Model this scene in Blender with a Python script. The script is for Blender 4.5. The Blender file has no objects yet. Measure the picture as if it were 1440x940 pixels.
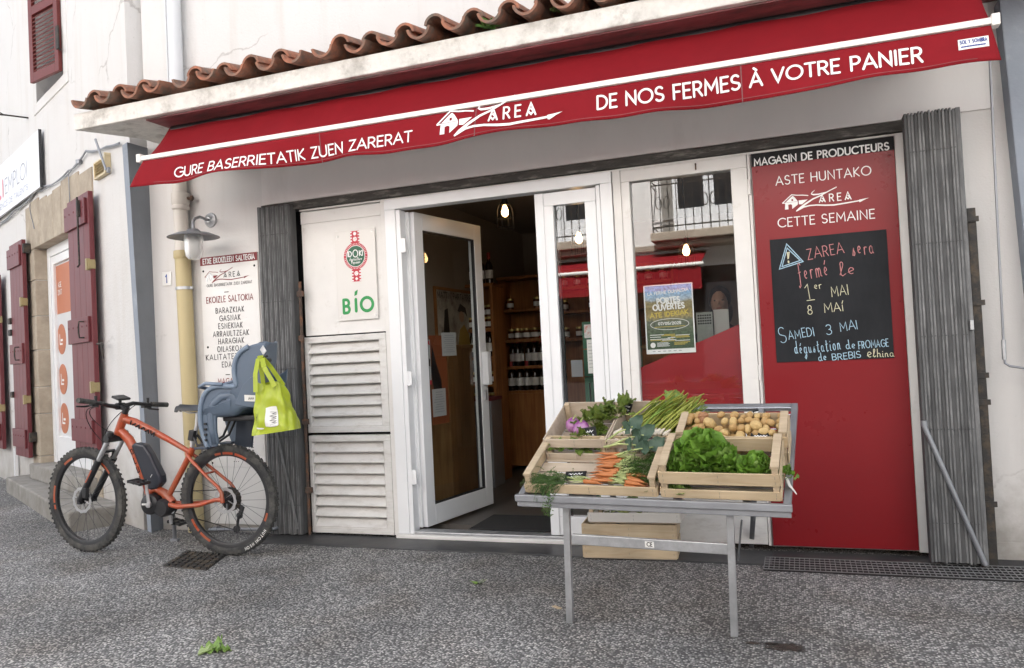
import bpy, bmesh, math, random
from mathutils import Vector, Matrix
V = Vector
rnd = random.Random(7)
scn = bpy.context.scene
COL = scn.collection
R = math.radians

# ------------------------------------------------------------------ camera
F_PX = 1103.0
def _rot(y, p, r):
    cy, sy, cp, sp, cr, sr = math.cos(y), math.sin(y), math.cos(p), math.sin(p), math.cos(r), math.sin(r)
    B = Matrix(((1, 0, 0), (0, 0, -1), (0, 1, 0)))
    Y = Matrix(((cy, sy, 0), (-sy, cy, 0), (0, 0, 1)))
    P = Matrix(((1, 0, 0), (0, cp, -sp), (0, sp, cp)))
    Q = Matrix(((cr, sr, 0), (-sr, cr, 0), (0, 0, 1)))
    return Q @ P @ B @ Y
CM = _rot(R(19.942), R(-1.405), R(2.848))
CAM = V((0, -4.842, 1.237))
cam_d = bpy.data.cameras.new('camera')
cam = bpy.data.objects.new('camera', cam_d)
COL.objects.link(cam)
cam_d.sensor_width = 36
cam_d.lens = F_PX / 1440 * 36
cam_d.clip_start = 0.05
cam_d.clip_end = 500
cx, cy_, cz = V(CM[0]), -V(CM[1]), -V(CM[2])
cam.matrix_world = Matrix(((cx.x, cy_.x, cz.x, CAM.x), (cx.y, cy_.y, cz.y, CAM.y), (cx.z, cy_.z, cz.z, CAM.z), (0, 0, 0, 1)))
scn.camera = cam

# ------------------------------------------------------------------ light
SUN_EL, SUN_AZ = R(52), R(8)           # the sun stands behind the shop: the street side is in shade
wd = bpy.data.worlds.new('World'); scn.world = wd; wd.use_nodes = True
nt = wd.node_tree; nt.nodes.clear()
sky = nt.nodes.new('ShaderNodeTexSky'); sky.sky_type = 'NISHITA'; sky.sun_disc = False
sky.sun_elevation = SUN_EL; sky.sun_rotation = SUN_AZ; sky.dust_density = 3.0; sky.air_density = 1.0; sky.ozone_density = 0.6
hs = nt.nodes.new('ShaderNodeHueSaturation'); hs.inputs['Saturation'].default_value = 0.35
bg = nt.nodes.new('ShaderNodeBackground'); bg.inputs[1].default_value = 0.085
wo = nt.nodes.new('ShaderNodeOutputWorld')
nt.links.new(sky.outputs[0], hs.inputs['Color']); nt.links.new(hs.outputs[0], bg.inputs[0]); nt.links.new(bg.outputs[0], wo.inputs[0])
sd = bpy.data.lights.new('sun', 'SUN'); sd.energy = 5.0; sd.angle = R(0.5); sd.color = (1, 0.975, 0.95)
so = bpy.data.objects.new('sun', sd); COL.objects.link(so)
sdir = V((math.sin(SUN_AZ) * math.cos(SUN_EL), math.cos(SUN_AZ) * math.cos(SUN_EL), math.sin(SUN_EL)))
so.rotation_euler = sdir.to_track_quat('Z', 'Y').to_euler()
so.location = (0, 20, 25)
scn.view_settings.view_transform = 'Standard'; scn.view_settings.look = 'None'
scn.view_settings.exposure = 2.42; scn.view_settings.gamma = 1
scn.view_settings.use_curve_mapping = False
scn.cycles.use_denoising = True
scn.cycles.max_bounces = 8
scn.cycles.diffuse_bounces = 4
scn.cycles.glossy_bounces = 4
scn.cycles.transmission_bounces = 6
scn.cycles.transparent_max_bounces = 12
scn.cycles.sample_clamp_indirect = 6
scn.cycles.caustics_reflective = False
scn.cycles.caustics_refractive = False

# ------------------------------------------------------------------ surveying helpers (photo coordinates 1440 x 940 -> points on real planes)
def ray(px, py):
    return CM.transposed() @ V(((px - 720) / F_PX, (py - 470) / F_PX, 1))
def PL(px, py, p0, n):
    d = ray(px, py); p0 = V(p0); n = V(n)
    return CAM + d * ((p0 - CAM).dot(n) / d.dot(n))
def W(px, py, y=0.0): return PL(px, py, (0, y, 0), (0, 1, 0))
def G(px, py, z=0.0): return PL(px, py, (0, 0, z), (0, 0, 1))

# ------------------------------------------------------------------ mesh builder
class MB:
    def __init__(s): s.v = []; s.f = []; s.m = []
    def add(s, vs, fs, mi=0):
        o = len(s.v); s.v += [V(p) for p in vs]
        for f in fs: s.f.append([i + o for i in f]); s.m.append(mi)
        return s
    def obox(s, c, ax, ay, az, mi=0):
        c, ax, ay, az = V(c), V(ax), V(ay), V(az)
        vs = [c + ax * i + ay * j + az * k for k in (-1, 1) for j in (-1, 1) for i in (-1, 1)]
        return s.add(vs, [(0, 2, 3, 1), (4, 5, 7, 6), (0, 1, 5, 4), (2, 6, 7, 3), (0, 4, 6, 2), (1, 3, 7, 5)], mi)
    def box(s, lo, hi, mi=0):
        lo, hi = V(lo), V(hi); c = (lo + hi) / 2; h = (hi - lo) / 2
        return s.obox(c, (h.x, 0, 0), (0, h.y, 0), (0, 0, h.z), mi)
    def beam(s, p, q, w, h, up=(0, 0, 1), mi=0):
        p, q = V(p), V(q); d = q - p; l = d.length; d.normalize(); up = V(up)
        sd_ = d.cross(up)
        if sd_.length < 1e-4: sd_ = d.cross(V((1, 0, 0)))
        sd_.normalize(); u = sd_.cross(d)
        return s.obox((p + q) / 2, d * l / 2, sd_ * w / 2, u * h / 2, mi)
    def tube(s, pts, r, n=8, mi=0, caps=True, closed=False, squash=None):
        pts = [V(p) for p in pts]; N = len(pts)
        rs = r if isinstance(r, (list, tuple)) else [r] * N
        def tan(i):
            if closed: t = pts[(i + 1) % N] - pts[i - 1]
            else: t = pts[min(i + 1, N - 1)] - pts[max(i - 1, 0)]
            return t.normalized() if t.length > 1e-9 else V((0, 0, 1))
        t = tan(0); a = t.orthogonal().normalized()
        vs = []; prev = t
        for i in range(N):
            t = tan(i); q = prev.rotation_difference(t); a = q @ a; a = (a - t * a.dot(t)).normalized(); b = t.cross(a); prev = t
            for k in range(n):
                an = 2 * math.pi * k / n
                off = (a * math.cos(an) + b * math.sin(an)) * rs[i]
                if squash: 
                    ax = V(squash[0]); off -= ax * off.dot(ax) * (1 - squash[1])
                vs.append(pts[i] + off)
        fs = []
        for i in range(N if closed else N - 1):
            j = (i + 1) % N
            for k in range(n): fs.append((i * n + k, i * n + (k + 1) % n, j * n + (k + 1) % n, j * n + k))
        if caps and not closed: fs.append(tuple(range(n - 1, -1, -1))); fs.append(tuple((N - 1) * n + k for k in range(n)))
        return s.add(vs, fs, mi)
    def lathe(s, prof, o=(0, 0, 0), axis=(0, 0, 1), n=24, mi=0, a0=0, a1=2 * math.pi):
        o = V(o); ax = V(axis).normalized(); e1 = ax.orthogonal().normalized(); e2 = ax.cross(e1)
        full = abs(a1 - a0 - 2 * math.pi) < 1e-6; m = n if full else n + 1
        vs = []
        for rr, h in prof:
            for k in range(m):
                an = a0 + (a1 - a0) * k / n
                vs.append(o + ax * h + (e1 * math.cos(an) + e2 * math.sin(an)) * rr)
        fs = []
        for i in range(len(prof) - 1):
            for k in range(n):
                k2 = (k + 1) % m
                fs.append((i * m + k, i * m + k2, (i + 1) * m + k2, (i + 1) * m + k))
        return s.add(vs, fs, mi)
    def prism(s, poly, ext, mi=0):
        n = len(poly); e = V(ext); vs = [V(p) for p in poly] + [V(p) + e for p in poly]
        fs = [tuple(range(n - 1, -1, -1)), tuple(range(n, 2 * n))] + [(i, (i + 1) % n, n + (i + 1) % n, n + i) for i in range(n)]
        return s.add(vs, fs, mi)
    def quad(s, a, b, c, d, mi=0): return s.add([a, b, c, d], [(0, 1, 2, 3)], mi)
    def ball(s, c, rx, ry=None, rz=None, n=10, m=7, mi=0, rot=None, lump=0, rg=None):
        ry = ry or rx; rz = rz or rx; c = V(c); vs = [];
        for i in range(m + 1):
            th = math.pi * i / m
            for k in range(n):
                ph = 2 * math.pi * k / n
                p = V((rx * math.sin(th) * math.cos(ph), ry * math.sin(th) * math.sin(ph), rz * math.cos(th)))
                if lump and 0 < i < m: p *= 1 + (rg or rnd).uniform(-lump, lump)
                if rot: p = rot @ p
                vs.append(c + p)
        fs = [(i * n + k, (i + 1) * n + k, (i + 1) * n + (k + 1) % n, i * n + (k + 1) % n) for i in range(m) for k in range(n)]
        return s.add(vs, fs, mi)
    def grid(s, fn, nu, nv, mi=0, thick=0.0):
        P = [[V(fn(i / nu, j / nv)) for i in range(nu + 1)] for j in range(nv + 1)]
        vs = [p for row in P for p in row]; w = nu + 1
        fs = [(j * w + i, j * w + i + 1, (j + 1) * w + i + 1, (j + 1) * w + i) for j in range(nv) for i in range(nu)]
        if not thick: return s.add(vs, fs, mi)
        o = len(vs); vs2 = []
        for j in range(nv + 1):
            for i in range(nu + 1):
                du = P[j][min(i + 1, nu)] - P[j][max(i - 1, 0)]; dv = P[min(j + 1, nv)][i] - P[max(j - 1, 0)][i]
                n_ = du.cross(dv)
                if n_.length < 1e-12: n_ = V((0, 0, 1))
                vs2.append(P[j][i] + n_.normalized() * thick)
        fs2 = [tuple(o + a for a in reversed(f)) for f in fs]
        rim = [i for i in range(w)] + [j * w + nu for j in range(1, nv + 1)] + [nv * w + i for i in range(nu - 1, -1, -1)] + [j * w for j in range(nv - 1, 0, -1)]
        fr = [(rim[(q + 1) % len(rim)], rim[q], o + rim[q], o + rim[(q + 1) % len(rim)]) for q in range(len(rim))]
        return s.add(vs + vs2, fs + fs2 + fr, mi)
    def build(s, name, mats, parent=None, smooth=None, bevel=0, base=None, fixn=False):
        if parent is not None: base = BASE[parent.name]
        base = V(base) if base is not None else V((0, 0, 0))
        me = bpy.data.meshes.new(name)
        me.from_pydata([tuple(p - base) for p in s.v], [], s.f)
        if not isinstance(mats, (list, tuple)): mats = [mats]
        for m_ in mats: me.materials.append(m_)
        if len(mats) > 1: me.polygons.foreach_set('material_index', s.m)
        if fixn:
            bm = bmesh.new(); bm.from_mesh(me); bmesh.ops.recalc_face_normals(bm, faces=bm.faces); bm.to_mesh(me); bm.free()
        if smooth is not None:
            me.polygons.foreach_set('use_smooth', [True] * len(me.polygons))
            if smooth < 180: me.set_sharp_from_angle(angle=R(smooth))
        me.update()
        o = bpy.data.objects.new(name, me); COL.objects.link(o)
        BASE[o.name] = base
        if parent is not None: o.parent = parent
        else: o.location = base
        if bevel:
            b = o.modifiers.new('bevel', 'BEVEL'); b.width = bevel; b.segments = 2; b.limit_method = 'ANGLE'; b.angle_limit = R(40); b.harden_normals = False
        return o
BASE = {}
def tag(o, label, cat, group=None):
    o['label'] = label; o['category'] = cat
    if group: o['group'] = group
    return o
def thing(name, label, cat, base, group=None):
    o = bpy.data.objects.new(name, None); COL.objects.link(o)
    o.empty_display_size = 0.1; o.location = V(base); BASE[o.name] = V(base)
    return tag(o, label, cat, group)
def solo(name, mb, mats, label, cat, group=None, **k):
    xs = [p.x for p in mb.v]; ys = [p.y for p in mb.v]; zs = [p.z for p in mb.v]
    base = V(((min(xs) + max(xs)) / 2, (min(ys) + max(ys)) / 2, min(zs)))
    return tag(mb.build(name, mats, base=base, **k), label, cat, group)
def struct(name, mb, mats, **k):
    o = mb.build(name, mats, **k); o['kind'] = 'structure'; return o
def copy_tree(o, parent=None):
    c = o.copy(); COL.objects.link(c); BASE[c.name] = BASE[o.name]
    if parent is not None: c.parent = parent
    for ch in list(o.children): copy_tree(ch, c)
    return c

# ------------------------------------------------------------------ materials
def _n(nt, t, **k):
    n = nt.nodes.new(t)
    for a, b in k.items():
        if a in n.inputs: n.inputs[a].default_value = b
        else: setattr(n, a, b)
    return n
def mat(name, col, rough=0.6, metal=0.0, var=0.0, vscale=6.0, col2=None, c2amt=0.5, c2scale=3.0, c2sharp=0.15, bump=0.0, bscale=60.0, spec=0.5, coat=0.0, stretch=(1, 1, 1), sub=0.0, rvar=0.0, sheen=0.0, det=6):
    """procedural surface: base colour with fine variation, a second colour in noise patches, and a noise bump"""
    m = bpy.data.materials.new(name); m.use_nodes = True
    nt = m.node_tree; b = nt.nodes['Principled BSDF']; L = nt.links.new
    b.inputs['Roughness'].default_value = rough; b.inputs['Metallic'].default_value = metal
    b.inputs['Specular IOR Level'].default_value = spec
    if coat: b.inputs['Coat Weight'].default_value = coat; b.inputs['Coat Roughness'].default_value = 0.085
    if sheen: b.inputs['Sheen Weight'].default_value = sheen
    if sub: b.inputs['Subsurface Weight'].default_value = sub; b.inputs['Subsurface Scale'].default_value = 0.01
    b.inputs['Base Color'].default_value = (*col, 1)
    tc = _n(nt, 'ShaderNodeTexCoord'); mp = _n(nt, 'ShaderNodeMapping'); mp.inputs['Scale'].default_value = stretch
    L(tc.outputs['Object'], mp.inputs['Vector']); vec = mp.outputs[0]
    out = None
    if var:
        nz = _n(nt, 'ShaderNodeTexNoise'); nz.inputs['Scale'].default_value = vscale; nz.inputs['Detail'].default_value = det; nz.inputs['Roughness'].default_value = .65; L(vec, nz.inputs['Vector'])
        mr = _n(nt, 'ShaderNodeMapRange'); mr.inputs[1].default_value = .25; mr.inputs[2].default_value = .75; mr.inputs[3].default_value = 1 - var; mr.inputs[4].default_value = 1 + var
        L(nz.outputs[0], mr.inputs[0])
        mx = _n(nt, 'ShaderNodeVectorMath', operation='SCALE'); mx.inputs[0].default_value = col; L(mr.outputs[0], mx.inputs['Scale']); out = mx.outputs[0]
        if rvar:
            mr2 = _n(nt, 'ShaderNodeMapRange'); mr2.inputs[1].default_value = .25; mr2.inputs[2].default_value = .75; mr2.inputs[3].default_value = max(0.02, rough - rvar); mr2.inputs[4].default_value = min(1, rough + rvar)
            L(nz.outputs[0], mr2.inputs[0]); L(mr2.outputs[0], b.inputs['Roughness'])
    if col2:
        nz = _n(nt, 'ShaderNodeTexNoise'); nz.inputs['Scale'].default_value = c2scale; nz.inputs['Detail'].default_value = 8; nz.inputs['Roughness'].default_value = .7; L(vec, nz.inputs['Vector'])
        mr = _n(nt, 'ShaderNodeMapRange'); th = 0.5 + (0.5 - c2amt) * 0.5; mr.inputs[1].default_value = th - c2sharp / 2; mr.inputs[2].default_value = th + c2sharp / 2; L(nz.outputs[0], mr.inputs[0])
        mi = _n(nt, 'ShaderNodeMix', data_type='RGBA'); L(mr.outputs[0], mi.inputs[0])
        if out: L(out, mi.inputs[6])
        else: mi.inputs[6].default_value = (*col, 1)
        mi.inputs[7].default_value = (*col2, 1); out = mi.outputs[2]
    if out: L(out, b.inputs['Base Color'])
    if bump:
        nz = _n(nt, 'ShaderNodeTexNoise'); nz.inputs['Scale'].default_value = bscale; nz.inputs['Detail'].default_value = 5; L(vec, nz.inputs['Vector'])
        bp = _n(nt, 'ShaderNodeBump'); bp.inputs['Strength'].default_value = bump; bp.inputs['Distance'].default_value = 0.01; L(nz.outputs[0], bp.inputs['Height']); L(bp.outputs[0], b.inputs['Normal'])
    return m
def emit(name, col, s):
    m = bpy.data.materials.new(name); m.use_nodes = True; b = m.node_tree.nodes['Principled BSDF']
    b.inputs['Base Color'].default_value = (*col, 1); b.inputs['Emission Color'].default_value = (*col, 1); b.inputs['Emission Strength'].default_value = s; return m
def glassmat(name, tint=(.97, .99, .98), rough=0.0, refl=1.0):
    """thin window pane: fresnel reflection over clear transparency"""
    m = bpy.data.materials.new(name); m.use_nodes = True; nt = m.node_tree; nt.nodes.clear(); L = nt.links.new
    o = _n(nt, 'ShaderNodeOutputMaterial'); tr = _n(nt, 'ShaderNodeBsdfTransparent'); tr.inputs[0].default_value = (*tint, 1)
    gl = _n(nt, 'ShaderNodeBsdfAnisotropic') if False else _n(nt, 'ShaderNodeBsdfGlossy'); gl.inputs['Roughness'].default_value = rough
    fr = _n(nt, 'ShaderNodeFresnel'); fr.inputs[0].default_value = 1.55
    ge = _n(nt, 'ShaderNodeNewGeometry'); mp_ = _n(nt, 'ShaderNodeMapRange'); mp_.inputs[3].default_value = 1.55; mp_.inputs[4].default_value = 1 / 1.55; L(ge.outputs['Backfacing'], mp_.inputs[0]); L(mp_.outputs[0], fr.inputs[0])
    mu = _n(nt, 'ShaderNodeMath', operation='MULTIPLY'); mu.inputs[1].default_value = 3.0 * refl; mu.use_clamp = True; L(fr.outputs[0], mu.inputs[0])
    mx = _n(nt, 'ShaderNodeMixShader'); L(mu.outputs[0], mx.inputs[0]); L(tr.outputs[0], mx.inputs[1]); L(gl.outputs[0], mx.inputs[2]); L(mx.outputs[0], o.inputs[0])
    return m
def woodmat(name, c1, c2, scale=1.0, rough=.6, axis=0):
    m = bpy.data.materials.new(name); m.use_nodes = True; nt = m.node_tree; b = nt.nodes['Principled BSDF']; L = nt.links.new
    tc = _n(nt, 'ShaderNodeTexCoord'); oi = _n(nt, 'ShaderNodeObjectInfo'); mp = _n(nt, 'ShaderNodeMapping')
    s = [26, 26, 26]; s[axis] = 1.6; mp.inputs['Scale'].default_value = [q * scale for q in s]
    ad = _n(nt, 'ShaderNodeVectorMath', operation='ADD'); sc = _n(nt, 'ShaderNodeMath', operation='MULTIPLY'); sc.inputs[1].default_value = 13.7
    L(oi.outputs['Random'], sc.inputs[0]); L(tc.outputs['Object'], ad.inputs[0]); L(sc.outputs[0], ad.inputs[1]); L(ad.outputs[0], mp.inputs['Vector'])
    nz = _n(nt, 'ShaderNodeTexNoise'); nz.inputs['Scale'].default_value = 1.5; nz.inputs['Detail'].default_value = 6; nz.inputs['Distortion'].default_value = 1.2; L(mp.outputs[0], nz.inputs['Vector'])
    nz2 = _n(nt, 'ShaderNodeTexNoise'); nz2.inputs['Scale'].default_value = 5; L(ad.outputs[0], nz2.inputs['Vector'])
    cr = _n(nt, 'ShaderNodeMapRange'); cr.inputs[1].default_value = .3; cr.inputs[2].default_value = .7; L(nz.outputs[0], cr.inputs[0])
    mi = _n(nt, 'ShaderNodeMix', data_type='RGBA'); L(cr.outputs[0], mi.inputs[0]); mi.inputs[6].default_value = (*c1, 1); mi.inputs[7].default_value = (*c2, 1)
    mr = _n(nt, 'ShaderNodeMapRange'); mr.inputs[1].default_value = .2; mr.inputs[2].default_value = .8; mr.inputs[3].default_value = .78; mr.inputs[4].default_value = 1.18; L(nz2.outputs[0], mr.inputs[0])
    mu = _n(nt, 'ShaderNodeVectorMath', operation='SCALE'); L(mi.outputs[2], mu.inputs[0]); L(mr.outputs[0], mu.inputs['Scale']); L(mu.outputs[0], b.inputs['Base Color'])
    b.inputs['Roughness'].default_value = rough; b.inputs['Specular IOR Level'].default_value = .3
    bp = _n(nt, 'ShaderNodeBump'); bp.inputs['Strength'].default_value = .25; bp.inputs['Distance'].default_value = .002; L(nz.outputs[0], bp.inputs['Height']); L(bp.outputs[0], b.inputs['Normal'])
    return m
def stuccomat(name, col, dirt, streak=0.5, bump=0.35, crack=0.0, bscale=90, zdirt=None):
    """painted render: broad stains, vertical run marks, fine cracks and grain"""
    m = bpy.data.materials.new(name); m.use_nodes = True; nt = m.node_tree; b = nt.nodes['Principled BSDF']; L = nt.links.new
    tc = _n(nt, 'ShaderNodeTexCoord'); P = tc.outputs['Object']
    def noise(scale, st=(1, 1, 1), det=7, dist=0):
        mp = _n(nt, 'ShaderNodeMapping'); mp.inputs['Scale'].default_value = st; L(P, mp.inputs['Vector'])
        z = _n(nt, 'ShaderNodeTexNoise'); z.inputs['Scale'].default_value = scale; z.inputs['Detail'].default_value = det; z.inputs['Roughness'].default_value = .62; z.inputs['Distortion'].default_value = dist; L(mp.outputs[0], z.inputs['Vector']); return z.outputs[0]
    def rng(x, a, b_, c=0, d=1):
        r = _n(nt, 'ShaderNodeMapRange'); r.inputs[1].default_value = a; r.inputs[2].default_value = b_; r.inputs[3].default_value = c; r.inputs[4].default_value = d; L(x, r.inputs[0]); return r.outputs[0]
    def mix(f, a, c):
        i = _n(nt, 'ShaderNodeMix', data_type='RGBA'); L(f, i.inputs[0])
        if isinstance(a, tuple): i.inputs[6].default_value = (*a, 1)
        else: L(a, i.inputs[6])
        i.inputs[7].default_value = (*c, 1); return i.outputs[2]
    c = mix(rng(noise(1.1), .42, .72, 0, .55), col, tuple(.75 * a + .25 * d for a, d in zip(col, dirt)))
    c = mix(rng(noise(2.2, (3.2, 3.2, .35)), .52, .8, 0, streak), c, dirt)
    c = mix(rng(noise(34, det=4), .66, .76, 0, .35), c, tuple(x * .62 for x in dirt))
    if zdirt:
        sx = _n(nt, 'ShaderNodeSeparateXYZ'); L(P, sx.inputs[0])
        ad = _n(nt, 'ShaderNodeMath', operation='ADD'); L(sx.outputs[2], ad.inputs[0]); L(rng(noise(4), .3, .7, -.25, .25), ad.inputs[1])
        c = mix(rng(ad.outputs[0], zdirt[0], zdirt[1], .75, 0), c, zdirt[2])
    if crack:
        vo = _n(nt, 'ShaderNodeTexVoronoi', feature='DISTANCE_TO_EDGE'); vo.inputs['Scale'].default_value = .55
        mp = _n(nt, 'ShaderNodeMapping'); L(P, mp.inputs['Vector'])
        dz = _n(nt, 'ShaderNodeTexNoise'); dz.inputs['Scale'].default_value = 3.5; dz.inputs['Detail'].default_value = 6; L(P, dz.inputs['Vector'])
        ad = _n(nt, 'ShaderNodeVectorMath', operation='ADD'); sc = _n(nt, 'ShaderNodeVectorMath', operation='SCALE'); sc.inputs['Scale'].default_value = .35; L(dz.outputs['Color'], sc.inputs[0]); L(mp.outputs[0], ad.inputs[0]); L(sc.outputs[0], ad.inputs[1]); L(ad.outputs[0], vo.inputs['Vector'])
        gate = rng(noise(.9, (1, 1, 1)), .5, .56)
        e = rng(vo.outputs['Distance'], 0, .006, crack, 0)
        mu = _n(nt, 'ShaderNodeMath', operation='MULTIPLY'); L(e, mu.inputs[0]); L(gate, mu.inputs[1])
        c = mix(mu.outputs[0], c, (.22, .2, .18))
    L(c, b.inputs['Base Color']); b.inputs['Roughness'].default_value = .85; b.inputs['Specular IOR Level'].default_value = .25
    ba = _n(nt, 'ShaderNodeMath', operation='ADD'); L(noise(bscale, det=3), ba.inputs[0])
    m3 = _n(nt, 'ShaderNodeMath', operation='MULTIPLY'); m3.inputs[1].default_value = 1.5; L(noise(7, det=3), m3.inputs[0]); L(m3.outputs[0], ba.inputs[1])
    bp = _n(nt, 'ShaderNodeBump'); bp.inputs['Strength'].default_value = bump; bp.inputs['Distance'].default_value = .006; L(ba.outputs[0], bp.inputs['Height']); L(bp.outputs[0], b.inputs['Normal'])
    return m
def groundmat():
    m = bpy.data.materials.new('exposed_aggregate'); m.use_nodes = True; nt = m.node_tree; b = nt.nodes['Principled BSDF']; L = nt.links.new
    tc = _n(nt, 'ShaderNodeTexCoord'); P = tc.outputs['Object']
    vo = _n(nt, 'ShaderNodeTexVoronoi'); vo.inputs['Scale'].default_value = 95; vo.voronoi_dimensions = '2D'; L(P, vo.inputs['Vector'])
    sp = _n(nt, 'ShaderNodeSeparateColor'); L(vo.outputs['Color'], sp.inputs[0])
    cr = _n(nt, 'ShaderNodeValToRGB'); e = cr.color_ramp
    e.elements[0].position = 0; e.elements[0].color = (.08, .08, .08, 1); e.elements[1].position = 1; e.elements[1].color = (.62, .6, .57, 1)
    for p, c in ((.28, (.125, .124, .123)), (.5, (.225, .222, .218)), (.72, (.34, .332, .32)), (.9, (.49, .475, .45))):
        q = e.elements.new(p); q.color = (*c, 1)
    L(sp.outputs[0], cr.inputs[0])
    mr = _n(nt, 'ShaderNodeMapRange'); mr.inputs[1].default_value = .35; mr.inputs[2].default_value = .62; L(vo.outputs['Distance'], mr.inputs[0])
    mi = _n(nt, 'ShaderNodeMix', data_type='RGBA'); L(mr.outputs[0], mi.inputs[0]); L(cr.outputs[0], mi.inputs[6]); mi.inputs[7].default_value = (.095, .093, .09, 1)
    nz = _n(nt, 'ShaderNodeTexNoise'); nz.inputs['Scale'].default_value = .9; nz.inputs['Detail'].default_value = 6; L(P, nz.inputs['Vector'])
    r2 = _n(nt, 'ShaderNodeMapRange'); r2.inputs[1].default_value = .3; r2.inputs[2].default_value = .7; r2.inputs[3].default_value = .66; r2.inputs[4].default_value = 1.3; L(nz.outputs[0], r2.inputs[0])
    # brown grime in the gutter zone near the shop front: worn band that stays put
    sx = _n(nt, 'ShaderNodeSeparateXYZ'); L(P, sx.inputs[0])
    n3 = _n(nt, 'ShaderNodeTexNoise'); n3.inputs['Scale'].default_value = 2.6; n3.inputs['Detail'].default_value = 7; L(P, n3.inputs['Vector'])
    r4 = _n(nt, 'ShaderNodeMapRange'); r4.inputs[1].default_value = .46; r4.inputs[2].default_value = .72; r4.inputs[4].default_value = .4; L(n3.outputs[0], r4.inputs[0])
    ry = _n(nt, 'ShaderNodeMapRange'); ry.inputs[1].default_value = -1.2; ry.inputs[2].default_value = -.25; L(sx.outputs[1], ry.inputs[0])
    rn = _n(nt, 'ShaderNodeMath', operation='MULTIPLY'); L(ry.outputs[0], rn.inputs[0]); L(n3.outputs[0], rn.inputs[1])
    rs = _n(nt, 'ShaderNodeMath', operation='MULTIPLY_ADD'); rs.use_clamp = True; L(rn.outputs[0], rs.inputs[0]); rs.inputs[1].default_value = 1.25; L(r4.outputs[0], rs.inputs[2]); r4 = rs
    mu = _n(nt, 'ShaderNodeVectorMath', operation='SCALE'); L(mi.outputs[2], mu.inputs[0]); L(mr.outputs[0], mu.inputs['Scale']); L(mu.outputs[0], b.inputs['Base Color'])
    b.inputs['Roughness'].default_value = rough; b.inputs['Specular IOR Level'].default_value = .3
    bp = _n(nt, 'ShaderNodeBump'); bp.inputs['Strength'].default_value = .25; bp.inputs['Distance'].default_value = .002; L(nz.outputs[0], bp.inputs['Height']); L(bp.outputs[0], b.inputs['Normal'])
    return m
def stuccomat(name, col, dirt, streak=0.5, bump=0.35, crack=0.0, bscale=90, zdirt=None):
    """painted render: broad stains, vertical run marks, fine cracks and grain"""
    m = bpy.data.materials.new(name); m.use_nodes = True; nt = m.node_tree; b = nt.nodes['Principled BSDF']; L = nt.links.new
    tc = _n(nt, 'ShaderNodeTexCoord'); P = tc.outputs['Object']
    def noise(scale, st=(1, 1, 1), det=7, dist=0):
        mp = _n(nt, 'ShaderNodeMapping'); mp.inputs['Scale'].default_value = st; L(P, mp.inputs['Vector'])
        z = _n(nt, 'ShaderNodeTexNoise'); z.inputs['Scale'].default_value = scale; z.inputs['Detail'].default_value = det; z.inputs['Roughness'].default_value = .62; z.inputs['Distortion'].default_value = dist; L(mp.outputs[0], z.inputs['Vector']); return z.outputs[0]
    def rng(x, a, b_, c=0, d=1):
        r = _n(nt, 'ShaderNodeMapRange'); r.inputs[1].default_value = a; r.inputs[2].default_value = b_; r.inputs[3].default_value = c; r.inputs[4].default_value = d; L(x, r.inputs[0]); return r.outputs[0]
    def mix(f, a, c):
        i = _n(nt, 'ShaderNodeMix', data_type='RGBA'); L(f, i.inputs[0])
        if isinstance(a, tuple): i.inputs[6].default_value = (*a, 1)
        else: L(a, i.inputs[6])
        i.inputs[7].default_value = (*c, 1); return i.outputs[2]
    c = mix(rng(noise(1.1), .42, .72, 0, .55), col, tuple(.75 * a + .25 * d for a, d in zip(col, dirt)))
    c = mix(rng(noise(2.2, (3.2, 3.2, .35)), .52, .8, 0, streak), c, dirt)
    c = mix(rng(noise(34, det=4), .66, .76, 0, .35), c, tuple(x * .62 for x in dirt))
    if zdirt:
        sx = _n(nt, 'ShaderNodeSeparateXYZ'); L(P, sx.inputs[0])
        ad = _n(nt, 'ShaderNodeMath', operation='ADD'); L(sx.outputs[2], ad.inputs[0]); L(rng(noise(4), .3, .7, -.25, .25), ad.inputs[1])
        c = mix(rng(ad.outputs[0], zdirt[0], zdirt[1], .75, 0), c, zdirt[2])
    if crack:
        vo = _n(nt, 'ShaderNodeTexVoronoi', feature='DISTANCE_TO_EDGE'); vo.inputs['Scale'].default_value = .55
        mp = _n(nt, 'ShaderNodeMapping'); L(P, mp.inputs['Vector'])
        dz = _n(nt, 'ShaderNodeTexNoise'); dz.inputs['Scale'].default_value = 3.5; dz.inputs['Detail'].default_value = 6; L(P, dz.inputs['Vector'])
        ad = _n(nt, 'ShaderNodeVectorMath', operation='ADD'); sc = _n(nt, 'ShaderNodeVectorMath', operation='SCALE'); sc.inputs['Scale'].default_value = .35; L(dz.outputs['Color'], sc.inputs[0]); L(mp.outputs[0], ad.inputs[0]); L(sc.outputs[0], ad.inputs[1]); L(ad.outputs[0], vo.inputs['Vector'])
        gate = rng(noise(.9, (1, 1, 1)), .5, .56)
        e = rng(vo.outputs['Distance'], 0, .006, crack, 0)
        mu = _n(nt, 'ShaderNodeMath', operation='MULTIPLY'); L(e, mu.inputs[0]); L(gate, mu.inputs[1])
        c = mix(mu.outputs[0], c, (.22, .2, .18))
    L(c, b.inputs['Base Color']); b.inputs['Roughness'].default_value = .85; b.inputs['Specular IOR Level'].default_value = .25
    ba = _n(nt, 'ShaderNodeMath', operation='ADD'); L(noise(bscale, det=3), ba.inputs[0])
    m3 = _n(nt, 'ShaderNodeMath', operation='MULTIPLY'); m3.inputs[1].default_value = 1.5; L(noise(7, det=3), m3.inputs[0]); L(m3.outputs[0], ba.inputs[1])
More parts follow.
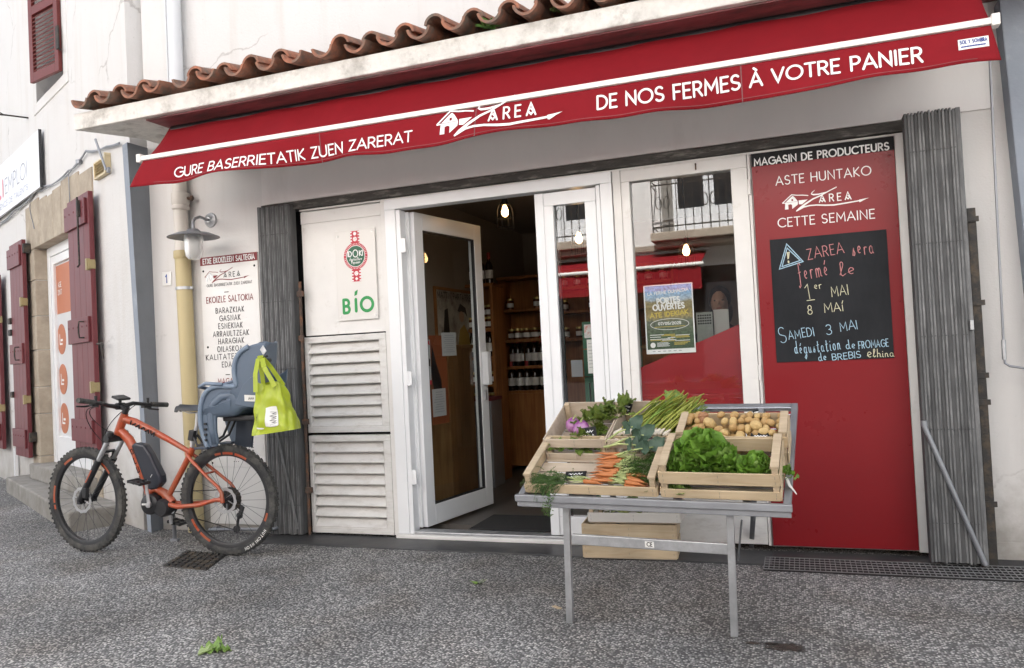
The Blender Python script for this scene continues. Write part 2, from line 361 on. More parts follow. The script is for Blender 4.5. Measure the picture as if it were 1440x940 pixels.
    bp = _n(nt, 'ShaderNodeBump'); bp.inputs['Strength'].default_value = bump; bp.inputs['Distance'].default_value = .006; L(ba.outputs[0], bp.inputs['Height']); L(bp.outputs[0], b.inputs['Normal'])
    return m
def groundmat():
    m = bpy.data.materials.new('exposed_aggregate'); m.use_nodes = True; nt = m.node_tree; b = nt.nodes['Principled BSDF']; L = nt.links.new
    tc = _n(nt, 'ShaderNodeTexCoord'); P = tc.outputs['Object']
    vo = _n(nt, 'ShaderNodeTexVoronoi'); vo.inputs['Scale'].default_value = 95; vo.voronoi_dimensions = '2D'; L(P, vo.inputs['Vector'])
    sp = _n(nt, 'ShaderNodeSeparateColor'); L(vo.outputs['Color'], sp.inputs[0])
    cr = _n(nt, 'ShaderNodeValToRGB'); e = cr.color_ramp
    e.elements[0].position = 0; e.elements[0].color = (.08, .08, .08, 1); e.elements[1].position = 1; e.elements[1].color = (.62, .6, .57, 1)
    for p, c in ((.28, (.125, .124, .123)), (.5, (.225, .222, .218)), (.72, (.34, .332, .32)), (.9, (.49, .475, .45))):
        q = e.elements.new(p); q.color = (*c, 1)
    L(sp.outputs[0], cr.inputs[0])
    mr = _n(nt, 'ShaderNodeMapRange'); mr.inputs[1].default_value = .35; mr.inputs[2].default_value = .62; L(vo.outputs['Distance'], mr.inputs[0])
    mi = _n(nt, 'ShaderNodeMix', data_type='RGBA'); L(mr.outputs[0], mi.inputs[0]); L(cr.outputs[0], mi.inputs[6]); mi.inputs[7].default_value = (.095, .093, .09, 1)
    nz = _n(nt, 'ShaderNodeTexNoise'); nz.inputs['Scale'].default_value = .9; nz.inputs['Detail'].default_value = 6; L(P, nz.inputs['Vector'])
    r2 = _n(nt, 'ShaderNodeMapRange'); r2.inputs[1].default_value = .3; r2.inputs[2].default_value = .7; r2.inputs[3].default_value = .66; r2.inputs[4].default_value = 1.3; L(nz.outputs[0], r2.inputs[0])
    # brown grime in the gutter zone near the shop front: worn band that stays put
    sx = _n(nt, 'ShaderNodeSeparateXYZ'); L(P, sx.inputs[0])
    n3 = _n(nt, 'ShaderNodeTexNoise'); n3.inputs['Scale'].default_value = 2.6; n3.inputs['Detail'].default_value = 7; L(P, n3.inputs['Vector'])
    r4 = _n(nt, 'ShaderNodeMapRange'); r4.inputs[1].default_value = .46; r4.inputs[2].default_value = .72; r4.inputs[4].default_value = .6; L(n3.outputs[0], r4.inputs[0])
    mu = _n(nt, 'ShaderNodeVectorMath', operation='SCALE'); L(mi.outputs[2], mu.inputs[0]); L(r2.outputs[0], mu.inputs['Scale'])
    tn = _n(nt, 'ShaderNodeMix', data_type='RGBA', blend_type='MULTIPLY'); L(r4.outputs[0], tn.inputs[0]); L(mu.outputs[0], tn.inputs[6]); tn.inputs[7].default_value = (.7, .63, .55, 1)
    L(tn.outputs[2], b.inputs['Base Color']); b.inputs['Roughness'].default_value = .8; b.inputs['Specular IOR Level'].default_value = .3
    bp = _n(nt, 'ShaderNodeBump'); bp.inputs['Strength'].default_value = .8; bp.inputs['Distance'].default_value = .004; bp.invert = True; L(vo.outputs['Distance'], bp.inputs['Height']); L(bp.outputs[0], b.inputs['Normal'])
    return m
# ------------------------------------------------------------------ lettering: a stroke alphabet drawn as flat ribbons
def arc(cx_, cy0, rx, ry, a0, a1, n=10):
    return [(cx_ + rx * math.cos(R(a0 + (a1 - a0) * i / n)), cy0 + ry * math.sin(R(a0 + (a1 - a0) * i / n))) for i in range(n + 1)]
GL = {
 'A': (.78, [[(.02, 0), (.39, 1), (.76, 0)], [(.16, .33), (.62, .33)]]),
 'B': (.6, [[(.06, 0), (.06, 1)] , [(.06, 1), (.3, 1)] + arc(.3, .755, .24, .245, 90, -90)[1:] + [(.06, .51)], [(.06, .51), (.32, .51)] + arc(.32, .255, .26, .255, 90, -90)[1:] + [(.06, 0)]]),
 'C': (.82, [arc(.5, .5, .46, .5, 48, 312, 18)]),
 'D': (.76, [[(.06, 0), (.06, 1)], [(.06, 1), (.26, 1)] + arc(.26, .5, .46, .5, 90, -90, 14)[1:] + [(.06, 0)]]),
 'E': (.54, [[(.5, 1), (.06, 1), (.06, 0), (.5, 0)], [(.06, .52), (.44, .52)]]),
 'F': (.52, [[(.5, 1), (.06, 1), (.06, 0)], [(.06, .5), (.43, .5)]]),
 'G': (.86, [arc(.5, .5, .46, .5, 48, 360, 20) + [(.56, .5)]]),
 'H': (.72, [[(.06, 0), (.06, 1)], [(.66, 0), (.66, 1)], [(.06, .5), (.66, .5)]]),
 'I': (.14, [[(.07, 0), (.07, 1)]]),
 'J': (.46, [[(.38, 1), (.38, .25)] + arc(.2, .22, .18, .22, 0, -160, 8)]),
 'K': (.62, [[(.06, 0), (.06, 1)], [(.56, 1), (.1, .48), (.58, 0)]]),
 'L': (.48, [[(.06, 1), (.06, 0), (.46, 0)]]),
 'M': (.9, [[(.06, 0), (.1, 1), (.45, .3), (.8, 1), (.84, 0)]]),
 'N': (.74, [[(.06, 0), (.06, 1), (.68, 0), (.68, 1)]]),
 'O': (1.0, [arc(.5, .5, .46, .5, 90, 450, 24)]),
 'P': (.58, [[(.06, 0), (.06, 1), (.28, 1)] + arc(.28, .73, .26, .27, 90, -90)[1:] + [(.06, .46)]]),
 'Q': (1.0, [arc(.5, .5, .46, .5, 90, 450, 24), [(.62, .26), (.92, -.02)]]),
 'R': (.62, [[(.06, 0), (.06, 1), (.29, 1)] + arc(.29, .74, .25, .26, 90, -90)[1:] + [(.06, .48)], [(.3, .48), (.58, 0)]]),
 'S': (.6, [arc(.3, .74, .23, .26, 35, 230, 10) + [(.42, .44)] + arc(.3, .25, .25, .25, 40, -145, 10)]),
 'T': (.62, [[(.02, 1), (.6, 1)], [(.31, 1), (.31, 0)]]),
 'U': (.72, [[(.06, 1), (.06, .32)] + arc(.36, .31, .3, .31, 180, 360, 12) + [(.66, 1)]]),
 'V': (.74, [[(.02, 1), (.37, 0), (.72, 1)]]),
 'W': (1.05, [[(.02, 1), (.28, 0), (.52, .8), (.77, 0), (1.03, 1)]]),
 'X': (.66, [[(.04, 0), (.62, 1)], [(.04, 1), (.62, 0)]]),
 'Y': (.66, [[(.02, 1), (.33, .48), (.64, 1)], [(.33, .48), (.33, 0)]]),
 'Z': (.62, [[(.06, 1), (.56, 1), (.06, 0), (.58, 0)]]),
 '0': (.64, [arc(.32, .5, .27, .5, 90, 450, 18)]),
 '1': (.3, [[(.04, .78), (.2, 1), (.2, 0)]]),
 '2': (.58, [arc(.29, .74, .24, .26, 165, -30, 9) + [(.05, 0), (.55, 0)]]),
 '3': (.56, [arc(.26, .75, .23, .25, 150, -80, 9), arc(.26, .26, .26, .26, 85, -150, 10)]),
 '4': (.6, [[(.42, 0), (.42, 1), (.04, .28), (.57, .28)]]),
 '5': (.56, [[(.5, 1), (.12, 1), (.08, .55)] + arc(.27, .3, .25, .31, 120, -150, 11)]),
 '6': (.58, [[(.42, 1), (.12, .5)] + arc(.3, .28, .24, .28, 150, 500, 14)]),
 '7': (.54, [[(.03, 1), (.52, 1), (.18, 0)]]),
 '8': (.56, [arc(.28, .75, .2, .25, 270, 630, 14), arc(.28, .25, .25, .25, 90, 450, 14)]),
 '9': (.58, [[(.18, 0), (.46, .5)] + arc(.28, .72, .24, .28, -30, 330, 14)]),
 '-': (.4, [[(.05, .45), (.36, .45)]]), '.': (.16, [[(.08, .02), (.08, .05)]]), '/': (.5, [[(.03, -.05), (.46, 1.05)]]), "'": (.14, [[(.07, 1), (.05, .76)]]), '|': (.14, [[(.07, -.1), (.07, 1.1)]]),
 ' ': (.34, []),
 # handwriting (chalk)
 'a': (.46, [arc(.2, .22, .17, .22, 60, 390, 12) + [(.37, .4), (.36, .1), (.46, .0)]]),
 'c': (.38, [arc(.2, .22, .17, .22, 50, 310, 12)]),
 'p': (.44, [[(.06, .42), (.05, -.35)], arc(.22, .22, .16, .21, 150, -150, 12)]), 'y': (.42, [[(.04, .42), (.2, .02)], [(.38, .42), (.2, .02), (.06, -.34)]]),
 'd': (.5, [arc(.2, .22, .17, .22, 60, 380, 12), [(.38, .9), (.37, .1), (.48, .0)]]),
 'e': (.42, [[(.02, .18), (.3, .28)] + arc(.2, .25, .14, .2, 20, 300, 12)]),
 'f': (.36, [[(.4, .8)] + arc(.26, .78, .1, .16, 30, 180, 6) + [(.14, .2), (.08, -.3), (-.06, -.38), (-.1, -.28)], [(.02, .4), (.3, .44)]]),
 'g': (.46, [arc(.2, .22, .17, .22, 60, 380, 12), [(.38, .42), (.34, -.2), (.2, -.4), (.04, -.3), (.46, .06)]]),
 'h': (.46, [[(.08, .95), (.06, 0)], [(.06, .2)] + arc(.22, .26, .15, .18, 170, 10, 7) + [(.36, .05), (.46, 0)]]),
 'i': (.2, [[(.08, .44), (.07, .06), (.18, .02)], [(.09, .64), (.1, .68)]]),
 'l': (.34, [[(.02, .1), (.24, .7)] + arc(.18, .82, .08, .14, -10, 200, 8) + [(.08, .1), (.16, 0), (.34, .12)]]),
 'm': (.66, [[(.05, .42), (.05, 0)], [(.05, .25)] + arc(.19, .28, .12, .16, 160, 0, 6) + [(.31, 0)], [(.31, .25)] + arc(.44, .28, .12, .16, 160, 0, 6) + [(.56, .05), (.66, .02)]]),
 'n': (.44, [[(.05, .42), (.05, 0)], [(.05, .25)] + arc(.2, .28, .13, .16, 160, 0, 6) + [(.33, .05), (.44, .02)]]),
 'o': (.42, [arc(.2, .22, .17, .22, 90, 450, 14)]),
 'r': (.34, [[(.06, .4), (.06, 0)], [(.06, .24), (.16, .42), (.32, .4)]]),
 's': (.34, [[(.02, .02), (.2, .44), (.18, .3), (.28, .14), (.2, 0), (.06, .04)]]),
 't': (.34, [[(.14, .8), (.12, .08), (.2, 0), (.32, .08)], [(0, .5), (.3, .55)]]),
 'u': (.46, [[(.05, .42), (.06, .12)] + arc(.2, .14, .14, .14, 190, 350, 6) + [(.36, .42), (.37, .06), (.46, .02)]]),
 '!': (.2, [[(.1, .95), (.08, .35)], [(.08, .08), (.09, .12)]]),
}
for ch, src, ac in (('À', 'A', [(.28, 1.3), (.44, 1.14)]), ('É', 'E', [(.2, 1.12), (.38, 1.3)]), ('é', 'e', [(.16, .6), (.3, .78)])):
    GL[ch] = (GL[src][0], GL[src][1] + [[ac[0], ac[1]]])
GL['Í'] = (.16, [[(.08, 0), (.08, .72)], [(.08, .9), (.2, 1.2)]])
def ribbon(pts, w, seg=None, cap=4):
    """outline of a stroke of width w with round ends: vertices + faces that never overlap except at sharp turns"""
    P = [V((p[0], p[1], 0)) for p in pts]
    closed = (P[0] - P[-1]).length < 1e-6 and len(P) > 3
    if closed: P = P[:-1]
    if seg:
        Q = []
        n = len(P)
        for i in range(n if closed else n - 1):
            a, b = P[i], P[(i + 1) % n]; k = max(1, int((b - a).length / seg)); Q += [a + (b - a) * j / k for j in range(k)]
        if not closed: Q.append(P[-1])
        P = Q
    n = len(P); vs = []; h = w / 2
    for i in range(n):
        a = P[i - 1] if (i or closed) else None; c = P[(i + 1) % n] if (i < n - 1 or closed) else None
        d1 = (P[i] - a).normalized() if a is not None and (P[i] - a).length > 1e-9 else None
        d2 = (c - P[i]).normalized() if c is not None and (c - P[i]).length > 1e-9 else None
        d1 = d1 or d2 or V((1, 0, 0)); d2 = d2 or d1
        n1 = V((-d1.y, d1.x, 0)); n2 = V((-d2.y, d2.x, 0)); m = n1 + n2
        m = n1 if m.length < .3 else m.normalized()
        k = min(1 / max(m.dot(n1), .35), 1.9)
        vs += [P[i] + m * h * k, P[i] - m * h * k]
    fs = []
    for i in range(n if closed else n - 1):
        j = (i + 1) % n; fs.append((2 * i, 2 * i + 1, 2 * j + 1, 2 * j))
    if not closed and cap:
        for idx, s_ in ((0, 1), (n - 1, -1)):
            d = (P[1] - P[0]).normalized() if idx == 0 else (P[-1] - P[-2]).normalized()
            d = -d if idx == 0 else d; nn = V((-d.y, d.x, 0)); o = len(vs)
            ring = [P[idx] + (nn * math.cos(math.pi * q / cap) + d * math.sin(math.pi * q / cap)) * h for q in range(1, cap)]
            vs += ring
            first, last = (2 * idx + 1, 2 * idx) if idx == 0 else (2 * idx, 2 * idx + 1)
            fs.append(tuple([first] + list(range(o, o + len(ring))) + [last]))
    return vs, fs
_lay = [0]
def stroke(mb, pts, w, fn, mi=0, seg=None, cap=4):
    vs, fs = ribbon(pts, w, seg, cap); _lay[0] = (_lay[0] + 1) % 6; k = _lay[0] * .00025
    mb.add([fn(p.x, p.y, k) for p in vs], fs, mi)
def polyfill(mb, pts, fn, mi=0, k=None):
    _lay[0] = (_lay[0] + 1) % 6
    mb.add([fn(p[0], p[1], _lay[0] * .00025 if k is None else k) for p in pts], [tuple(range(len(pts)))], mi)
def twidth(s, h, track=.16, sx=1.0):
    return sum((GL[c][0] * sx + track) * h for c in s) - track * h
def text(mb, s, x, y, h, w, fn, track=.16, sx=1.0, al='c', mi=0, seg=None, shear=0.0, rot=0.0, jit=0.0, width=None):
    """letters along +x from the baseline; fn maps plane units to 3D"""
    if width: sx = 1.0; t0 = twidth(s, h, track, 1.0); sx = (width - track * h * (len(s) - 1)) / (t0 - track * h * (len(s) - 1)); sx = max(.3, sx)
    tw = twidth(s, h, track, sx); cx0 = {'c': -tw / 2, 'l': 0, 'r': -tw}[al]; cr, sr = math.cos(rot), math.sin(rot)
    for c in s:
        gw, st = GL[c]; dy = rnd.uniform(-jit, jit) * h; ds = 1 + rnd.uniform(-jit, jit)
        for pl in st:
            q = []
            for (u, v_) in pl:
                a = cx0 + u * h * sx * ds + v_ * h * shear; b = v_ * h * ds + dy
                q.append((x + a * cr - b * sr, y + a * sr + b * cr))
            stroke(mb, q, w, fn, mi, seg)
        cx0 += (gw * sx + track) * h
    return tw
def flatmap(o, ex, ez, nrm, off=.0):
    o, ex, ez, nrm = V(o), V(ex), V(ez), V(nrm)
    return lambda u, v_, k=0.0: o + ex * u + ez * v_ + nrm * (off + k)
def zlogo(mb, X, Y, S, fn, mi=(0, 0, 0), seg=None, thin=1.0):
    """farmhouse, long Z, AREA and the arrow; X,Y lower-left corner, S overall width. mi: house, Z/arrow, letters"""
    def f(pts): return [(X + p[0] * S, Y + p[1] * S) for p in pts]
    t = .012 * thin
    # house front: white gable, door opening and loft window left open; roof line in two strokes
    for q in ([(.025, .006), (.067, .004), (.067, .06), (.03, .06)], [(.067, .06), (.075, .064), (.095, .066), (.108, .06), (.112, .055), (.112, .09), (.067, .09)], [(.112, .004), (.18, .052), (.183, .09), (.112, .09)], [(.03, .06), (.067, .06), (.067, .09), (.032, .09)],
              [(.035, .093), (.108, .093), (.108, .15), (.1, .15)], [(.108, .093), (.128, .093), (.128, .105), (.108, .105)], [(.128, .093), (.183, .093), (.15, .145), (.128, .15)], [(.1, .15), (.108, .128), (.128, .128), (.15, .146), (.125, .17)]):
        polyfill(mb, f(q), fn, mi[0], 0)
    stroke(mb, f([(0, .09), (.113, .184), (.18, .17), (.24, .165), (.305, .153)]), t * S * .9, fn, mi[1], seg)
    stroke(mb, f([(0, .088), (.032, .088)]), t * S * .8, fn, mi[1], seg)
    polyfill(mb, f([(.193, .055), (.193, .104), (.3, .103), (.23, .05)]), fn, mi[1], 0)
    # Z
    def taper(pts, k):
        P = [V((X + p[0] * S, Y + p[1] * S, 0)) for p in pts]; ws = [p[2] * S * thin * .78 for p in pts]; vs = []
        Q = []; 
        for i in range(len(P) - 1):
            n = max(1, int((P[i + 1] - P[i]).length / seg)) if seg else 1
            for j in range(n): t = j / n; Q.append((P[i].lerp(P[i + 1], t), ws[i] + (ws[i + 1] - ws[i]) * t))
        Q.append((P[-1], ws[-1]))
        for i, (p, w_) in enumerate(Q):
            d = (Q[min(i + 1, len(Q) - 1)][0] - Q[max(i - 1, 0)][0]).normalized(); n_ = V((-d.y, d.x, 0)) * w_ / 2
            vs += [p + n_, p - n_]
        mb.add([fn(p.x, p.y, k) for p in vs], [(2 * i, 2 * i + 1, 2 * i + 3, 2 * i + 2) for i in range(len(Q) - 1)], mi[1])
    taper([(.392, .212, .002), (.358, .188, .012), (.346, .168, .018), (.37, .156, .022), (.43, .154, .02), (.52, .17, .012), (.644, .216, .005)], .0004)
    taper([(.642, .224, .006), (.54, .176, .016), (.44, .13, .019), (.364, .104, .022), (.27, .05, .028), (.2, .0, .034), (.157, -.03, .014)], .0008)
    taper([(.165, -.03, .008), (.2, -.008, .024), (.25, .014, .022), (.32, .024, .02), (.4, .022, .02), (.5, .008, .022), (.6, .0, .022), (.75, .01, .02), (.9, .022, .018)], .0012)
    taper([(1.0, .045, .001), (.95, .034, .016), (.895, .018, .042), (.885, .016, .03)], .0016)
    def L(strokes, ox, oy, h):
        for st in strokes: stroke(mb, [(X + (ox + p[0] * h) * S, Y + (oy + p[1] * h) * S) for p in st], .0125 * thin * S, fn, mi[2], seg)
    A = [[(.0, 0), (.36, 1), (.72, 0)], [(.14, .3), (.36, .06), (.58, .3), (.36, .52), (.14, .3)][:4]]
    L(A, .435, .052, .092); L(GL['R'][1], .548, .05, .09); L(GL['E'][1], .64, .051, .09); L(A, .732, .052, .092)
# ------------------------------------------------------------------ shared materials
M = {}
M['ground'] = groundmat()
M['render'] = stuccomat('white_render', (.62, .615, .605), (.45, .41, .36), .35, .3, .45, 70)
M['render_shop'] = stuccomat('cream_render', (.68, .665, .65), (.5, .465, .42), .35, .22, .5, 90, (0, .45, (.26, .24, .21)))
M['render_left'] = stuccomat('left_render', (.62, .612, .6), (.5, .46, .41), .45, .4, .5, 60, (0, .7, (.36, .33, .29)))
M['fascia'] = mat('fascia_paint', (.76, .74, .725), .6, var=.05, vscale=2, col2=(.68, .65, .63), c2amt=.25, c2scale=1.5, bump=.05, bscale=120, stretch=(1, 1, .4))
M['concrete'] = mat('weathered_concrete', (.66, .64, .6), .9, var=.14, vscale=14, col2=(.3, .28, .25), c2amt=.24, c2scale=6, c2sharp=.25, bump=.5, bscale=40)
M['soffit'] = mat('painted_soffit', (.22, .075, .08), .75, var=.3, vscale=5, col2=(.07, .05, .045), c2amt=.4, c2scale=3, bump=.15, stretch=(.5, 2, 1))
M['tile'] = mat('terracotta', (.36, .135, .075), .9, var=.45, vscale=14, col2=(.13, .11, .09), c2amt=.5, c2scale=8, c2sharp=.3, bump=.35, bscale=70)
M['bluegrey'] = mat('bluegrey_paint', (.24, .27, .315), .7, var=.07, vscale=4, col2=(.36, .39, .42), c2amt=.25, c2scale=2, bump=.15, bscale=60)
M['bluegrey_shade'] = mat('bluegrey_paint_shade', (.19, .205, .23), .75, var=.08, vscale=5, bump=.15, bscale=60)  # bluegrey with awning shade put into the colour, for the pillar's side
M['pvc'] = mat('white_frame', (.78, .79, .8), .32, var=.03, vscale=3)
M['cream'] = mat('cream_joinery', (.73, .715, .69), .5, var=.05, vscale=4, col2=(.56, .53, .48), c2amt=.14, c2scale=7, c2sharp=.2, bump=.05)
M['louvre'] = mat('louvre_paint', (.67, .655, .63), .55, var=.07, vscale=7, col2=(.44, .41, .37), c2amt=.2, c2scale=6, c2sharp=.3, bump=.06, stretch=(1, 1, 3))
M['darkwood'] = mat('weathered_lintel', (.06, .056, .05), .85, var=.4, vscale=20, col2=(.2, .19, .17), c2amt=.3, c2scale=14, bump=.5, bscale=50, stretch=(.4, 1, 2))
M['zinc'] = mat('galvanised_slats', (.135, .137, .138), .8, 0, spec=.2, var=.4, vscale=9, col2=(.3, .3, .3), c2amt=.3, c2scale=7, c2sharp=.3, bump=.12, bscale=40, stretch=(3, 3, .6))
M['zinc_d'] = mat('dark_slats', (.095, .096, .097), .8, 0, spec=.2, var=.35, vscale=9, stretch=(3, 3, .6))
M['rust'] = mat('rusty_iron', (.085, .06, .048), .8, .2, var=.4, vscale=16, col2=(.2, .09, .045), c2amt=.35, c2scale=12, bump=.3)
M['galv'] = mat('galvanised_steel', (.52, .53, .545), .42, .75, var=.12, vscale=9, col2=(.4, .41, .42), c2amt=.45, c2scale=16, c2sharp=.3, rvar=.1)
M['galv_d'] = mat('dull_galvanised', (.3, .31, .33), .5, .6, var=.15, vscale=9, rvar=.1)
M['chrome'] = mat('bright_wire', (.75, .75, .76), .25, .9)
M['red'] = mat('red_panel', (.215, .0105, .0145), .3, var=.05, vscale=2, spec=.32, rvar=.06)
M['redfilm'] = mat('red_window_film', (.31, .016, .021), .25, var=.04, vscale=2)
M['awning'] = mat('red_canvas', (.235, .0095, .0155), .8, var=.12, vscale=2.5, bump=.55, bscale=6, spec=.15, col2=(.185, .0095, .0145), c2amt=.35, c2scale=1.2, c2sharp=.4)
M['white'] = mat('white_paint', (.8, .8, .79), .5)
M['white_bar'] = mat('white_bar', (.78, .75, .7), .45, var=.04)
M['black'] = mat('black_paint', (.01, .01, .011), .6, spec=.25)
M['blackpl'] = mat('black_plastic', (.018, .018, .02), .42, var=.15, vscale=14)
M['rubber'] = mat('tyre_rubber', (.03, .03, .031), .85, var=.2, vscale=16, col2=(.12, .115, .1), c2amt=.36, c2scale=9, c2sharp=.3, bump=.2)
M['slate'] = mat('threshold_slate', (.035, .036, .04), .45, var=.35, vscale=10, col2=(.1, .098, .09), c2amt=.3, c2scale=5, c2sharp=.3, bump=.12, rvar=.1)
M['iron'] = mat('cast_iron', (.04, .038, .036), .65, .4, var=.3, vscale=25, col2=(.09, .07, .05), c2amt=.4, c2scale=14, bump=.3)
M['stone'] = mat('buff_stone', (.42, .36, .28), .9, var=.16, vscale=9, col2=(.26, .215, .165), c2amt=.36, c2scale=4, c2sharp=.4, bump=.4, bscale=30)
M['step'] = mat('worn_concrete_step', (.3, .285, .26), .9, var=.15, vscale=7, col2=(.18, .165, .14), c2amt=.4, c2scale=4, c2sharp=.35, bump=.35, bscale=60)
M['shutter'] = mat('oxblood_shutter', (.125, .0185, .024), .5, var=.1, vscale=5, stretch=(3, 3, .6), col2=(.16, .036, .04), c2amt=.3, c2scale=4, bump=.06, bscale=30)
M['shutter_up'] = mat('brick_red_shutter', (.13, .02, .017), .5, var=.12, vscale=6)
M['brass'] = mat('dull_brass', (.3, .24, .12), .5, .3, var=.15)
M['pipe_y'] = mat('yellowed_pipe', (.5, .41, .22), .45, var=.06, vscale=4, stretch=(1, 1, .3), col2=(.42, .34, .2), c2amt=.25, c2scale=3)
M['pipe_w'] = mat('white_pipe', (.64, .6, .54), .5, var=.06, vscale=4)
M['pipe_g'] = mat('grey_pipe', (.6, .62, .64), .5, var=.05, vscale=4)
M['signw'] = mat('white_sign', (.74, .73, .71), .35, var=.03, vscale=2)
M['darkgrey_ink'] = mat('charcoal_ink', (.03, .03, .032), .6)
M['red_ink'] = mat('red_ink', (.2, .02, .025), .5)
M['glass'] = glassmat('window_glass')
M['doorglass'] = glassmat('door_glass', (.93, .95, .94), refl=.45)
M['interior'] = mat('shop_wall', (.3, .25, .2), .8, var=.05)
M['pine'] = woodmat('pine_boards', (.3, .175, .075), (.2, .105, .042), .6, .5, axis=2)
M['shelfwood'] = woodmat('honey_shelf', (.36, .15, .045), (.22, .08, .022), .7, .5, axis=2)
M['floor'] = mat('shop_floor', (.1, .09, .08), .4, var=.1, vscale=3)

# ------------------------------------------------------------------ ground
b = MB(); b.quad((-60, -60, 0), (60, -60, 0), (60, 60, 0), (-60, 60, 0)); struct('ground', b, M['ground'])
b = MB()   # dark paved strip along the shop front
b.box((-3.65, -.3, -.05), (-.2, .0, .008)); b.box((-.2, -.14, -.05), (1.4, .0, .008))
struct('pavement', b, M['slate'], bevel=.003)

# ------------------------------------------------------------------ the shop building
shop = thing('shop_building', 'white rendered shop building with terracotta tiled ledge over a red shop front', 'building', (0, 0, 0))
X0, X1 = -3.36, .62            # opening between the folded grilles
ZL = 2.405                     # underside of the lintel
b = MB()
b.box((-4.75, 0, 0), (-3.67, .3, 3.2)); b.box((.9, 0, 0), (9, .3, 3.2)); b.box((-3.67, 0, ZL + .015), (.9, .3, 3.2))
b.build('wall', M['render_shop'], shop)
b = MB(); b.box((-3.67, -.012, ZL + .02), (1.06, .0, 3.1)); b.build('fascia', M['fascia'], shop)
b = MB(); b.box((-4.78, .02, 3.2), (9, .3, 6.9)); b.box((-4.78, .3, 6.6), (9, 6, 6.9)); b.box((8.7, .3, 0), (9, 6, 6.6)); b.box((-4.78, 5.7, 0), (8.7, 6, 6.6))
b.build('upper_wall', M['render'], shop)
b = MB(); b.box((X0 - .31, -.035, ZL - .045), (.63, .1, ZL + .012)); b.build('lintel', M['darkwood'], shop, bevel=.006)
# thin slip of cream joinery under the lintel
b = MB(); b.box((X0, .0, 2.345), (X1, .1, ZL - .047)); b.build('head_board', M['cream'], shop, bevel=.003)

# concrete ledge: front edge 0.6 m out, left end square to the turned wall
LDg = V((-.896, .445, 0)); LNr = V((-.445, -.896, 0))
LP = V((-4.885, -.05, 0))
zA, zB = 3.005, 3.125
pl = [(-4.83, -.60), (9, -.60), (9, .02), (-4.78, .02), (-4.615, -.25)]
pl = [(-4.83, -.60), (9, -.60), (9, .02), (-4.6, .02), (-4.6, -.2)]
b = MB(); b.prism([(x, y, zA) for x, y in pl], (0, 0, zB - zA)); b.build('ledge', M['concrete'], shop, bevel=.008)
b = MB(); b.box((-4.2, -.56, zA - .012), (9, -.02, zA - .002)); b.build('soffit', M['soffit'], shop)
# canal tiles
b = MB(); rt = random.Random(3)
def canal(b, x, y0, y1, z0, z1, r0, r1, up, th=.016, n=9, roll=0):
    vs = []
    for (y, z, r) in ((y0, z0, r0), (y1, z1, r1)):
        for rr in (r, r - th):
            for k in range(n + 1):
                a = math.pi * (k / n) * .92 + math.pi * .04 + roll
                vs.append((x - rr * math.cos(a), y, z + (rr * math.sin(a) if up else -rr * math.sin(a))))
    m = n + 1; fs = []
    for k in range(n):
        o0, i0, o1, i1 = k, m + k, 2 * m + k, 3 * m + k
        fs += [(o0, o0 + 1, o1 + 1, o1), (i0 + 1, i0, i1, i1 + 1), (o0 + 1, o0, i0, i0 + 1), (o1, o1 + 1, i1 + 1, i1)]
    fs += [(0, 2 * m, 3 * m, m), (n, m + n, 3 * m + n, 2 * m + n)]
    b.add(vs, fs)
x = -4.70; i = 0
while x < 3.2:
    dz = rt.uniform(-.008, .008); dy = rt.uniform(-.02, .02)
    gap = abs(x + 4.05) < .1 or abs(x + 2.98) < .09
    canal(b, x, -.665 + dy, .02, zB + .084 + dz, zB + .2 + dz, .078, .07, False, roll=rt.uniform(-.06, .06))
    if not gap: canal(b, x + .112 + rt.uniform(-.008, .008), -.645 + rt.uniform(-.02, .02), .02, zB + .062 + rt.uniform(-.006, .01), zB + .19, .068, .078, True, roll=rt.uniform(-.06, .06))
    x += .224 + rt.uniform(-.006, .006); i += 1
b.build('roof_tiles', M['tile'], shop, smooth=40)
# mortar bed behind the tile ends
b = MB(); b.prism([(-4.7, -.55, zB - .01), (-4.7, -.02, zB + .13), (-4.7, -.02, zB - .01)], (8, 0, 0)); b.build('mortar_bed', M['concrete'], shop)

# corner pillar
b = MB()
xT, xB = W(207, 194).x, W(230, 745).x
def ysolve(px, py, xx):
    d = ray(px, py); return CAM.y + d.y * xx / d.x
yT, yB = ysolve(178.5, 196, xT), ysolve(213, 745, xB)
T1 = V((xT, yT, zA - .003)); T0 = T1 + LDg * .115; B1 = V((xB, yB, 0)); B0 = B1 + LDg * .085
b.add([V((xB, .05, 0)), V((xT, .05, zA - .003)), T1, B1, T0, B0, T0 - LNr * .4, B0 - LNr * .4], [(0, 3, 2, 1)], 1)  # side face under the awning takes the painted-in shade
n_ = len(b.v) - 8; b.f += [[n_ + i for i in f] for f in ((3, 5, 4, 2), (5, 7, 6, 4))]; b.m += [0, 0]
b.build('corner_pillar', [M['bluegrey'], M['bluegrey_shade']], shop)
# right pilaster, slightly battered
b = MB()
def pil(z, y): return PL(1400 + 40 * (3.0 - z) / 2.0 * .62, 470, (0, y, 0), (0, 1, 0)).x
xl = lambda z: 1.095 + .03 * (3.05 - z)
b.add([(xl(0), -.12, 0), (1.5, -.12, 0), (1.5, .02, 0), (xl(0), .02, 0), (xl(3.2) , -.12, 2.97), (1.5, -.12, 2.97), (1.5, .02, 2.97), (xl(3.2), .02, 2.97)],
      [(0, 1, 5, 4), (1, 2, 6, 5), (2, 3, 7, 6), (3, 0, 4, 7), (4, 5, 6, 7), (3, 2, 1, 0)])
b.build('pilaster', M['bluegrey'], shop, bevel=.006)

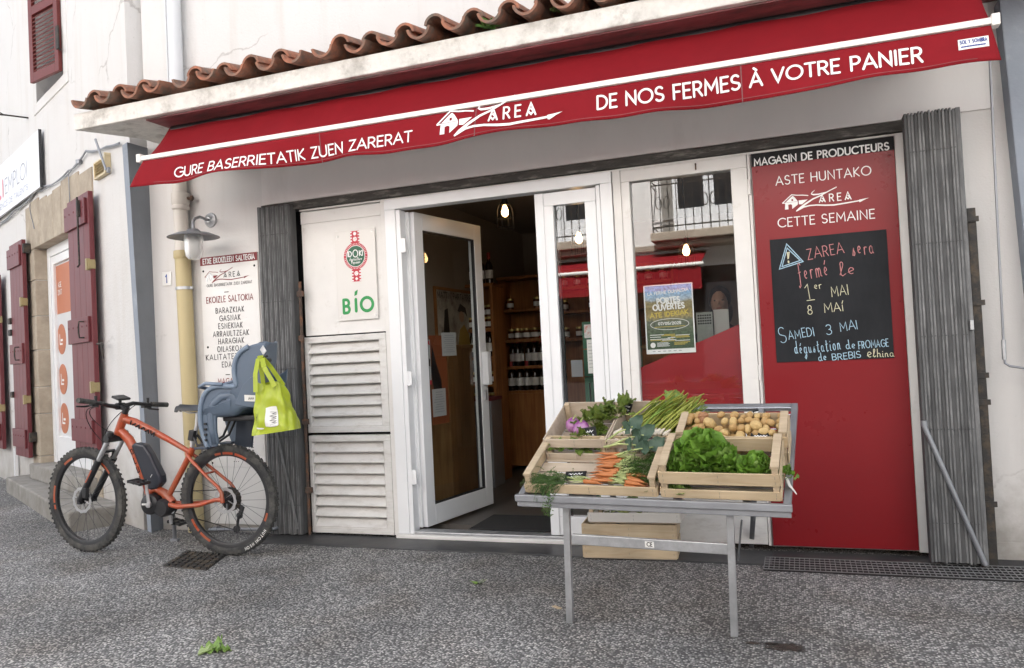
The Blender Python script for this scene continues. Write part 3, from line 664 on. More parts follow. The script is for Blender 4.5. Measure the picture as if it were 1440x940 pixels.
# --- shop front joinery -------------------------------------------------
YF = .0
def frame(mb, x0, x1, z0, z1, wl, wr, wb, wt, y0, y1, mi=0):
    if wb: mb.box((x0, y0, z0), (x1, y1, z0 + wb), mi)
    if wt: mb.box((x0, y0, z1 - wt), (x1, y1, z1), mi)
    mb.box((x0, y0, z0 + wb), (x0 + wl, y1, z1 - wt), mi); mb.box((x1 - wr, y0, z0 + wb), (x1, y1, z1 - wt), mi)
# louvred metal door leaf at the left: plain upper plate, two banks of slats
b = MB(); b.box((-3.355, .012, 1.435), (-2.66, .05, 2.34)); b.box((-3.355, .004, 2.25), (-2.66, .012, 2.335)); b.build('wall_panel', M['cream'], shop, bevel=.003)
for z0, z1, n in ((.735, 1.425, 8), (.02, .715, 8)):
    b = MB(); frame(b, -3.355, -2.69, z0, z1, .03, .055, .04, .045, -.012, .045)
    fr = b.build('louvre_panel', M['louvre'], shop, bevel=.003)
    b = MB(); pz = (z1 - z0 - .085) / n
    for k in range(n):
        zc = z0 + .04 + pz * k
        b.add([(-3.325, -.008, zc + .006), (-2.745, -.008, zc + .006), (-2.745, .042, zc + pz * .98), (-3.325, .042, zc + pz * .98),
               (-3.325, -.006, zc + .0), (-2.745, -.006, zc + .0), (-2.745, .045, zc + pz * .9), (-3.325, .045, zc + pz * .9)],
              [(0, 1, 2, 3), (7, 6, 5, 4), (4, 5, 1, 0), (3, 2, 6, 7)])
    b.build('slats', M['louvre'], fr)
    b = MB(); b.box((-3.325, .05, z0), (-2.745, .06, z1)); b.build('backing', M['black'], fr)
b = MB(); b.box((-2.69, -.004, .02), (-2.655, .05, 2.345)); b.build('jamb_strip', M['cream'], shop, bevel=.003)
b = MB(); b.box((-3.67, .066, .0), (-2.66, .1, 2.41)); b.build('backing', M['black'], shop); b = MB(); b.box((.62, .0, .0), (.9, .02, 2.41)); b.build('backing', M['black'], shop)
# white door frame
b = MB(); frame(b, -2.652, -1.04, .035, 2.345, .085, .075, .0, .07, -.02, .075)
b.box((-2.567, -.012, .035), (-2.535, .075, 2.27)); b.box((-1.145, -.012, .035), (-1.118, .075, 2.27)); b.build('door_frame', M['pvc'], shop, bevel=.004)
b = MB(); b.box((-2.66, -.045, .008), (-1.04, .1, .034)); b.build('door_sill', M['cream'], shop, bevel=.004)
b = MB(); b.box((-2.53, -.01, .036), (-1.12, .09, .05)); b.build('threshold', M['galv'], shop, bevel=.003)
# open leaf: hinged on the left, swung inwards
HX, HY = -2.505, .085
br = PL(690, 708, (0, 0, .06), (0, 0, 1)); tr_ = W(670, 322, br.y)
ang = math.atan2(br.y - HY, br.x - HX); LWd = math.hypot(br.y - HY, br.x - HX)
print('door leaf angle', math.degrees(ang), 'width', LWd)
ca, sa = math.cos(ang), math.sin(ang)
def leafp(u, t, z): return V((HX + u * ca + t * sa, HY + u * sa - t * ca, z))   # t towards the viewer side
def leafbox(mb, u0, u1, t0, t1, z0, z1, mi=0):
    c = leafp((u0 + u1) / 2, (t0 + t1) / 2, (z0 + z1) / 2)
    mb.obox(c, V((ca, sa, 0)) * (u1 - u0) / 2, V((sa, -ca, 0)) * (t1 - t0) / 2, (0, 0, (z1 - z0) / 2), mi)
LW_ = min(LWd, .95)
b = MB(); zb, zt = .06, 2.262
leafbox(b, 0, .10, -.03, .03, zb, zt); leafbox(b, LW_ - .1, LW_, -.03, .03, zb, zt); leafbox(b, .1, LW_ - .1, -.03, .03, zb, zb + .14); leafbox(b, .1, LW_ - .1, -.03, .03, zt - .12, zt)
leafbox(b, -.022, -.006, -.06, .0, zb, zt)
leaf = b.build('door', M['pvc'], shop, bevel=.004)
b = MB(); b.quad(leafp(.1, 0, zb + .14), leafp(LW_ - .1, 0, zb + .14), leafp(LW_ - .1, 0, zt - .12), leafp(.1, 0, zt - .12)); b.build('glass', M['doorglass'], leaf)
b = MB()
for (u0, u1, z0, z1) in ((.1, .11, zb + .14, zt - .12), (LW_ - .11, LW_ - .1, zb + .14, zt - .12)): leafbox(b, u0, u1, .0, .024, z0, z1)
leafbox(b, .11, LW_ - .11, .0, .024, zb + .14, zb + .15); leafbox(b, .11, LW_ - .11, .0, .024, zt - .13, zt - .12); b.build('glazing_seal', M['blackpl'], leaf)
b = MB(); leafbox(b, LW_ - .075, LW_ - .02, .03, .085, 1.0, 1.26); b.build('handle', M['pvc'], leaf, bevel=.006)
b = MB(); leafbox(b, LW_ - .065, LW_ - .04, .03, .045, .88, .96); b.build('lock', M['galv'], leaf, bevel=.003)
for z in (.42, 1.1, 2.02):
    b = MB(); b.tube([(-2.535 + .012, -.005, z - .05), (-2.535 + .012, -.005, z + .05)], .012, 10); b.box((-2.545, -.014, z - .045), (-2.5, .0, z + .045)); b.build('hinge', M['pvc'], leaf)
# fixed narrow leaf
b = MB(); frame(b, -1.55, -1.15, .055, 2.262, .115, .075, .12, .085, .005, .07)
b.box((-1.556, -.003, .055), (-1.497, .004, 2.262)); fl = b.build('side_light', M['pvc'], shop, bevel=.004)
b = MB(); b.quad((-1.435, .03, .175), (-1.225, .03, .175), (-1.225, .03, 2.177), (-1.435, .03, 2.177)); b.build('glass', M['glass'], fl)
b = MB(); b.box((-1.435, .036, .175), (-1.415, .06, 2.177)); b.build('glazing_seal', M['blackpl'], fl)
# white cover boards between door and window
b = MB(); b.box((-1.035, -.008, .035), (-.985, .08, 2.345)); b.build('cover_board', M['cream'], shop, bevel=.003)
# shop window
b = MB(); frame(b, -.985, -.225, .3, 2.345, .055, .095, .06, .075, .0, .08); wf = b.build('window_frame', M['cream'], shop, bevel=.005)
gx0, gx1, gz0, gz1 = -.93, -.32, .36, 2.27
b = MB(); b.quad((gx0, .038, gz0), (gx1, .038, gz0), (gx1, .038, gz1), (gx0, .038, gz1)); b.build('glass', M['glass'], wf)
b = MB()
zl, zr = W(905, 517, .053).z, W(1040, 456, .053).z
b.prism([(gx0, .053, gz0), (gx1, .053, gz0), (gx1, .053, zr), (gx0, .053, zl)], (0, .003, 0)); b.build('red_film', M['redfilm'], wf)
b = MB()
for z in (1.05, 2.15): b.tube([(-.218, -.004, z - .045), (-.218, -.004, z + .045)], .008, 8)
b.build('hinge', M['cream'], wf)
b = MB(); b.tube([(-.52, -.004, 2.325), (-.52, -.012, 2.325)], .006, 8); b.box((-.524, -.013, 2.29), (-.516, -.006, 2.325)); b.build('catch', M['rust'], wf)
b = MB(); b.box((-.985, .006, .04), (-.225, .08, .3)); b.build('kick_panel', M['louvre'], shop, bevel=.004)
b = MB(); b.box((-.222, .004, .035), (-.206, .07, 2.345)); b.box((.568, -.008, .03), (.618, .08, 2.345)); b.box((-.206, .002, 2.342), (.568, .07, 2.345)); b.build('post', M['cream'], shop, bevel=.003)
b = MB(); b.box((-.206, .02, .03), (.568, .07, 2.34)); b.build('closed_panel', M['cream'], shop)
# roughened base course at right
b = MB(); b.box((.93, -.008, .0), (1.2, .0, .1)); b.build('plinth', M['render_shop'], shop, bevel=.003)
# rear of the shop interior
b = MB(); b.box((-4.6, .3, .0), (.9, 5.69, .033)); struct('floor', b, M['floor'])
b = MB(); b.box((-3.05, .1, .033), (-2.95, 3.9, 2.7)); b.box((-2.95, 3.8, .033), (.85, 3.9, 2.7)); b.box((.75, .1, .033), (.85, 3.8, 2.7)); b.build('room_wall', M['interior'], shop)
b = MB(); b.box((-3.05, .1, 2.62), (.85, 3.9, 2.7)); b.build('room_ceiling', M['interior'], shop)

# drain grating and service cover
gd = thing('drain_grate', 'long black metal drain grating set in the ground below the red panel', 'drain grate', (.5, -.28, 0))
b = MB(); b.box((-.24, -.4, -.03), (1.5, -.15, .0035)); b.build('tray', M['black'], gd)
b = MB(); xx = -.24
while xx < 1.5: b.box((xx, -.4, .009), (xx + .004, -.15, .012)); xx += .026
for k in range(6): y = -.4 + .049 * k; b.box((-.24, y, .0085), (1.5, y + .004, .0125))
b.build('bars', mat('grate_bars', (.26, .26, .265), .5, .4, var=.4, vscale=12), gd)
cv = [G(229, 797), G(262, 776), G(336, 781), G(290, 803)]
cc = (cv[0] + cv[1] + cv[2] + cv[3]) / 4
gd = thing('drain_cover', 'square dark cast iron drain cover in the ground behind the bicycle wheel', 'drain cover', cc)
b = MB(); e1 = (cv[3] - cv[0]); e2 = (cv[1] - cv[0]); b.prism([tuple(p + V((0, 0, -.02))) for p in (cv[0], cv[3], cv[3] + e2, cv[1])], (0, 0, .026)); b.build('plate', M['iron'], gd, bevel=.003, fixn=True)
b = MB()
for i in range(7):
    for j in range(7):
        p = cv[0] + e1 * (i + .5) / 7 + e2 * (j + .5) / 7; b.obox(p + V((0, 0, .008)), e1 * .05, e2 * .05, (0, 0, .004))
b.build('studs', M['iron'], gd)
# ------------------------------------------------------------------ awning
AY = -.62
aL, aR = W(198, 224, AY), W(1399, 30, AY)
zb_ = lambda x: aL.z + (aR.z - aL.z) * (x - aL.x) / (aR.x - aL.x)
aw = thing('awning', 'long red canvas awning with white lettering over the shop front', 'awning', ((aL.x + aR.x) / 2, -.4, 2.5))
xl_, xr_ = aL.x + .03, aR.x - .02
b = MB()
b.grid(lambda u, v: (xl_ + (xr_ - xl_) * u + (1 - v) * (.04 * (1 - u)), AY + .005 + (.25 * v) , zb_(xl_ + (xr_ - xl_) * u) + .012 + v * (2.982 - zb_(xl_ + (xr_ - xl_) * u)) - .022 * math.sin(math.pi * v) * (1 + .25 * math.sin(u * 23)) + .004 * math.sin(u * 61 + v * 4)), 120, 10, thick=.003)
b.build('canopy', M['awning'], aw, smooth=180)
def valy(x, t):
    return AY - .012 - t * (.022 + .028 * math.sin(x * 3.1 + .6) + .017 * math.sin(x * 7.3 + 1) + .006 * math.sin(x * 17)) - .012 * t * t * math.sin(x * 5.0)
def valbot(x):
    return .185 + .012 * math.sin(x * 3.1 + 2.0) + .007 * math.sin(x * 6.1 + 1.2) + .0035 * math.sin(x * 13) - (.03 * max(0, (xl_ + .28 - x) / .28))
b = MB()
def vfn(u, v):
    x = xl_ + (xr_ - xl_) * u; return (x - .1 * v * max(0, 1 - u * 26) + .03 * v * max(0, 1 - (1 - u) * 30), valy(x, v), zb_(x) - .02 - v * valbot(x))
b.grid(vfn, 260, 10, thick=.0025)
val = b.build('valance', M['awning'], aw, smooth=180)
b = MB()
for xx in (-2.75, -2.1 + .42, -.2):
    b.grid(lambda u, v: (lambda p: (p[0], p[1] - .0012, p[2]))((xx + .006 * u, valy(xx + .006 * u, v), zb_(xx) - .02 - v * valbot(xx))), 1, 8)
b.grid(lambda u, v: (lambda x: (x, valy(x, .9) - .0012, zb_(x) - .02 - (.9 + .015 * v) * valbot(x)))(xl_ + .1 + (xr_ - xl_ - .12) * u), 200, 1)
b.build('seam', M['soffit'], val)
def vmap(u, v, k=0.0):
    t = min(1, max(0, (zb_(u) - .02 - v) / valbot(u))); return V((u, valy(u, t) - .0035 - k, v))
def vpx(px, py): return W(px, py, AY - .03)
b = MB()
for s, p0, p1, h, w in (('GURE BASERRIETATIK ZUEN ZARERAT', (246, 250), (580, 199), .064, .0098), ('DE NOS FERMES À VOTRE PANIER', (839, 154), (1298, 87), .074, .0118)):
    a, c = vpx(*p0), vpx(*p1); L_ = (c - a).length
    text(b, s, a.x, a.z, h, w, vmap, al='l', width=L_, rot=math.atan2(c.z - a.z, c.x - a.x), seg=.02, track=.13)
b.build('lettering', M['white'], val)
b = MB(); a, c = vpx(615, 192), vpx(790, 160); zlogo(b, a.x, a.z, (c - a).length, vmap, seg=.02, thin=1.15); b.build('logo', M['white'], val)
a, c = vpx(1348, 71), vpx(1391, 58)
b = MB(); b.grid(lambda u, v: vmap(a.x + (c.x - a.x) * u, a.z - .002 + .052 * v, -.0012), 6, 2); lb = b.build('maker_label', M['white'], val)
b = MB(); text(b, 'SOL Y SOMBRA', (a.x + c.x) / 2, a.z + .026, .017, .0034, vmap, width=(c.x - a.x) * .88)
for k in range(9): stroke(b, [(a.x + (c.x - a.x) * (.1 + .09 * k), a.z + .011), (a.x + (c.x - a.x) * (.15 + .09 * k), a.z + .011)], .007, vmap)
b.build('label_print', mat('blue_ink', (.03, .06, .25), .5), val)
b = MB(); b.obox((aL + aR) / 2 + V((0, -.004, 0)), (aR - aL) / 2, (0, .015, 0), (0, 0, .0155)); b.build('front_bar', M['white_bar'], aw, bevel=.004)
b = MB()
for p, s_ in ((aL, -1), (aR, 1)):
    b = MB(); b.box((p.x - .018, AY - .026, p.z - .026), (p.x + .018, AY + .03, p.z + .03)); b.build('end_cap', M['white_bar'], aw, bevel=.004)
for x in (xl_ + .12, xr_ - .12):
    b = MB(); b.beam((x, AY + .03, zb_(x)), (x, -.06, 2.86), .03, .05); b.box((x - .05, -.07, 2.8), (x + .05, -.013, 2.95)); b.build('arm', M['white_bar'], aw)
b = MB(); b.tube([(xl_ + .02, -.36, 2.968), (xr_, -.36, 2.968)], .03, 12); b.build('roller', M['blackpl'], aw, smooth=40)
# crank rod of the awning
cr = [W(1393, 92, -.13), W(1402.6, 310, -.13), W(1412, 500, -.13), W(1413.5, 511, -.13), W(1420, 515, -.14), W(1440, 518, -.15), W(1452, 519, -.15)]
cr[0].z = 2.8
ck = thing('crank_handle', 'thin grey awning crank rod hanging on the wall right of the folded grille', 'crank rod', cr[3])
b = MB(); b.tube(cr, .0065, 8); b.build('rod', M['galv_d'], ck, smooth=60)
b = MB(); b.tube([W(1411, 478, -.13), W(1412.4, 506, -.13)], .011, 10); b.build('grip', M['galv'], ck, smooth=60)

# ------------------------------------------------------------------ folded scissor grilles
def grille(x0, x1, yf, yb, z0, z1, label, n, post_left):
    g = thing('folding_grille', label, 'folding grille', ((x0 + x1) / 2, (yf + yb) / 2, z0), 'folded grilles beside the shop front')
    b = MB(); c = MB(); st = (x1 - x0) / n
    for k in range(n):
        xa = x0 + k * st; y = yf + rnd.uniform(0, .004); (b if k % 3 else c).box((xa + .002, y, z0 + rnd.uniform(0, .01)), (xa + st * .74, yb, z1 - rnd.uniform(0, .012)))
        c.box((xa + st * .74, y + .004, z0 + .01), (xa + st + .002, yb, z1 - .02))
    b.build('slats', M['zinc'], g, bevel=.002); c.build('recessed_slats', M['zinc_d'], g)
    b = MB()
    for q in range(5):
        zz = z0 + (z1 - z0) * (.09 + .205 * q)
        for k in range(n):
            xa = x0 + (k + .33) * st; b.tube([(xa, yf + .004, zz), (xa, yf - .004, zz)], .0032, 6)
    b.build('rivets', M['zinc_d'], g)
    return g
g1 = grille(-3.648, -3.385, -.085, -.01, .012, 2.40, 'grey folded scissor grille standing at the louvred panel behind the shopping bag', 19, True)
b = MB(); b.box((-3.672, -.075, .012), (-3.652, -.003, 2.4)); b.build('post', M['zinc'], g1, bevel=.003)
b = MB(); b.tube([(-3.355, -.045, .01), (-3.35, -.045, 1.83)], .011, 8); b.build('lock_bar', M['rust'], g1, smooth=50)
for z in (1.74, 1.42, .82, .33): b = MB(); b.box((-3.368, -.062, z - .02), (-3.335 + rnd.uniform(0, .02), -.04, z + .02)); b.build('lug', M['rust'], g1)
b = MB(); b.beam((-3.64, -.095, 1.12), (-3.42, -.095, .06), .004, .02, up=(1, 0, 0)); b.build('brace', M['zinc'], g1)
g2 = grille(.598, .842, -.2, -.1, .02, 2.415, 'grey folded scissor grille with a long diagonal bar right of the red panel', 15, False)
b = MB(); b.box((.842, -.19, .012), (.866, -.1, 2.41)); b.build('post', M['zinc'], g2, bevel=.003)
b = MB(); b.box((.872, -.15, .0), (.915, -.06, 1.88)); b.build('lock_bar', M['iron'], g2, bevel=.004)
for z in (1.82, 1.38, 1.0, .86, .33): b = MB(); b.box((.862, -.16, z - .014), (.922 + rnd.uniform(0, .008), -.15, z + .014)); b.build('lug', M['iron'], g2)
a, c = W(1300, 600, -.21), W(1386, 795, -.21)
b = MB(); b.tube([a, c], .013, 8); b.tube([a, a + V((-.002, .0, .03))], .016, 8); b.build('brace', M['galv_d'], g2, smooth=50)
b = MB(); b.box((.845, -.212, 1.24), (.862, -.19, 1.29)); b.build('latch', M['galv'], g2, bevel=.002)

# ------------------------------------------------------------------ signs
def stext(b, s, p0, p1, h, w, y, mi=0, flat=True, **k):
    a, c = W(*p0, y), W(*p1, y)
    z = (a.z + c.z) / 2 if flat else a.z
    rot = 0 if flat else math.atan2(c.z - a.z, c.x - a.x)
    text(b, s, a.x, z, h, w, lambda u, v, q=0.0: V((u, y - .0012 - q, v)), al='l', width=(c - a).length if not k.pop('nofit', None) else None, rot=rot, mi=mi, **k)
def screw(b, x, z, y, r=.007):
    b.lathe([(0, .004), (r * .7, .0035), (r, .0)], (x, y, z), (0, -1, 0), 10)
# red producer panel
sp = thing('shop_sign', 'tall glossy red shop panel with black header and white lettering', 'sign', (.18, -.01, .04))
b = MB(); b.box((-.197, -.014, .042), (.566, .0, 2.34)); b.build('board', M['red'], sp, bevel=.002)
b = MB(); b.box((-.197, -.0165, 2.264), (.566, -.0142, 2.34)); b.build('header', M['black'], sp)
b = MB(); stext(b, 'MAGASIN DE PRODUCTEURS', (1060.6, 232.5), (1250.5, 212), .04, .0078, -.0168)
stext(b, 'ASTE HUNTAKO', (1091, 260), (1225.5, 247), .05, .0056, -.0145)
stext(b, 'CETTE SEMAINE', (1094, 320), (1230.6, 307), .05, .0056, -.0145)
b.build('lettering', M['white'], sp)
b = MB(); a, c = W(1101, 296, -.015), W(1222, 278, -.015); zlogo(b, a.x, a.z, c.x - a.x, lambda u, v, q=0.0: V((u, -.0155 - q, v))); b.build('logo', M['white'], sp)
b = MB()
for x, z in ((-.17, 2.235), (.54, 2.235), (-.17, 1.2), (.55, 1.42), (.552, .62), (-.17, .4)): screw(b, x, z, -.0142)
b.build('screws', M['red'], sp)
# chalkboard
cb = thing('chalkboard', 'black chalkboard with coloured handwriting fixed on the red panel', 'chalkboard', (.19, -.02, 1.1))
M['chalkboard'] = mat('chalkboard_black', (.016, .017, .02), .8, spec=.2, var=.3, vscale=3, col2=(.032, .034, .037), c2amt=.4, c2scale=2.2, c2sharp=.5, stretch=(1.6, 1, .7))
b = MB(); b.box((-.12, -.02, 1.106), (.5, -.0145, 1.824)); b.build('board', M['chalkboard'], cb, bevel=.001)
YC = -.0202
ch = {'red': MB(), 'cream': MB(), 'blue': MB()}
def zp(x, y): return (1040 + x / 2.765, 180 + y / 2.765)
def chalk(col, s, p0, p1, h, w=.004): stext(ch[col], s, zp(*p0), zp(*p1), h, w, YC, flat=False, jit=.05, track=.12)
cm = lambda u, v, q=0.0: V((u, YC - .0012 - q, v))
def cpt(x, y): p = W(*zp(x, y), YC); return (p.x, p.z)
for tri in (((155, 550), (247, 520), (183, 452)), ((165, 540), (236, 516), (185, 468))): stroke(ch['blue'], [cpt(*p) for p in tri] + [cpt(*tri[0])], .0055, cm)
polyfill(ch['cream'], [cpt(183, 484), cpt(196, 482), cpt(192, 508), cpt(187, 512)], cm); stroke(ch['cream'], [cpt(190, 519), cpt(191, 524)], .009, cm)
chalk('red', 'ZAREA', (265, 513), (408, 487), .062); chalk('red', 'sera', (440, 497), (522, 485), .1)
chalk('red', 'fermé', (232, 592), (345, 572), .115); chalk('red', 'le', (390, 575), (452, 565), .085)
chalk('cream', '1', (258, 668), (282, 664), .088); stroke(ch['cream'], [cpt(262, 672), cpt(292, 668)], .0042, cm); chalk('cream', 'er', (292, 628), (320, 622), .05, .0034)
chalk('cream', 'MAI', (358, 657), (425, 648), .056); chalk('cream', '8', (266, 728), (285, 726), .052); chalk('cream', 'MAÍ', (330, 720), (405, 711), .05)
chalk('blue', 'S', (157, 836), (188, 830), .094); chalk('blue', 'AMEDI', (192, 824), (292, 808), .05); chalk('blue', '3', (338, 805), (362, 802), .058); chalk('blue', 'MAI', (392, 792), (460, 782), .05)
chalk('blue', 'dégustation', (216, 880), (393, 862), .08); chalk('blue', 'de', (415, 862), (452, 857), .056); chalk('blue', 'FROMAGE', (463, 859), (580, 850), .04)
chalk('blue', 'de', (308, 908), (340, 904), .05); chalk('blue', 'BREBIS', (360, 904), (473, 893), .036)
chalk('cream', 'e', (497, 893), (518, 890), .07); chalk('cream', 'lhina', (519, 892), (600, 888), .046)
for c, col in (('red', (.55, .24, .24)), ('cream', (.62, .6, .42)), ('blue', (.38, .56, .68))): ch[c].build('chalk_writing', mat('chalk_' + c, col, .9, var=.3, vscale=60), cb)
# tall sign with the list of produce
sg = thing('sign', 'tall white sign with red header and produce list beside the yellow pipe', 'sign', (-4.0, -.01, .06))
sx0, sx1 = -4.262, -3.735; zs = W(340, 657).z
b = MB(); b.box((sx0, -.012, zs + .002), (sx1, .0, 2.085)); b.box((sx0, -.011, .06), (sx1, .0, zs - .002)); b.build('board', M['signw'], sg, bevel=.0015)
b = MB(); b.box((sx0, -.0142, 2.022), (sx1, -.0122, 2.085)); b.build('header', M['red_ink'], sg)
YS = -.0122
b = MB(); stext(b, 'ETXE EKOIZLEEN SALTEGIA', (285.5, 372), (358, 364), .037, .0068, -.0144); b.build('header_lettering', M['white'], sg)
b = MB(); stext(b, 'EKOIZLE SALTOKIA', (290.6, 427.3), (356, 421), .044, .006, YS); stext(b, 'MAGA', (307, 541), (328, 539.5), .042, .006, YS); b.build('red_lettering', M['red_ink'], sg)
b = MB()
for s, p0, p1 in (('BARAZKIAK', (303.6, 441), (343.4, 438)), ('GASNAK', (309, 451.8), (338.4, 449.7)), ('ESNEKIAK', (307.4, 462.7), (341.4, 460.5)), ('ARRAULTZEAK', (300, 473.5), (350.3, 471.6)), ('HARAGIAK', (307.4, 484), (343.4, 482)), ('OILASKOA', (306, 495), (341, 493.3)), ('KALITATEZ', (290, 506.7), (335, 504.6)), ('EDA', (312.4, 516.6), (326, 516)),
                  ('S', (337, 597), (342, 597)), ('ES', (339, 608), (349, 607.6)), ('LES', (339, 619), (354, 618.6)), ('EINE', (338, 630), (357, 629)), ('BOISSONS', (318, 642), (358, 639.6))):
    stext(b, s, p0, p1, .039, .0054, YS, track=.26)
for px, py in ((320, 411), (322, 527)): p = W(px, py); b.box((p.x - .02, -.0135, p.z - .003), (p.x + .02, -.0122, p.z + .003))
for k in (-1, 0, 1): p = W(334 + 3 * k, 649); b.box((p.x - .003, -.0135, p.z - .003), (p.x + .003, -.0122, p.z + .003))
stext(b, 'GURE BASERRIETATIK ZUEN ZARERAT', (291, 404.6), (355, 398), .021, .0026, YS)
b.build('lettering', M['darkgrey_ink'], sg)
b = MB(); a, c = W(290, 397), W(352, 389); zlogo(b, a.x, a.z, c.x - a.x, lambda u, v, q=0.0: V((u, -.0128 - q, v)), mi=(1, 0, 2)); b.build('logo', [M['red_ink'], M['galv'], M['darkgrey_ink']], sg)
b = MB()
for x, z in ((sx0 + .025, 1.98), (sx1 - .03, 1.985), (sx0 + .04, W(289, 489).z), (sx0 + .04, W(300, 651).z), (sx1 - .03, 1.3)): screw(b, x, z, -.0122, .009)
b.build('screws', M['black'], sg)
# small certification plate
bs = thing('sign', 'small white plate with a round red and green emblem and green BIO lettering', 'sign', (-2.905, 0, 1.53))
M['green'] = mat('green_ink', (.02, .28, .07), .5); M['dgreen'] = mat('dark_green_ink', (.018, .11, .055), .5); M['red2'] = mat('emblem_red', (.5, .03, .05), .5)
b = MB(); b.box((-3.068, -.004, 1.527), (-2.743, .003, 2.167)); b.build('plate', mat('plate_white', (.68, .66, .63), .35), bs, bevel=.001)
def ezp(x, y): p = W(460 + x / 5.88, 310 + y / 5.88, -.005); return p.x, p.z
ec = ezp(236, 297); er = .1
fn = lambda u, v, q=0.0: V((u, -.0052 - q, v))
def disc(b, cx0, cz0, r, mi, y, n=40):
    b.add([(cx0 + r * math.cos(2 * math.pi * i / n), y, cz0 + r * math.sin(2 * math.pi * i / n)) for i in range(n)], [tuple(range(n))], mi)
b = MB(); disc(b, *ec, .096, 0, -.0056); disc(b, *ec, .077, 1, -.0062); disc(b, *ec, .073, 2, -.0066)
for s_ in (1, -1):
    zc = ec[1] + s_ * .13; b.add([(ec[0] - .036, -.005, zc - .05), (ec[0] + .036, -.005, zc - .05), (ec[0] + .036, -.005, zc + .05), (ec[0] - .036, -.005, zc + .05)], [(0, 1, 2, 3)], 0)
    for k in range(5):
        for q in (-1, 1): x = ec[0] + q * .03; z = zc - .042 + .021 * k; b.add([(x - .006, -.0053, z - .005), (x + .006, -.0053, z - .005), (x + .006, -.0053, z + .005), (x - .006, -.0053, z + .005)], [(0, 1, 2, 3)], 1)
    disc(b, ec[0], ec[1] + s_ * .122, .016, 1, -.0054, 16); disc(b, ec[0], ec[1] + s_ * .16, .013, 1, -.0054, 4 if s_ < 0 else 16)
    for k in range(4): a = k * math.pi / 2 + .4; disc(b, ec[0] + .008 * math.cos(a), ec[1] + s_ * .122 + .008 * math.sin(a), .003, 0, -.0058, 8)
for k in range(44):
    a = 2 * math.pi * k / 44
    if abs(math.sin(a)) < .12: continue
    d_ = V((math.cos(a), 0, math.sin(a))); stroke(b, [(ec[0] + .083 * d_.x, ec[1] + .083 * d_.z), (ec[0] + .09 * d_.x, ec[1] + .09 * d_.z)], .0035, lambda u, v, q=0.0: V((u, -.0062 - q, v)), 1)
for q, (s, dx, h) in enumerate((('ID', -.048, .036), ('O', .0, .05), ('KI', .046, .036))):
    text(b, s, ec[0] + dx * .98, ec[1] + (.0 if q != 1 else -.006), h, .0065, lambda u, v, k=0.0: V((u, -.0072 - k, v)), mi=1, sx=.9 if q != 1 else .85, track=.1)
text(b, 'Agriculture', ec[0], ec[1] - .03, .024, .0028, lambda u, v, k=0.0: V((u, -.0072 - k, v)), mi=1, width=.1, shear=.15)
text(b, 'Paysanne', ec[0], ec[1] - .052, .024, .0028, lambda u, v, k=0.0: V((u, -.0072 - k, v)), mi=1, width=.07, shear=.2)
b.build('emblem', [M['red2'], M['white'], M['dgreen']], bs)
b = MB(); a = ezp(133, 768); c = ezp(383, 752); zc = (a[1] + c[1]) / 2
text(b, 'B', a[0] + .002, zc, .094, .021, fn, al='l', sx=.95); i_ = ezp(242, 755); stroke(b, [(i_[0], zc + .008), (i_[0], zc + .092)], .022, fn)
o_ = ezp(330, 690); stroke(b, [(o_[0] + .047 * math.cos(t * math.pi / 12), zc + .052 + .047 * math.sin(t * math.pi / 12)) for t in range(25)], .022, fn)
polyfill(b, [(i_[0] - .01, zc + .115), (i_[0] + .012, zc + .125), (i_[0] + .02, zc + .16), (i_[0] - .006, zc + .146)], fn)
b.build('lettering', M['green'], bs)
b = MB()
for x, z in ((-3.045, 2.13), (-2.765, 2.145), (-3.045, 1.555), (-2.765, 1.555)): screw(b, x, z, -.0042, .01)
b.build('screws', M['signw'], bs)
# house number
p = W(235.5, 392.5)
hn = thing('house_number', 'little white enamel house number plate with a blue 1', 'number plate', (p.x, -.01, p.z - .05))
b = MB(); b.box((p.x - .045, -.01, p.z - .055), (p.x + .045, .0, p.z + .055)); b.build('plate', M['signw'], hn, bevel=.008)
b = MB(); text(b, '1', p.x, p.z - .03, .06, .011, lambda u, v, k=0.0: V((u, -.0112 - k, v))); b.build('numeral', mat('blue_enamel', (.03, .07, .3), .4), hn)

# ------------------------------------------------------------------ wall lamp
lc = W(272, 331, -.27); wp = W(296.5, 310)
wl = thing('wall_lamp', 'round grey metal wall lamp with a frosted glass jar above the white sign', 'wall lamp', (wp.x, 0, wp.z))
b = MB(); b.lathe([(0, .03), (.02, .03), (.028, .02), (.052, .012), (.058, .0)], (wp.x, 0, wp.z), (0, -1, 0), 28); b.build('wall_plate', M['galv'], wl, smooth=40)
b = MB(); b.tube([(wp.x, -.02, wp.z), (wp.x + (lc.x - wp.x) * .1, -.07, wp.z - .004), (wp.x + (lc.x - wp.x) * .5, -.13, wp.z - .005), (lc.x - .0, -.2, wp.z - .012), (lc.x, -.245, wp.z - .03), (lc.x, -.268, wp.z - .055), (lc.x, -.27, lc.z + .01)], .011, 10); b.build('arm', M['galv_d'], wl, smooth=60)
lt = V((lc.x, -.27, lc.z))
b = MB(); b.lathe([(.0, .045), (.035, .045), (.05, .03), (.06, .02), (.12, .012), (.178, -.012), (.182, -.016), (.176, -.018), (.12, .004), (.05, .012), (.045, .012)], lt, (0, 0, 1), 40); b.build('shade', M['galv_d'], wl, smooth=35)
fg = bpy.data.materials.new('frosted_glass'); fg.use_nodes = True; q = fg.node_tree.nodes['Principled BSDF']; q.inputs['Base Color'].default_value = (.8, .8, .78, 1); q.inputs['Transmission Weight'].default_value = .55; q.inputs['Roughness'].default_value = .4
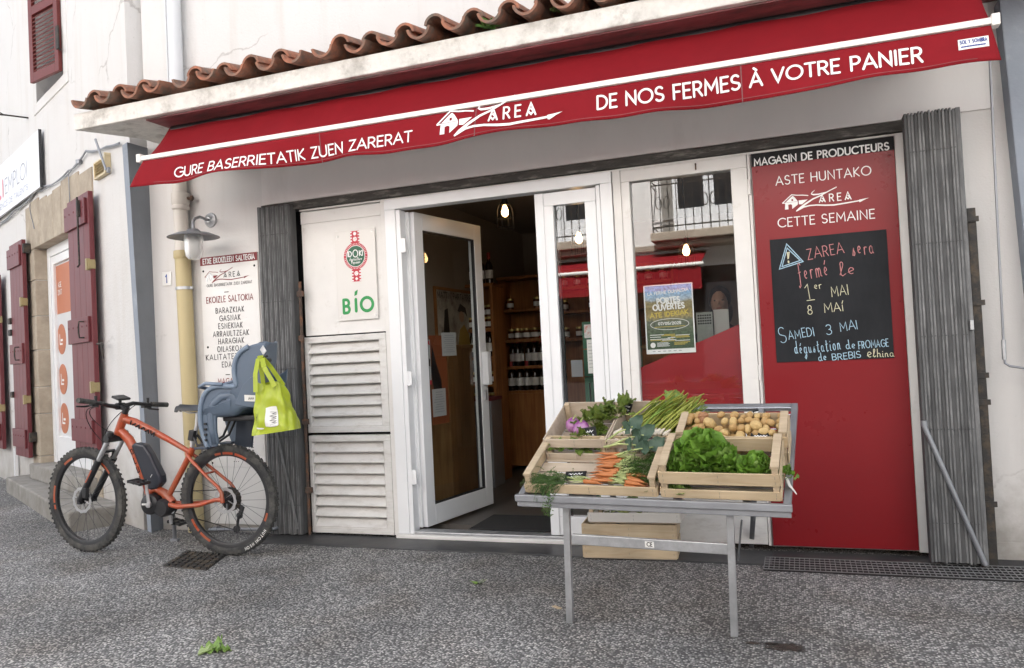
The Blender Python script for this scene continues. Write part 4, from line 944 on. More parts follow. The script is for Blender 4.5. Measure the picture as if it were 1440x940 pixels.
b = MB(); b.lathe([(.05, .01), (.064, -.002), (.064, -.11), (.058, -.15), (.04, -.175), (.0, -.184)], lt, (0, 0, 1), 28); b.lathe([(.067, -.03), (.067, -.038)], lt, (0, 0, 1), 28); b.build('lamp_glass', fg, wl, smooth=40)

# ------------------------------------------------------------------ pipes
xp = (W(243, 300, -.07).x + W(266, 300, -.07).x) / 2 
zj = W(258, 354, -.07).z
dp = thing('downpipe', 'plastic rain downpipe, yellowed below and white above, in the shop corner', 'downpipe', (xp, -.07, 0))
b = MB(); b.tube([(xp + .03, -.07, .012), (xp, -.07, zj - .04)], .058, 20); b.lathe([(.058, -.06), (.066, -.05), (.066, .0), (.062, .005)], (xp, -.07, zj), (0, 0, 1), 20); b.build('lower_pipe', M['pipe_y'], dp, smooth=40)
b = MB(); b.tube([(xp, -.07, zj - .02), (xp - .01, -.07, 2.98)], .053, 20); b.lathe([(.053, -.1), (.066, -.09), (.066, -.07), (.06, -.06), (.066, -.05), (.066, .03), (.055, .035)], (xp, -.07, W(255, 278, -.07).z), (0, 0, 1), 20); b.build('upper_pipe', M['pipe_w'], dp, smooth=40)
zc = W(258, 406, -.07).z
b = MB(); b.lathe([(.06, -.011), (.064, -.011), (.064, .011), (.06, .011)], (xp + .005, -.07, zc), (0, 0, 1), 20); b.box((xp + .058, -.08, zc - .01), (xp + .082, -.06, zc + .01)); b.build('clamp', M['galv'], dp, smooth=40)
b = MB(); z2 = W(270, 279, -.05).z; b.tube([(xp + .05, -.07, z2), (xp + .1, -.04, z2)], .012, 8); b.tube([(xp + .09, -.05, z2 + .02), (xp + .09, -.05, z2 - .02)], .01, 8); b.build('bracket', M['rust'], dp)
p0, p1 = W(241, 0, -.05), W(248.5, 118, -.05)
up = thing('rainwater_pipe', 'pale grey rainwater pipe running down the upper white wall to the tiles', 'downpipe', p1)
b = MB(); b.tube([p1 + V((0, 0, -.12)), V((p1.x, p1.y, 6.8))], .052, 20); b.build('pipe', M['pipe_g'], up, smooth=40)
b = MB(); b.lathe([(.056, -.008), (.06, -.008), (.06, .008), (.056, .008)], p1 + V((0, 0, -.03)), (0, 0, 1), 20); b.build('clamp', M['galv'], up, smooth=40)
q = W(235.5, 60, -.01); b = MB(); b.tube([(q.x, -.01, 3.35), (q.x, -.01, 6.8)], .012, 6); 
solo('wall_cable', b, M['pipe_g'], 'thin pale conduit running beside the rainwater pipe on the upper wall', 'cable', smooth=60)
# metal hoop low on the wall behind the rear wheel
a, c = W(296, 755, -.1), W(388, 753, -.1)
b = MB(); b.tube([(a.x, -.0, a.z + .05), (a.x, -.1, a.z + .05), (a.x + .02, -.13, a.z + .06), (c.x - .02, -.13, c.z + .05), (c.x, -.1, c.z + .05), (c.x, -.0, c.z + .05)], .012, 8)
solo('wall_rail', b, M['galv_d'], 'low bent metal rail at the foot of the white sign behind the rear wheel', 'rail', smooth=60)
# weeds among the tiles
def tuft(name, p, n, h, label, cat, col, leafy=False, seed=1):
    r_ = random.Random(seed); b = MB()
    for k in range(n):
        a = r_.uniform(0, 6.28); l = h * r_.uniform(.5, 1.1); d_ = V((math.cos(a) * .5, math.sin(a) * .5, 1)).normalized() if not leafy else V((math.cos(a), math.sin(a), r_.uniform(.1, 1.2))).normalized()
        sd_ = d_.orthogonal().normalized() * (.004 if not leafy else .011); o = V(p) + V((r_.uniform(-.03, .03), r_.uniform(-.02, .02), 0))
        b.add([o, o + d_ * l * .5 + sd_, o + d_ * l + V((0, 0, -l * .15)), o + d_ * l * .5 - sd_], [(0, 1, 2, 3)])
    return solo(name, b, col, label, cat)
M['leaf'] = mat('leaf_green', (.07, .16, .025), .6, var=.4, vscale=30); M['moss'] = mat('moss', (.09, .12, .03), .9, var=.4, vscale=40)
p = W(686, 34, -.6); tuft('weed', (p.x, -.6, p.z - .02), 60, .075, 'leafy green weed growing between the roof tiles', 'weed', M['leaf'], True, 2)
p = W(783, 12, -.58); tuft('moss', (p.x, -.58, p.z - .01), 40, .03, 'low patch of moss in a gutter of the roof tiles', 'moss', M['moss'], True, 5)
# ------------------------------------------------------------------ the turned house at the left
def LWp(px, py, off=0.0): return PL(px, py, LP + LNr * off, LNr)
def S_(px, py, off=0.0): return (LWp(px, py, off) - LP).dot(LDg)
def lp(s, z, off=0.0): return LP + LDg * s + LNr * off + V((0, 0, z))
def lbox(b, s0, s1, o0, o1, z0, z1, mi=0):
    c = lp((s0 + s1) / 2, (z0 + z1) / 2, (o0 + o1) / 2)
    return b.obox(c, LDg * (s1 - s0) / 2, LNr * (o1 - o0) / 2, (0, 0, (z1 - z0) / 2), mi)
house = thing('town_house', 'pale rendered town house with oxblood shutters and a buff stone doorway', 'house', lp(4, 0))
sR = S_(101, 450); sL = S_(66, 480); zT = (LWp(66, 336).z + LWp(120, 300).z) / 2
dz0 = .3
print('left door s', sR, sL, 'top', zT, LWp(66, 336).z, LWp(88, 320).z)
shR0, shR1 = S_(129, 400, .09), S_(95, 446, .115) - .03; zR1 = (LWp(128, 268, .08).z + LWp(88, 291, .08).z) / 2; zR0 = LWp(140, 640, .06).z
shL0, shL1 = S_(33, 400, .09), S_(12, 440, .115) - .03; zL1 = (LWp(45, 330, .08).z + LWp(12, 348, .08).z) / 2; zL0 = LWp(50, 645, .06).z
print('shutters', shR0, shR1, zR0, zR1, '|', shL0, shL1, zL0, zL1)
# the doorway
d0 = (shR1 + shR0) / 2 + .1; d1 = S_(54, 480)
OD = -.02
while S_(69, 480, OD) < d1 and OD > -.3: OD -= .005
print('recess', OD)
# upper window opening
wz0 = LWp(88, 106).z; w0, w1 = S_(90, 90), S_(52, 130)
print('upper window', w0, w1, wz0)
b = MB()
lbox(b, -.02, d0, -.35, 0, 0, 7.5); lbox(b, d1, 14, -.35, 0, 0, wz0); lbox(b, d0, d1, -.35, 0, zT, wz0)
lbox(b, d0, w0, -.35, 0, wz0, 7.5); lbox(b, w0, w1, -.35, 0, wz0 + 1.5, 7.5); lbox(b, w1, 14, -.35, 0, wz0, 7.5)
lbox(b, d0, d1, -.35, 0, 0, dz0)
b.build('wall', M['render_left'], house)
b = MB(); lbox(b, -.02, 14, -5.5, -.36, 7.1, 7.5); lbox(b, 13.7, 14, -5.5, -.36, 0, 7.1); b.build('roof', M['tile'], house)
b = MB(); lbox(b, d0 - .6, d1 + .6, -.95, -.9, 0, zT + .3); lbox(b, d0 - .6, d0 - .55, -.9, -.36, 0, zT + .3); lbox(b, d1 + .55, d1 + .6, -.9, -.36, 0, zT + .3); lbox(b, d0 - .6, d1 + .6, -.95, -.36, zT + .3, zT + .35); b.build('hall', M['interior'], house)
# stone surround
b = MB(); r_ = random.Random(5); sw = S_(44, 480) - d1
z = .0; k = 0
while z < zT - .02:
    h = min(r_.uniform(.28, .46), zT - z); lbox(b, d1 - .012, d1 + sw * r_.uniform(.85, 1.08), -.3, .012 + r_.uniform(0, .006), z + .003, z + h - .003); z += h
b.build('door_surround', M['stone'], house, bevel=.008); b = MB(); z = 0
while z < zT - .02:
    h = min(r_.uniform(.28, .46), zT - z); lbox(b, d0 - .22, d0 + .0, -.3, .012 + r_.uniform(0, .006), z + .003, z + h - .003); z += h
b.build('door_surround', M['stone'], house, bevel=.008)
b = MB(); s = d0 - .25
while s < d1 + sw:
    w = min(r_.uniform(.25, .42), d1 + sw - s)
    if w < .05: break
    lbox(b, s + .003, s + w - .003, -.3, .014 + r_.uniform(0, .006), zT - .06, zT + .42 + .03 * math.sin(s * 5)); s += w
b.build('stone_lintel', M['stone'], house, bevel=.008)
# recessed white door with orange round decals
b = MB(); o = OD
lbox(b, d1 - .11, d1 - .014, o - .05, o, dz0, zT - .06); lbox(b, d0, d0 + .09, o - .05, o, dz0, zT - .06); lbox(b, d0 + .09, d1 - .11, o - .05, o, zT - .16, zT - .06)
lbox(b, d1 - .2, d1 - .118, o - .06, o - .01, dz0 + .02, zT - .165); lbox(b, d0 + .092, d0 + .17, o - .06, o - .01, dz0 + .02, zT - .165); lbox(b, d0 + .17, d1 - .2, o - .06, o - .01, dz0 + .02, dz0 + .3); lbox(b, d0 + .17, d1 - .2, o - .06, o - .01, zT - .25, zT - .165)
dr = b.build('door', M['pvc'], house, bevel=.004)
b = MB(); lbox(b, d0 + .17, d1 - .2, o - .045, o - .04, dz0 + .3, zT - .25); b.build('pane', mat('frosted_film', (.62, .63, .64), .3), dr)
M['orange'] = mat('orange_decal', (.46, .15, .07), .45)
b = MB(); gc = (d0 + d1) / 2; gw = d1 - d0 - .39
lbox(b, gc - gw / 2 + .02, gc + gw / 2 - .005, o - .04, o - .037, zT - .78, zT - .27)
for zc in (zT - 1.05, zT - 1.47, zT - 1.88):
    b.lathe([(0, .003), (.16, .003), (.16, 0)], lp(gc + gw / 2 - .13, zc, o - .04), LNr, 28)
b.build('decals', M['orange'], dr)
lfn = lambda off: (lambda u, v, q=0.0: lp(-u, v, off + q))
b = MB()
for k, zz in enumerate((zT - .5, zT - .58)): text(b, ('AGE', "D'INT")[k], -(gc + gw / 2 - .14), zz, .05, .008, lfn(o - .035))
for zc in (zT - 1.05, zT - 1.47, zT - 1.88):
    cu_ = -(gc + gw / 2 - .13); stroke(b, [(cu_ - .05, zc + .05), (cu_ - .05, zc - .05), (cu_ + .04, zc - .05)], .02, lfn(o - .034)); stroke(b, [(cu_ - .01, zc - .01), (cu_ + .05, zc - .01)], .024, lfn(o - .034))
b.build('decal_marks', M['white'], dr)
# shutters: plank leaf, three battens, ironware
def shutter(s0, s1, z0, z1, off, label):
    b = MB(); n = 4
    for k in range(n): a = s0 + (s1 - s0) * k / n; lbox(b, a + .001, a + (s1 - s0) / n - .001, off, off + .04, z0, z1)
    sh = b.build('shutter', M['shutter'], house, bevel=.003); sh['label'] = label
    for zc, h in ((z1 - .16, .22), ((z0 + z1) / 2 - .05, .22), (z0 + .2, .2)):
        b = MB(); lbox(b, s0 + .05, s1 + .03, off + .04, off + .062, zc - h / 2, zc + h / 2); b.build('batten', M['shutter'], sh, bevel=.004)
        b = MB()
        for k in range(5): s = s0 + .09 + (s1 - s0 - .1) * k / 4; b.lathe([(0, .006), (.008, .004), (.01, 0)], lp(s, zc + .03, off + .062), LNr, 8)
        b.build('nails', M['shutter'], sh)
    zc = (z0 + z1) / 2 - .05; s = s0 + .17
    b = MB(); b.tube([lp(s, zc + .07, off + .062), lp(s, zc + .07, off + .1), lp(s, zc + .03, off + .105), lp(s, zc - .03, off + .105), lp(s, zc - .07, off + .1), lp(s, zc - .07, off + .062)], .007, 8); b.build('handle', M['iron'], sh, smooth=60)
    for zc in ((z0 + z1) / 2 + .5, (z0 + z1) / 2 - .55):
        b = MB(); lbox(b, s0 - .0, s0 + .045, off + .04, off + .07, zc - .05, zc + .05); lbox(b, s0 - .012, s0, off + .0, off + .06, zc - .04, zc + .04); b.build('catch', M['brass'], sh, bevel=.004)
    return sh
shR = shutter(shR0, shR1, zR0, zR1, .055, 'oxblood plank shutter right of the doorway with a long iron bolt')
s = shR0 + .17
b = MB(); b.tube([lp(s, zR1 - .03, .135), lp(s, zR1 - .62, .135), lp(s + .05, zR1 - .63, .135)], .008, 8); lbox(b, s - .02, s + .02, .117, .14, zR1 - .2, zR1 - .06); b.build('bolt', M['iron'], shR, smooth=50)
shL = shutter(shL0, shL1, zL0, zL1, .055, 'oxblood plank shutter left of the doorway with hinges on its right edge')
for zc in (zL1 - .1, zL0 + .22):
    b = MB(); lbox(b, shL0 - .05, shL0 - .002, .02, .09, zc - .05, zc + .05); b.build('hinge', M['iron'], shL, bevel=.004)
for zc in ((zL0 + zL1) / 2 + .33, (zL0 + zL1) / 2 + .2, (zL0 + zL1) / 2 - .5):
    b = MB(); lbox(b, shL1 - .02, shL1 + .07, .08, .12, zc - .035, zc + .035); b.build('bolt', M['iron'], shL, bevel=.01)
p = LWp(143, 483, .08); b = MB(); b.tube([p + LDg * .12, p, p + V((0, 0, -.04)), p + V((.01, 0, -.14))], .009, 8)
b.build('shutter_dog', M['iron'], house, smooth=60)
# a third shutter further along, only its edge in the picture
shutter(S_(5, 500, .06) + .02, S_(5, 500, .06) + .75, LWp(3, 630, .06).z, LWp(1, 385, .08).z, .055, 'oxblood plank shutter at the far left edge, mostly out of the picture')
# upper window and half closed louvred leaf
b = MB(); lbox(b, w0 - .14, w0, -.3, .01, wz0 - .02, wz0 + 1.6); lbox(b, w1, w1 + .12, -.3, .01, wz0 - .02, wz0 + 1.6); lbox(b, w0 - .14, w1 + .12, -.3, .012, wz0 - .12, wz0 - .02)
wn = b.build('window', M['render_left'], house, bevel=.006)
b = MB(); lbox(b, w0, w1, -.28, -.26, wz0, wz0 + 1.5); b.build('pane', M['black'], wn)
hz = lp(w0, 0, .03); fe = PL(45, 118, hz + V((0, 0, wz0 + .02)), (0, 0, 1))
fd = (fe - hz); fd.z = 0; fl_ = min(.75, fd.length); fd.normalize(); fnm = fd.cross(V((0, 0, 1))).normalized()
if fnm.dot(CAM - hz) < 0: fnm = -fnm
print('leaf len', fl_)
def fbox(b, u0, u1, t0, t1, z0, z1): b.obox(hz + fd * (u0 + u1) / 2 + fnm * (t0 + t1) / 2 + V((0, 0, (z0 + z1) / 2)), fd * (u1 - u0) / 2, fnm * (t1 - t0) / 2, (0, 0, (z1 - z0) / 2))
b = MB(); z0 = wz0 + .02; z1 = wz0 + 1.45
fbox(b, 0, .07, -.018, .018, z0, z1); fbox(b, fl_ - .07, fl_, -.018, .018, z0, z1)
for za, zb2 in ((z0, z0 + .09), (z0 + .66, z0 + .74), (z1 - .07, z1)): fbox(b, .07, fl_ - .07, -.018, .018, za, zb2)
us = b.build('shutter', M['shutter_up'], house, bevel=.003); us['label'] = 'brick red louvred shutter half open at the upper window'
b = MB(); z = z0 + .105
while z < z1 - .08:
    if not (z0 + .63 < z < z0 + .745):
        c = hz + fd * fl_ / 2 + V((0, 0, z + .012)); b.obox(c, fd * (fl_ / 2 - .068), fnm * .016 + V((0, 0, -.016)), (fnm + V((0, 0, 1))) * .003)
    z += .04
b.build('slats', M['shutter_up'], us)
b = MB(); fbox(b, -.03, .02, .018, .03, z0 + .2, z0 + .42); b.tube([hz + V((0, 0, z0 + .2)), hz - LDg * .12 + LNr * .03 + V((0, 0, z0 + .16))], .009, 6); b.build('hinge', M['iron'], us)
# steps
fl0, fr0 = G(9, 692), G(68, 731); fd_ = (fr0 - fl0).normalized(); fr1 = fr0 + fd_ * ((G(108, 748) - fr0).dot(fd_)); bk = LNr * -1
zs_ = .16
st = thing('stone_step', 'low worn concrete step in front of the shuttered doorway', 'step', (fl0 + fr1) / 2)
fl0.z = fr1.z = -.02
dl = (LP - fl0).dot(LNr); dr_ = (LP - fr1).dot(LNr)
b = MB(); b.prism([fl0, fr1, fr1 + LNr * dr_, fl0 + LNr * dl], (0, 0, zs_ + .02)); b.build('slab', M['step'], st, bevel=.015, fixn=True)
b = MB(); lbox(b, d0 - .1, d1 + .12, -.2, .1, zs_ + .001, dz0 + .02); b.build('sill', M['step'], st, bevel=.012)
p = LWp(24, 655, .03); b = MB(); lbox(b, (p - LP).dot(LDg), (p - LP).dot(LDg) + .05, .02, .05, .0, .42)
solo('offcut', b, M['pvc'], 'short white strip leaning upright against the wall under the left shutter', 'offcut')
# job agency sign
a, c = LWp(53, 182, .06), LWp(53, 265, .06); s0 = (a - LP).dot(LDg)
es = thing('sign', 'big white agency sign with pale lettering high on the left house', 'sign', lp(s0 + 1.4, c.z))
b = MB(); lbox(b, s0, s0 + 3.2, .03, .055, c.z, a.z); b.build('board', mat('sign_white', (.62, .62, .64), .3), es, bevel=.002)
b = MB(); lbox(b, s0 - .006, s0 - .001, .028, .057, c.z - .003, a.z + .003); b.build('edging', M['blackpl'], es)
q0, q1 = LWp(7, 268, .056), LWp(38, 240, .056); e0, e1 = (q0 - LP).dot(LDg), (q1 - LP).dot(LDg); hz_ = (a.z - c.z)
b = MB(); text(b, 'EMPLOI', -e0, c.z + hz_ * .36, hz_ * .29, .011, lfn(.0565), al='l', width=e0 - e1); b.build('lettering', mat('pale_grey_ink', (.25, .26, .3), .5), es)
b = MB(); text(b, 'INTERIM'[-1:], -e0 - .2, c.z + hz_ * .36, hz_ * .29, .0, lfn(.0565)) if False else stroke(b, [(-e0 - .1, c.z + hz_ * .65), (-e0 - .1, c.z + hz_ * .36)], .05, lfn(.0565)); stroke(b, [(-e0 - .34, c.z + hz_ * .65), (-e0 - .34, c.z + hz_ * .36), (-e0 - .22, c.z + hz_ * .36)], .05, lfn(.0565)); b.build('pink_lettering', mat('pink_ink', (.62, .16, .2), .5), es)
b = MB(); text(b, 'AGENCE DE TALENTS', -e1 + .02, c.z + hz_ * .12, hz_ * .1, .006, lfn(.0565), al='r', width=(e0 - e1) * 1.5); b.build('small_lettering', mat('pale_blue_ink', (.27, .3, .42), .5), es)
# scrolled bracket, vent, stay, cables
p = LWp(40, 166); q = lp((p - LP).dot(LDg), p.z)
br_ = [q, q + LNr * .2 + V((0, 0, -.005)), q + LNr * .42 + V((0, 0, -.02))] + [q + LNr * (.42 + .0 + .055 * math.sin(t)) + V((0, 0, -.075 + .055 * math.cos(t))) + LNr * .0 for t in [k * .5 for k in range(1, 10)]]
b = MB(); b.tube(br_, .009, 8); b.tube([q + LNr * .28 + V((0, 0, -.01)), q + LNr * .3 + V((0, 0, .1))], [.012, .003], 8); b.tube([q + LNr * .22 + V((0, 0, -.01)), q + LNr * .36 + V((0, 0, .06))], .006, 6)
solo('wall_bracket', b, M['iron'], 'small scrolled black iron bracket above the white agency sign', 'bracket', smooth=60)
v0, v1 = S_(151, 236, .03), S_(133, 240, .03); zv1 = (LWp(150, 222, .03).z + LWp(133, 226, .03).z) / 2; zv0 = (LWp(150, 246, .03).z + LWp(134, 251, .03).z) / 2
vt = thing('vent_grille', 'small cream louvred vent cover on the wall left of the grey pillar', 'vent', lp((v0 + v1) / 2, zv0))
b = MB(); lbox(b, v0, v0 + .025, 0, .05, zv0, zv1 + .02); lbox(b, v1 - .015, v1, 0, .04, zv0, zv1); lbox(b, v0, v1, 0, .04, zv1 - .015, zv1); lbox(b, v0, v1, 0, .04, zv0 - .0, zv0 + .015)
vm = mat('cream_plastic', (.62, .52, .33), .5, var=.08); b.build('frame', vm, vt, bevel=.003)
b = MB()
for k in range(5): z = zv0 + .02 + (zv1 - zv0 - .03) * k / 5; b.add([lp(v0 + .02, z, .036), lp(v1 - .012, z, .036), lp(v1 - .012, z + (zv1 - zv0) / 5.6, .012), lp(v0 + .02, z + (zv1 - zv0) / 5.6, .012)], [(0, 1, 2, 3)])
lbox(b, v0 + .02, v1 - .012, 0, .008, zv0, zv1); b.build('slats', vm, vt)
p, q = LWp(134, 196, .1), LWp(149, 239, .06)
b = MB(); b.tube([p, q], .01, 8); b.lathe([(0, .03), (.025, .02), (.025, 0)], q - LNr * .03, LNr, 10); solo('stay_rod', b, M['galv_d'], 'thin iron stay running from the ledge down to the cream vent', 'rod', smooth=60)
for pts, lab, r0 in (([(168, 201), (150, 206), (121, 212), (112, 226), (96, 240), (84, 252), (62, 262), (50, 268), (33, 288), (20, 296), (0, 314), (-20, 330)], 'grey cable sagging along the left house above the stone lintel', .008),
                 ([(168, 203), (140, 210), (120, 213.5), (104, 234), (88, 250), (74, 259), (50, 270), (24, 297), (-10, 322)], 'second thinner cable twisted along the cable above the stone lintel', .005),
                 ([(96, 240), (97, 262), (98, 280), (96, 300)], 'loose cable end hanging down the stones beside the right shutter', .004),
                 ([(42, 277), (42, 295), (46, 312), (48, 322)], 'loose cable end hanging at the left end of the stone lintel', .004)):
    b = MB(); P_ = [LWp(x, y, .025) for x, y in pts]; Q = []
    for i in range(len(P_) - 1):
        for j in range(4): t = j / 4; Q.append(P_[i].lerp(P_[i + 1], t) + V((0, 0, -.02 * math.sin(math.pi * t) * (1 if i % 2 else .3))))
    b.tube(Q + [P_[-1]], r0, 6); solo('cable', b, M['galv_d'], lab, 'cable', smooth=60)
p = LWp(111, 228, .03); b = MB(); b.box(p - V((.02, .02, .02)), p + V((.02, .02, .02))); b.tube([p, p - LNr * .03], .01, 6); solo('cable_clip', b, M['galv_d'], 'little metal clip holding the cables left of the vent', 'clip', bevel=.004)

# ------------------------------------------------------------------ the house across the street (seen in the panes)
OY = -10.20001
op = thing('opposite_house', 'white rendered house across the street with balcony windows mirrored in the shop panes', 'house', (-3, OY, 0))
M['render_opp'] = stuccomat('opposite_render', (.78, .76, .73), (.6, .56, .5), .2, .6, .3, 40)
wins = [(-2.1, -.75), (-5.0, -3.7), (1.5, 2.9)]
b = MB(); zf, zt2 = 3.35, 5.7
b.box((-16, OY - .4, 2.7), (12, OY, zf)); b.box((-16, OY - .4, zt2), (12, OY, 8))
xs = [-16] + [q for w in sorted(wins) for q in w] + [12]
for k in range(0, len(xs), 2): b.box((xs[k], OY - .4, zf), (xs[k + 1], OY, zt2))
b.box((-16, OY - 5, 7.6), (12, OY - .4, 8))
b.build('wall', M['render_opp'], op)
b = MB(); b.box((-16, OY - .4, 0), (12, OY - .02, 2.7)); b.build('shop_glazing', mat('dark_glazing', (.03, .03, .033), .15), op)
b = MB(); b.box((-16, OY, 3.06), (12, OY + .08, 3.16)); b.build('string_course', M['stone'], op)
for x0, x1 in wins:
    b = MB(); b.box((x0 - .2, OY, zf), (x0, OY + .02, zt2 + .2)); b.box((x1, OY, zf), (x1 + .2, OY + .02, zt2 + .2)); b.box((x0 - .2, OY, zt2), (x1 + .2, OY + .025, zt2 + .25)); b.build('stone_jamb', M['step'], op)
    b = MB()
    for xa, xb in ((x0, (x0 + x1) / 2 - .005), ((x0 + x1) / 2 + .005, x1)): frame(b, xa, xb, zf, zt2, .09, .09, .5, .1, OY - .2, OY - .15); b.box((xa + .09, OY - .19, 4.75), (xb - .09, OY - .155, 4.8))
    wi = b.build('window', M['pvc'], op)
    b = MB(); b.box((x0, OY - .21, zf), (x1, OY - .2, zt2)); b.build('pane', mat('opposite_pane', (.02, .022, .025), .1), wi)
    b = MB(); b.box((x0 - .35, OY, zf - .18), (x1 + .35, OY + .6, zf - .02)); b.box((x0 - .28, OY, zf - .3), (x1 + .28, OY + .5, zf - .18)); ba = b.build('balcony', M['stone'], op, bevel=.02)
    b = MB(); y = OY + .55
    for zz in (zf + .08, zf + .86, zf + .95): b.tube([(x0 - .3, OY + .02, zz), (x0 - .3, y, zz), (x1 + .3, y, zz), (x1 + .3, OY + .02, zz)], .013, 6)
    k = x0 - .3
    while k <= x1 + .31: b.tube([(k, y, zf - .02), (k, y, zf + .95)], .009, 6); k += .15
    n = int((x1 - x0 + .5) / .42)
    for q in range(n):
        cx0 = x0 - .1 + q * .42
        for sg_ in (-1, 1):
            b.tube([(cx0 + sg_ * (.02 + .085 * (1 - t / 14) * (1 - math.cos(t * .62))), y + .01, zf + .5 + (.16 * (1 - t / 18) * math.sin(t * .62))) for t in range(15)], .01, 6)
    b.build('railing', M['iron'], ba)
oa = thing('awning', 'plain red shop awning across the street mirrored in the window', 'awning', (-2.2, OY + .9, 2.2))
for x0, x1 in ((-7.4, -3.2), (-2.9, -1.5)):
    b = MB(); b.grid(lambda u, v: (x0 + (x1 - x0) * u, OY + .06 + 1.15 * v, 2.98 - .34 * v), 20, 4, thick=.01); b.grid(lambda u, v: (x0 + (x1 - x0) * u, OY + 1.22 + .01 * math.sin(u * 40), 2.6 - .4 * v), 40, 4, thick=.006); b.build('canopy', M['awning'], oa)
    b = MB(); b.tube([(x0 - .05, OY + 1.24, 2.63), (x1 + .05, OY + 1.24, 2.63)], .035, 10); b.build('front_bar', M['white_bar'], oa, smooth=60)
# ------------------------------------------------------------------ inside the shop
FZ = .034
def pendant(px, py, y, label):
    c = W(px, py, y); t = thing('pendant_lamp', label, 'pendant lamp', c, 'caged pendant bulbs in the shop')
    b = MB(); b.tube([c + V((0, 0, .07)), V((c.x, c.y, 2.62))], .004, 6); b.build('cord', M['black'], t)
    b = MB(); b.lathe([(0, .1), (.018, .1), (.022, .085), (.022, .05), (.03, .045), (.0, .045)], c, (0, 0, 1), 14); b.build('socket', M['blackpl'], t, smooth=40)
    b = MB(); b.lathe([(.0, .045), (.012, .04), (.02, .02), (.028, -.004), (.026, -.026), (.014, -.042), (0, -.046)], c, (0, 0, 1), 14); b.build('bulb', M['bulb'], t, smooth=180)
    b = MB()
    for k in range(8):
        a = k * math.pi / 4; ca_, sa_ = math.cos(a), math.sin(a)
        b.tube([c + V((r * ca_, r * sa_, h)) for r, h in ((.022, .07), (.05, .04), (.064, -.0), (.066, -.05), (.066, -.13))], .0022, 4)
    for r, h in ((.066, -.05), (.066, -.13)): b.tube([c + V((r * math.cos(q * math.pi / 10), r * math.sin(q * math.pi / 10), h)) for q in range(20)], .0022, 4, closed=True)
    b.build('cage', M['black'], t)
M['bulb'] = emit('warm_bulb', (1, .58, .24), 4)
pendant(710, 297, .75, 'caged pendant bulb glowing above the open doorway')
pendant(814, 335, 1.1, 'caged pendant bulb glowing behind the narrow white side pane')
pendant(965, 352, 1.4, 'caged pendant bulb glowing behind the wide shop window')
# shelving against the back and the left wall
M['shelfwood_d'] = M['shelfwood']
def bookcase(label, y, d, x0, x1, ztop, zs, zcab):
    t = thing('wooden_shelf', label, 'shelf', ((x0 + x1) / 2, y + d / 2, FZ), 'honey coloured wooden shelves')
    for x in (x0, x1 - .03): b = MB(); b.box((x, y, FZ), (x + .03, y + d, ztop)); b.build('side_panel', M['shelfwood'], t, bevel=.003)
    b = MB(); b.box((x0 + .03, y + d - .015, FZ), (x1 - .03, y + d, ztop)); b.build('back_panel', M['shelfwood'], t)
    b = MB(); b.box((x0 - .01, y - .012, ztop), (x1 + .01, y + d, ztop + .03)); b.build('top', M['shelfwood'], t, bevel=.003)
    for z in zs: b = MB(); b.box((x0 + .03, y + .002, z - .03), (x1 - .03, y + d - .015, z)); b.build('shelf_board', M['shelfwood'], t, bevel=.002)
    b = MB(); b.box((x0 + .03, y + .006, FZ + .05), (x1 - .03, y + .025, zcab - .005)); b.build('cupboard_door', M['shelfwood'], t, bevel=.003)
    b = MB(); b.box((x0 + .03, y + .002, zcab - .002), (x1 - .03, y + d - .015, zcab + .025)); b.build('shelf_board', M['shelfwood'], t)
    return t
M['bottle_d'] = mat('dark_bottle_glass', (.02, .012, .008), .12); M['cap_red'] = mat('red_foil', (.35, .03, .03), .4); M['cap_gold'] = mat('gold_lid', (.5, .38, .14), .3, .8); M['paper'] = mat('paper', (.72, .71, .68), .7); M['jam'] = mat('preserve', (.1, .035, .015), .2); M['honey'] = mat('honey', (.3, .14, .02), .2)
protos = {}
def bottle(p, kind, label, group):
    if (kind) not in protos:
        o = thing(kind, label, kind, p, group); b = MB()
        if kind == 'bottle':
            b.lathe([(0, 0), (.035, .0), (.036, .17), (.03, .195), (.014, .215), (.013, .27)], p, (0, 0, 1), 12); b.build('body', M['bottle_d'], o, smooth=40)
            b = MB(); b.lathe([(.0165, .235), (.0165, .3), (0, .3)], p, (0, 0, 1), 10); b.build('cap', M['cap_red'], o, smooth=40)
            b = MB(); b.lathe([(.0368, .05), (.0368, .13)], p, (0, 0, 1), 12); b.build('paper_label', M['paper'], o, smooth=180)
        else:
            b.lathe([(0, 0), (.036, .0), (.038, .08), (.03, .092)], p, (0, 0, 1), 12); b.build('body', M['jam'], o, smooth=40)
            b = MB(); b.lathe([(.034, .09), (.036, .092), (.036, .11), (0, .112)], p, (0, 0, 1), 12); b.build('lid', M['cap_gold'], o, smooth=40)
            b = MB(); b.lathe([(.0385, .02), (.0388, .065)], p, (0, 0, 1), 12); b.build('paper_label', M['paper'], o, smooth=180)
        protos[kind] = o; return o
    o = copy_tree(protos[kind]); o.location = p; o['label'] = label; o['group'] = group; o.rotation_euler.z = rnd.uniform(0, 6.28); BASE[o.name] = V(p); return o
ys2 = 2.75
a, c = W(702, 450, ys2).x, W(768, 450, ys2).x
lv = [W(735, q, ys2).z for q in (434, 477, 515, 553)]
bookcase('honey coloured wooden shelf unit seen straight through the open doorway', ys2, .3, a, c, W(735, 392, ys2).z, lv[:3], lv[3])
def row(x0, x1, y, z, kind, n, label, group, rows=2):
    for r_ in range(rows):
        for k in range(n):
            if rnd.random() < .88: bottle(V((x0 + (x1 - x0) * (k + .5) / n + rnd.uniform(-.006, .006), y + .06 + r_ * .085, z)), kind, label, group)
row(a + .04, c - .04, ys2, lv[0] , 'jar', 3, 'glass preserve jar with gold lid on the top shelf of the back unit', 'preserve jars on the top shelf of the back unit', 1)
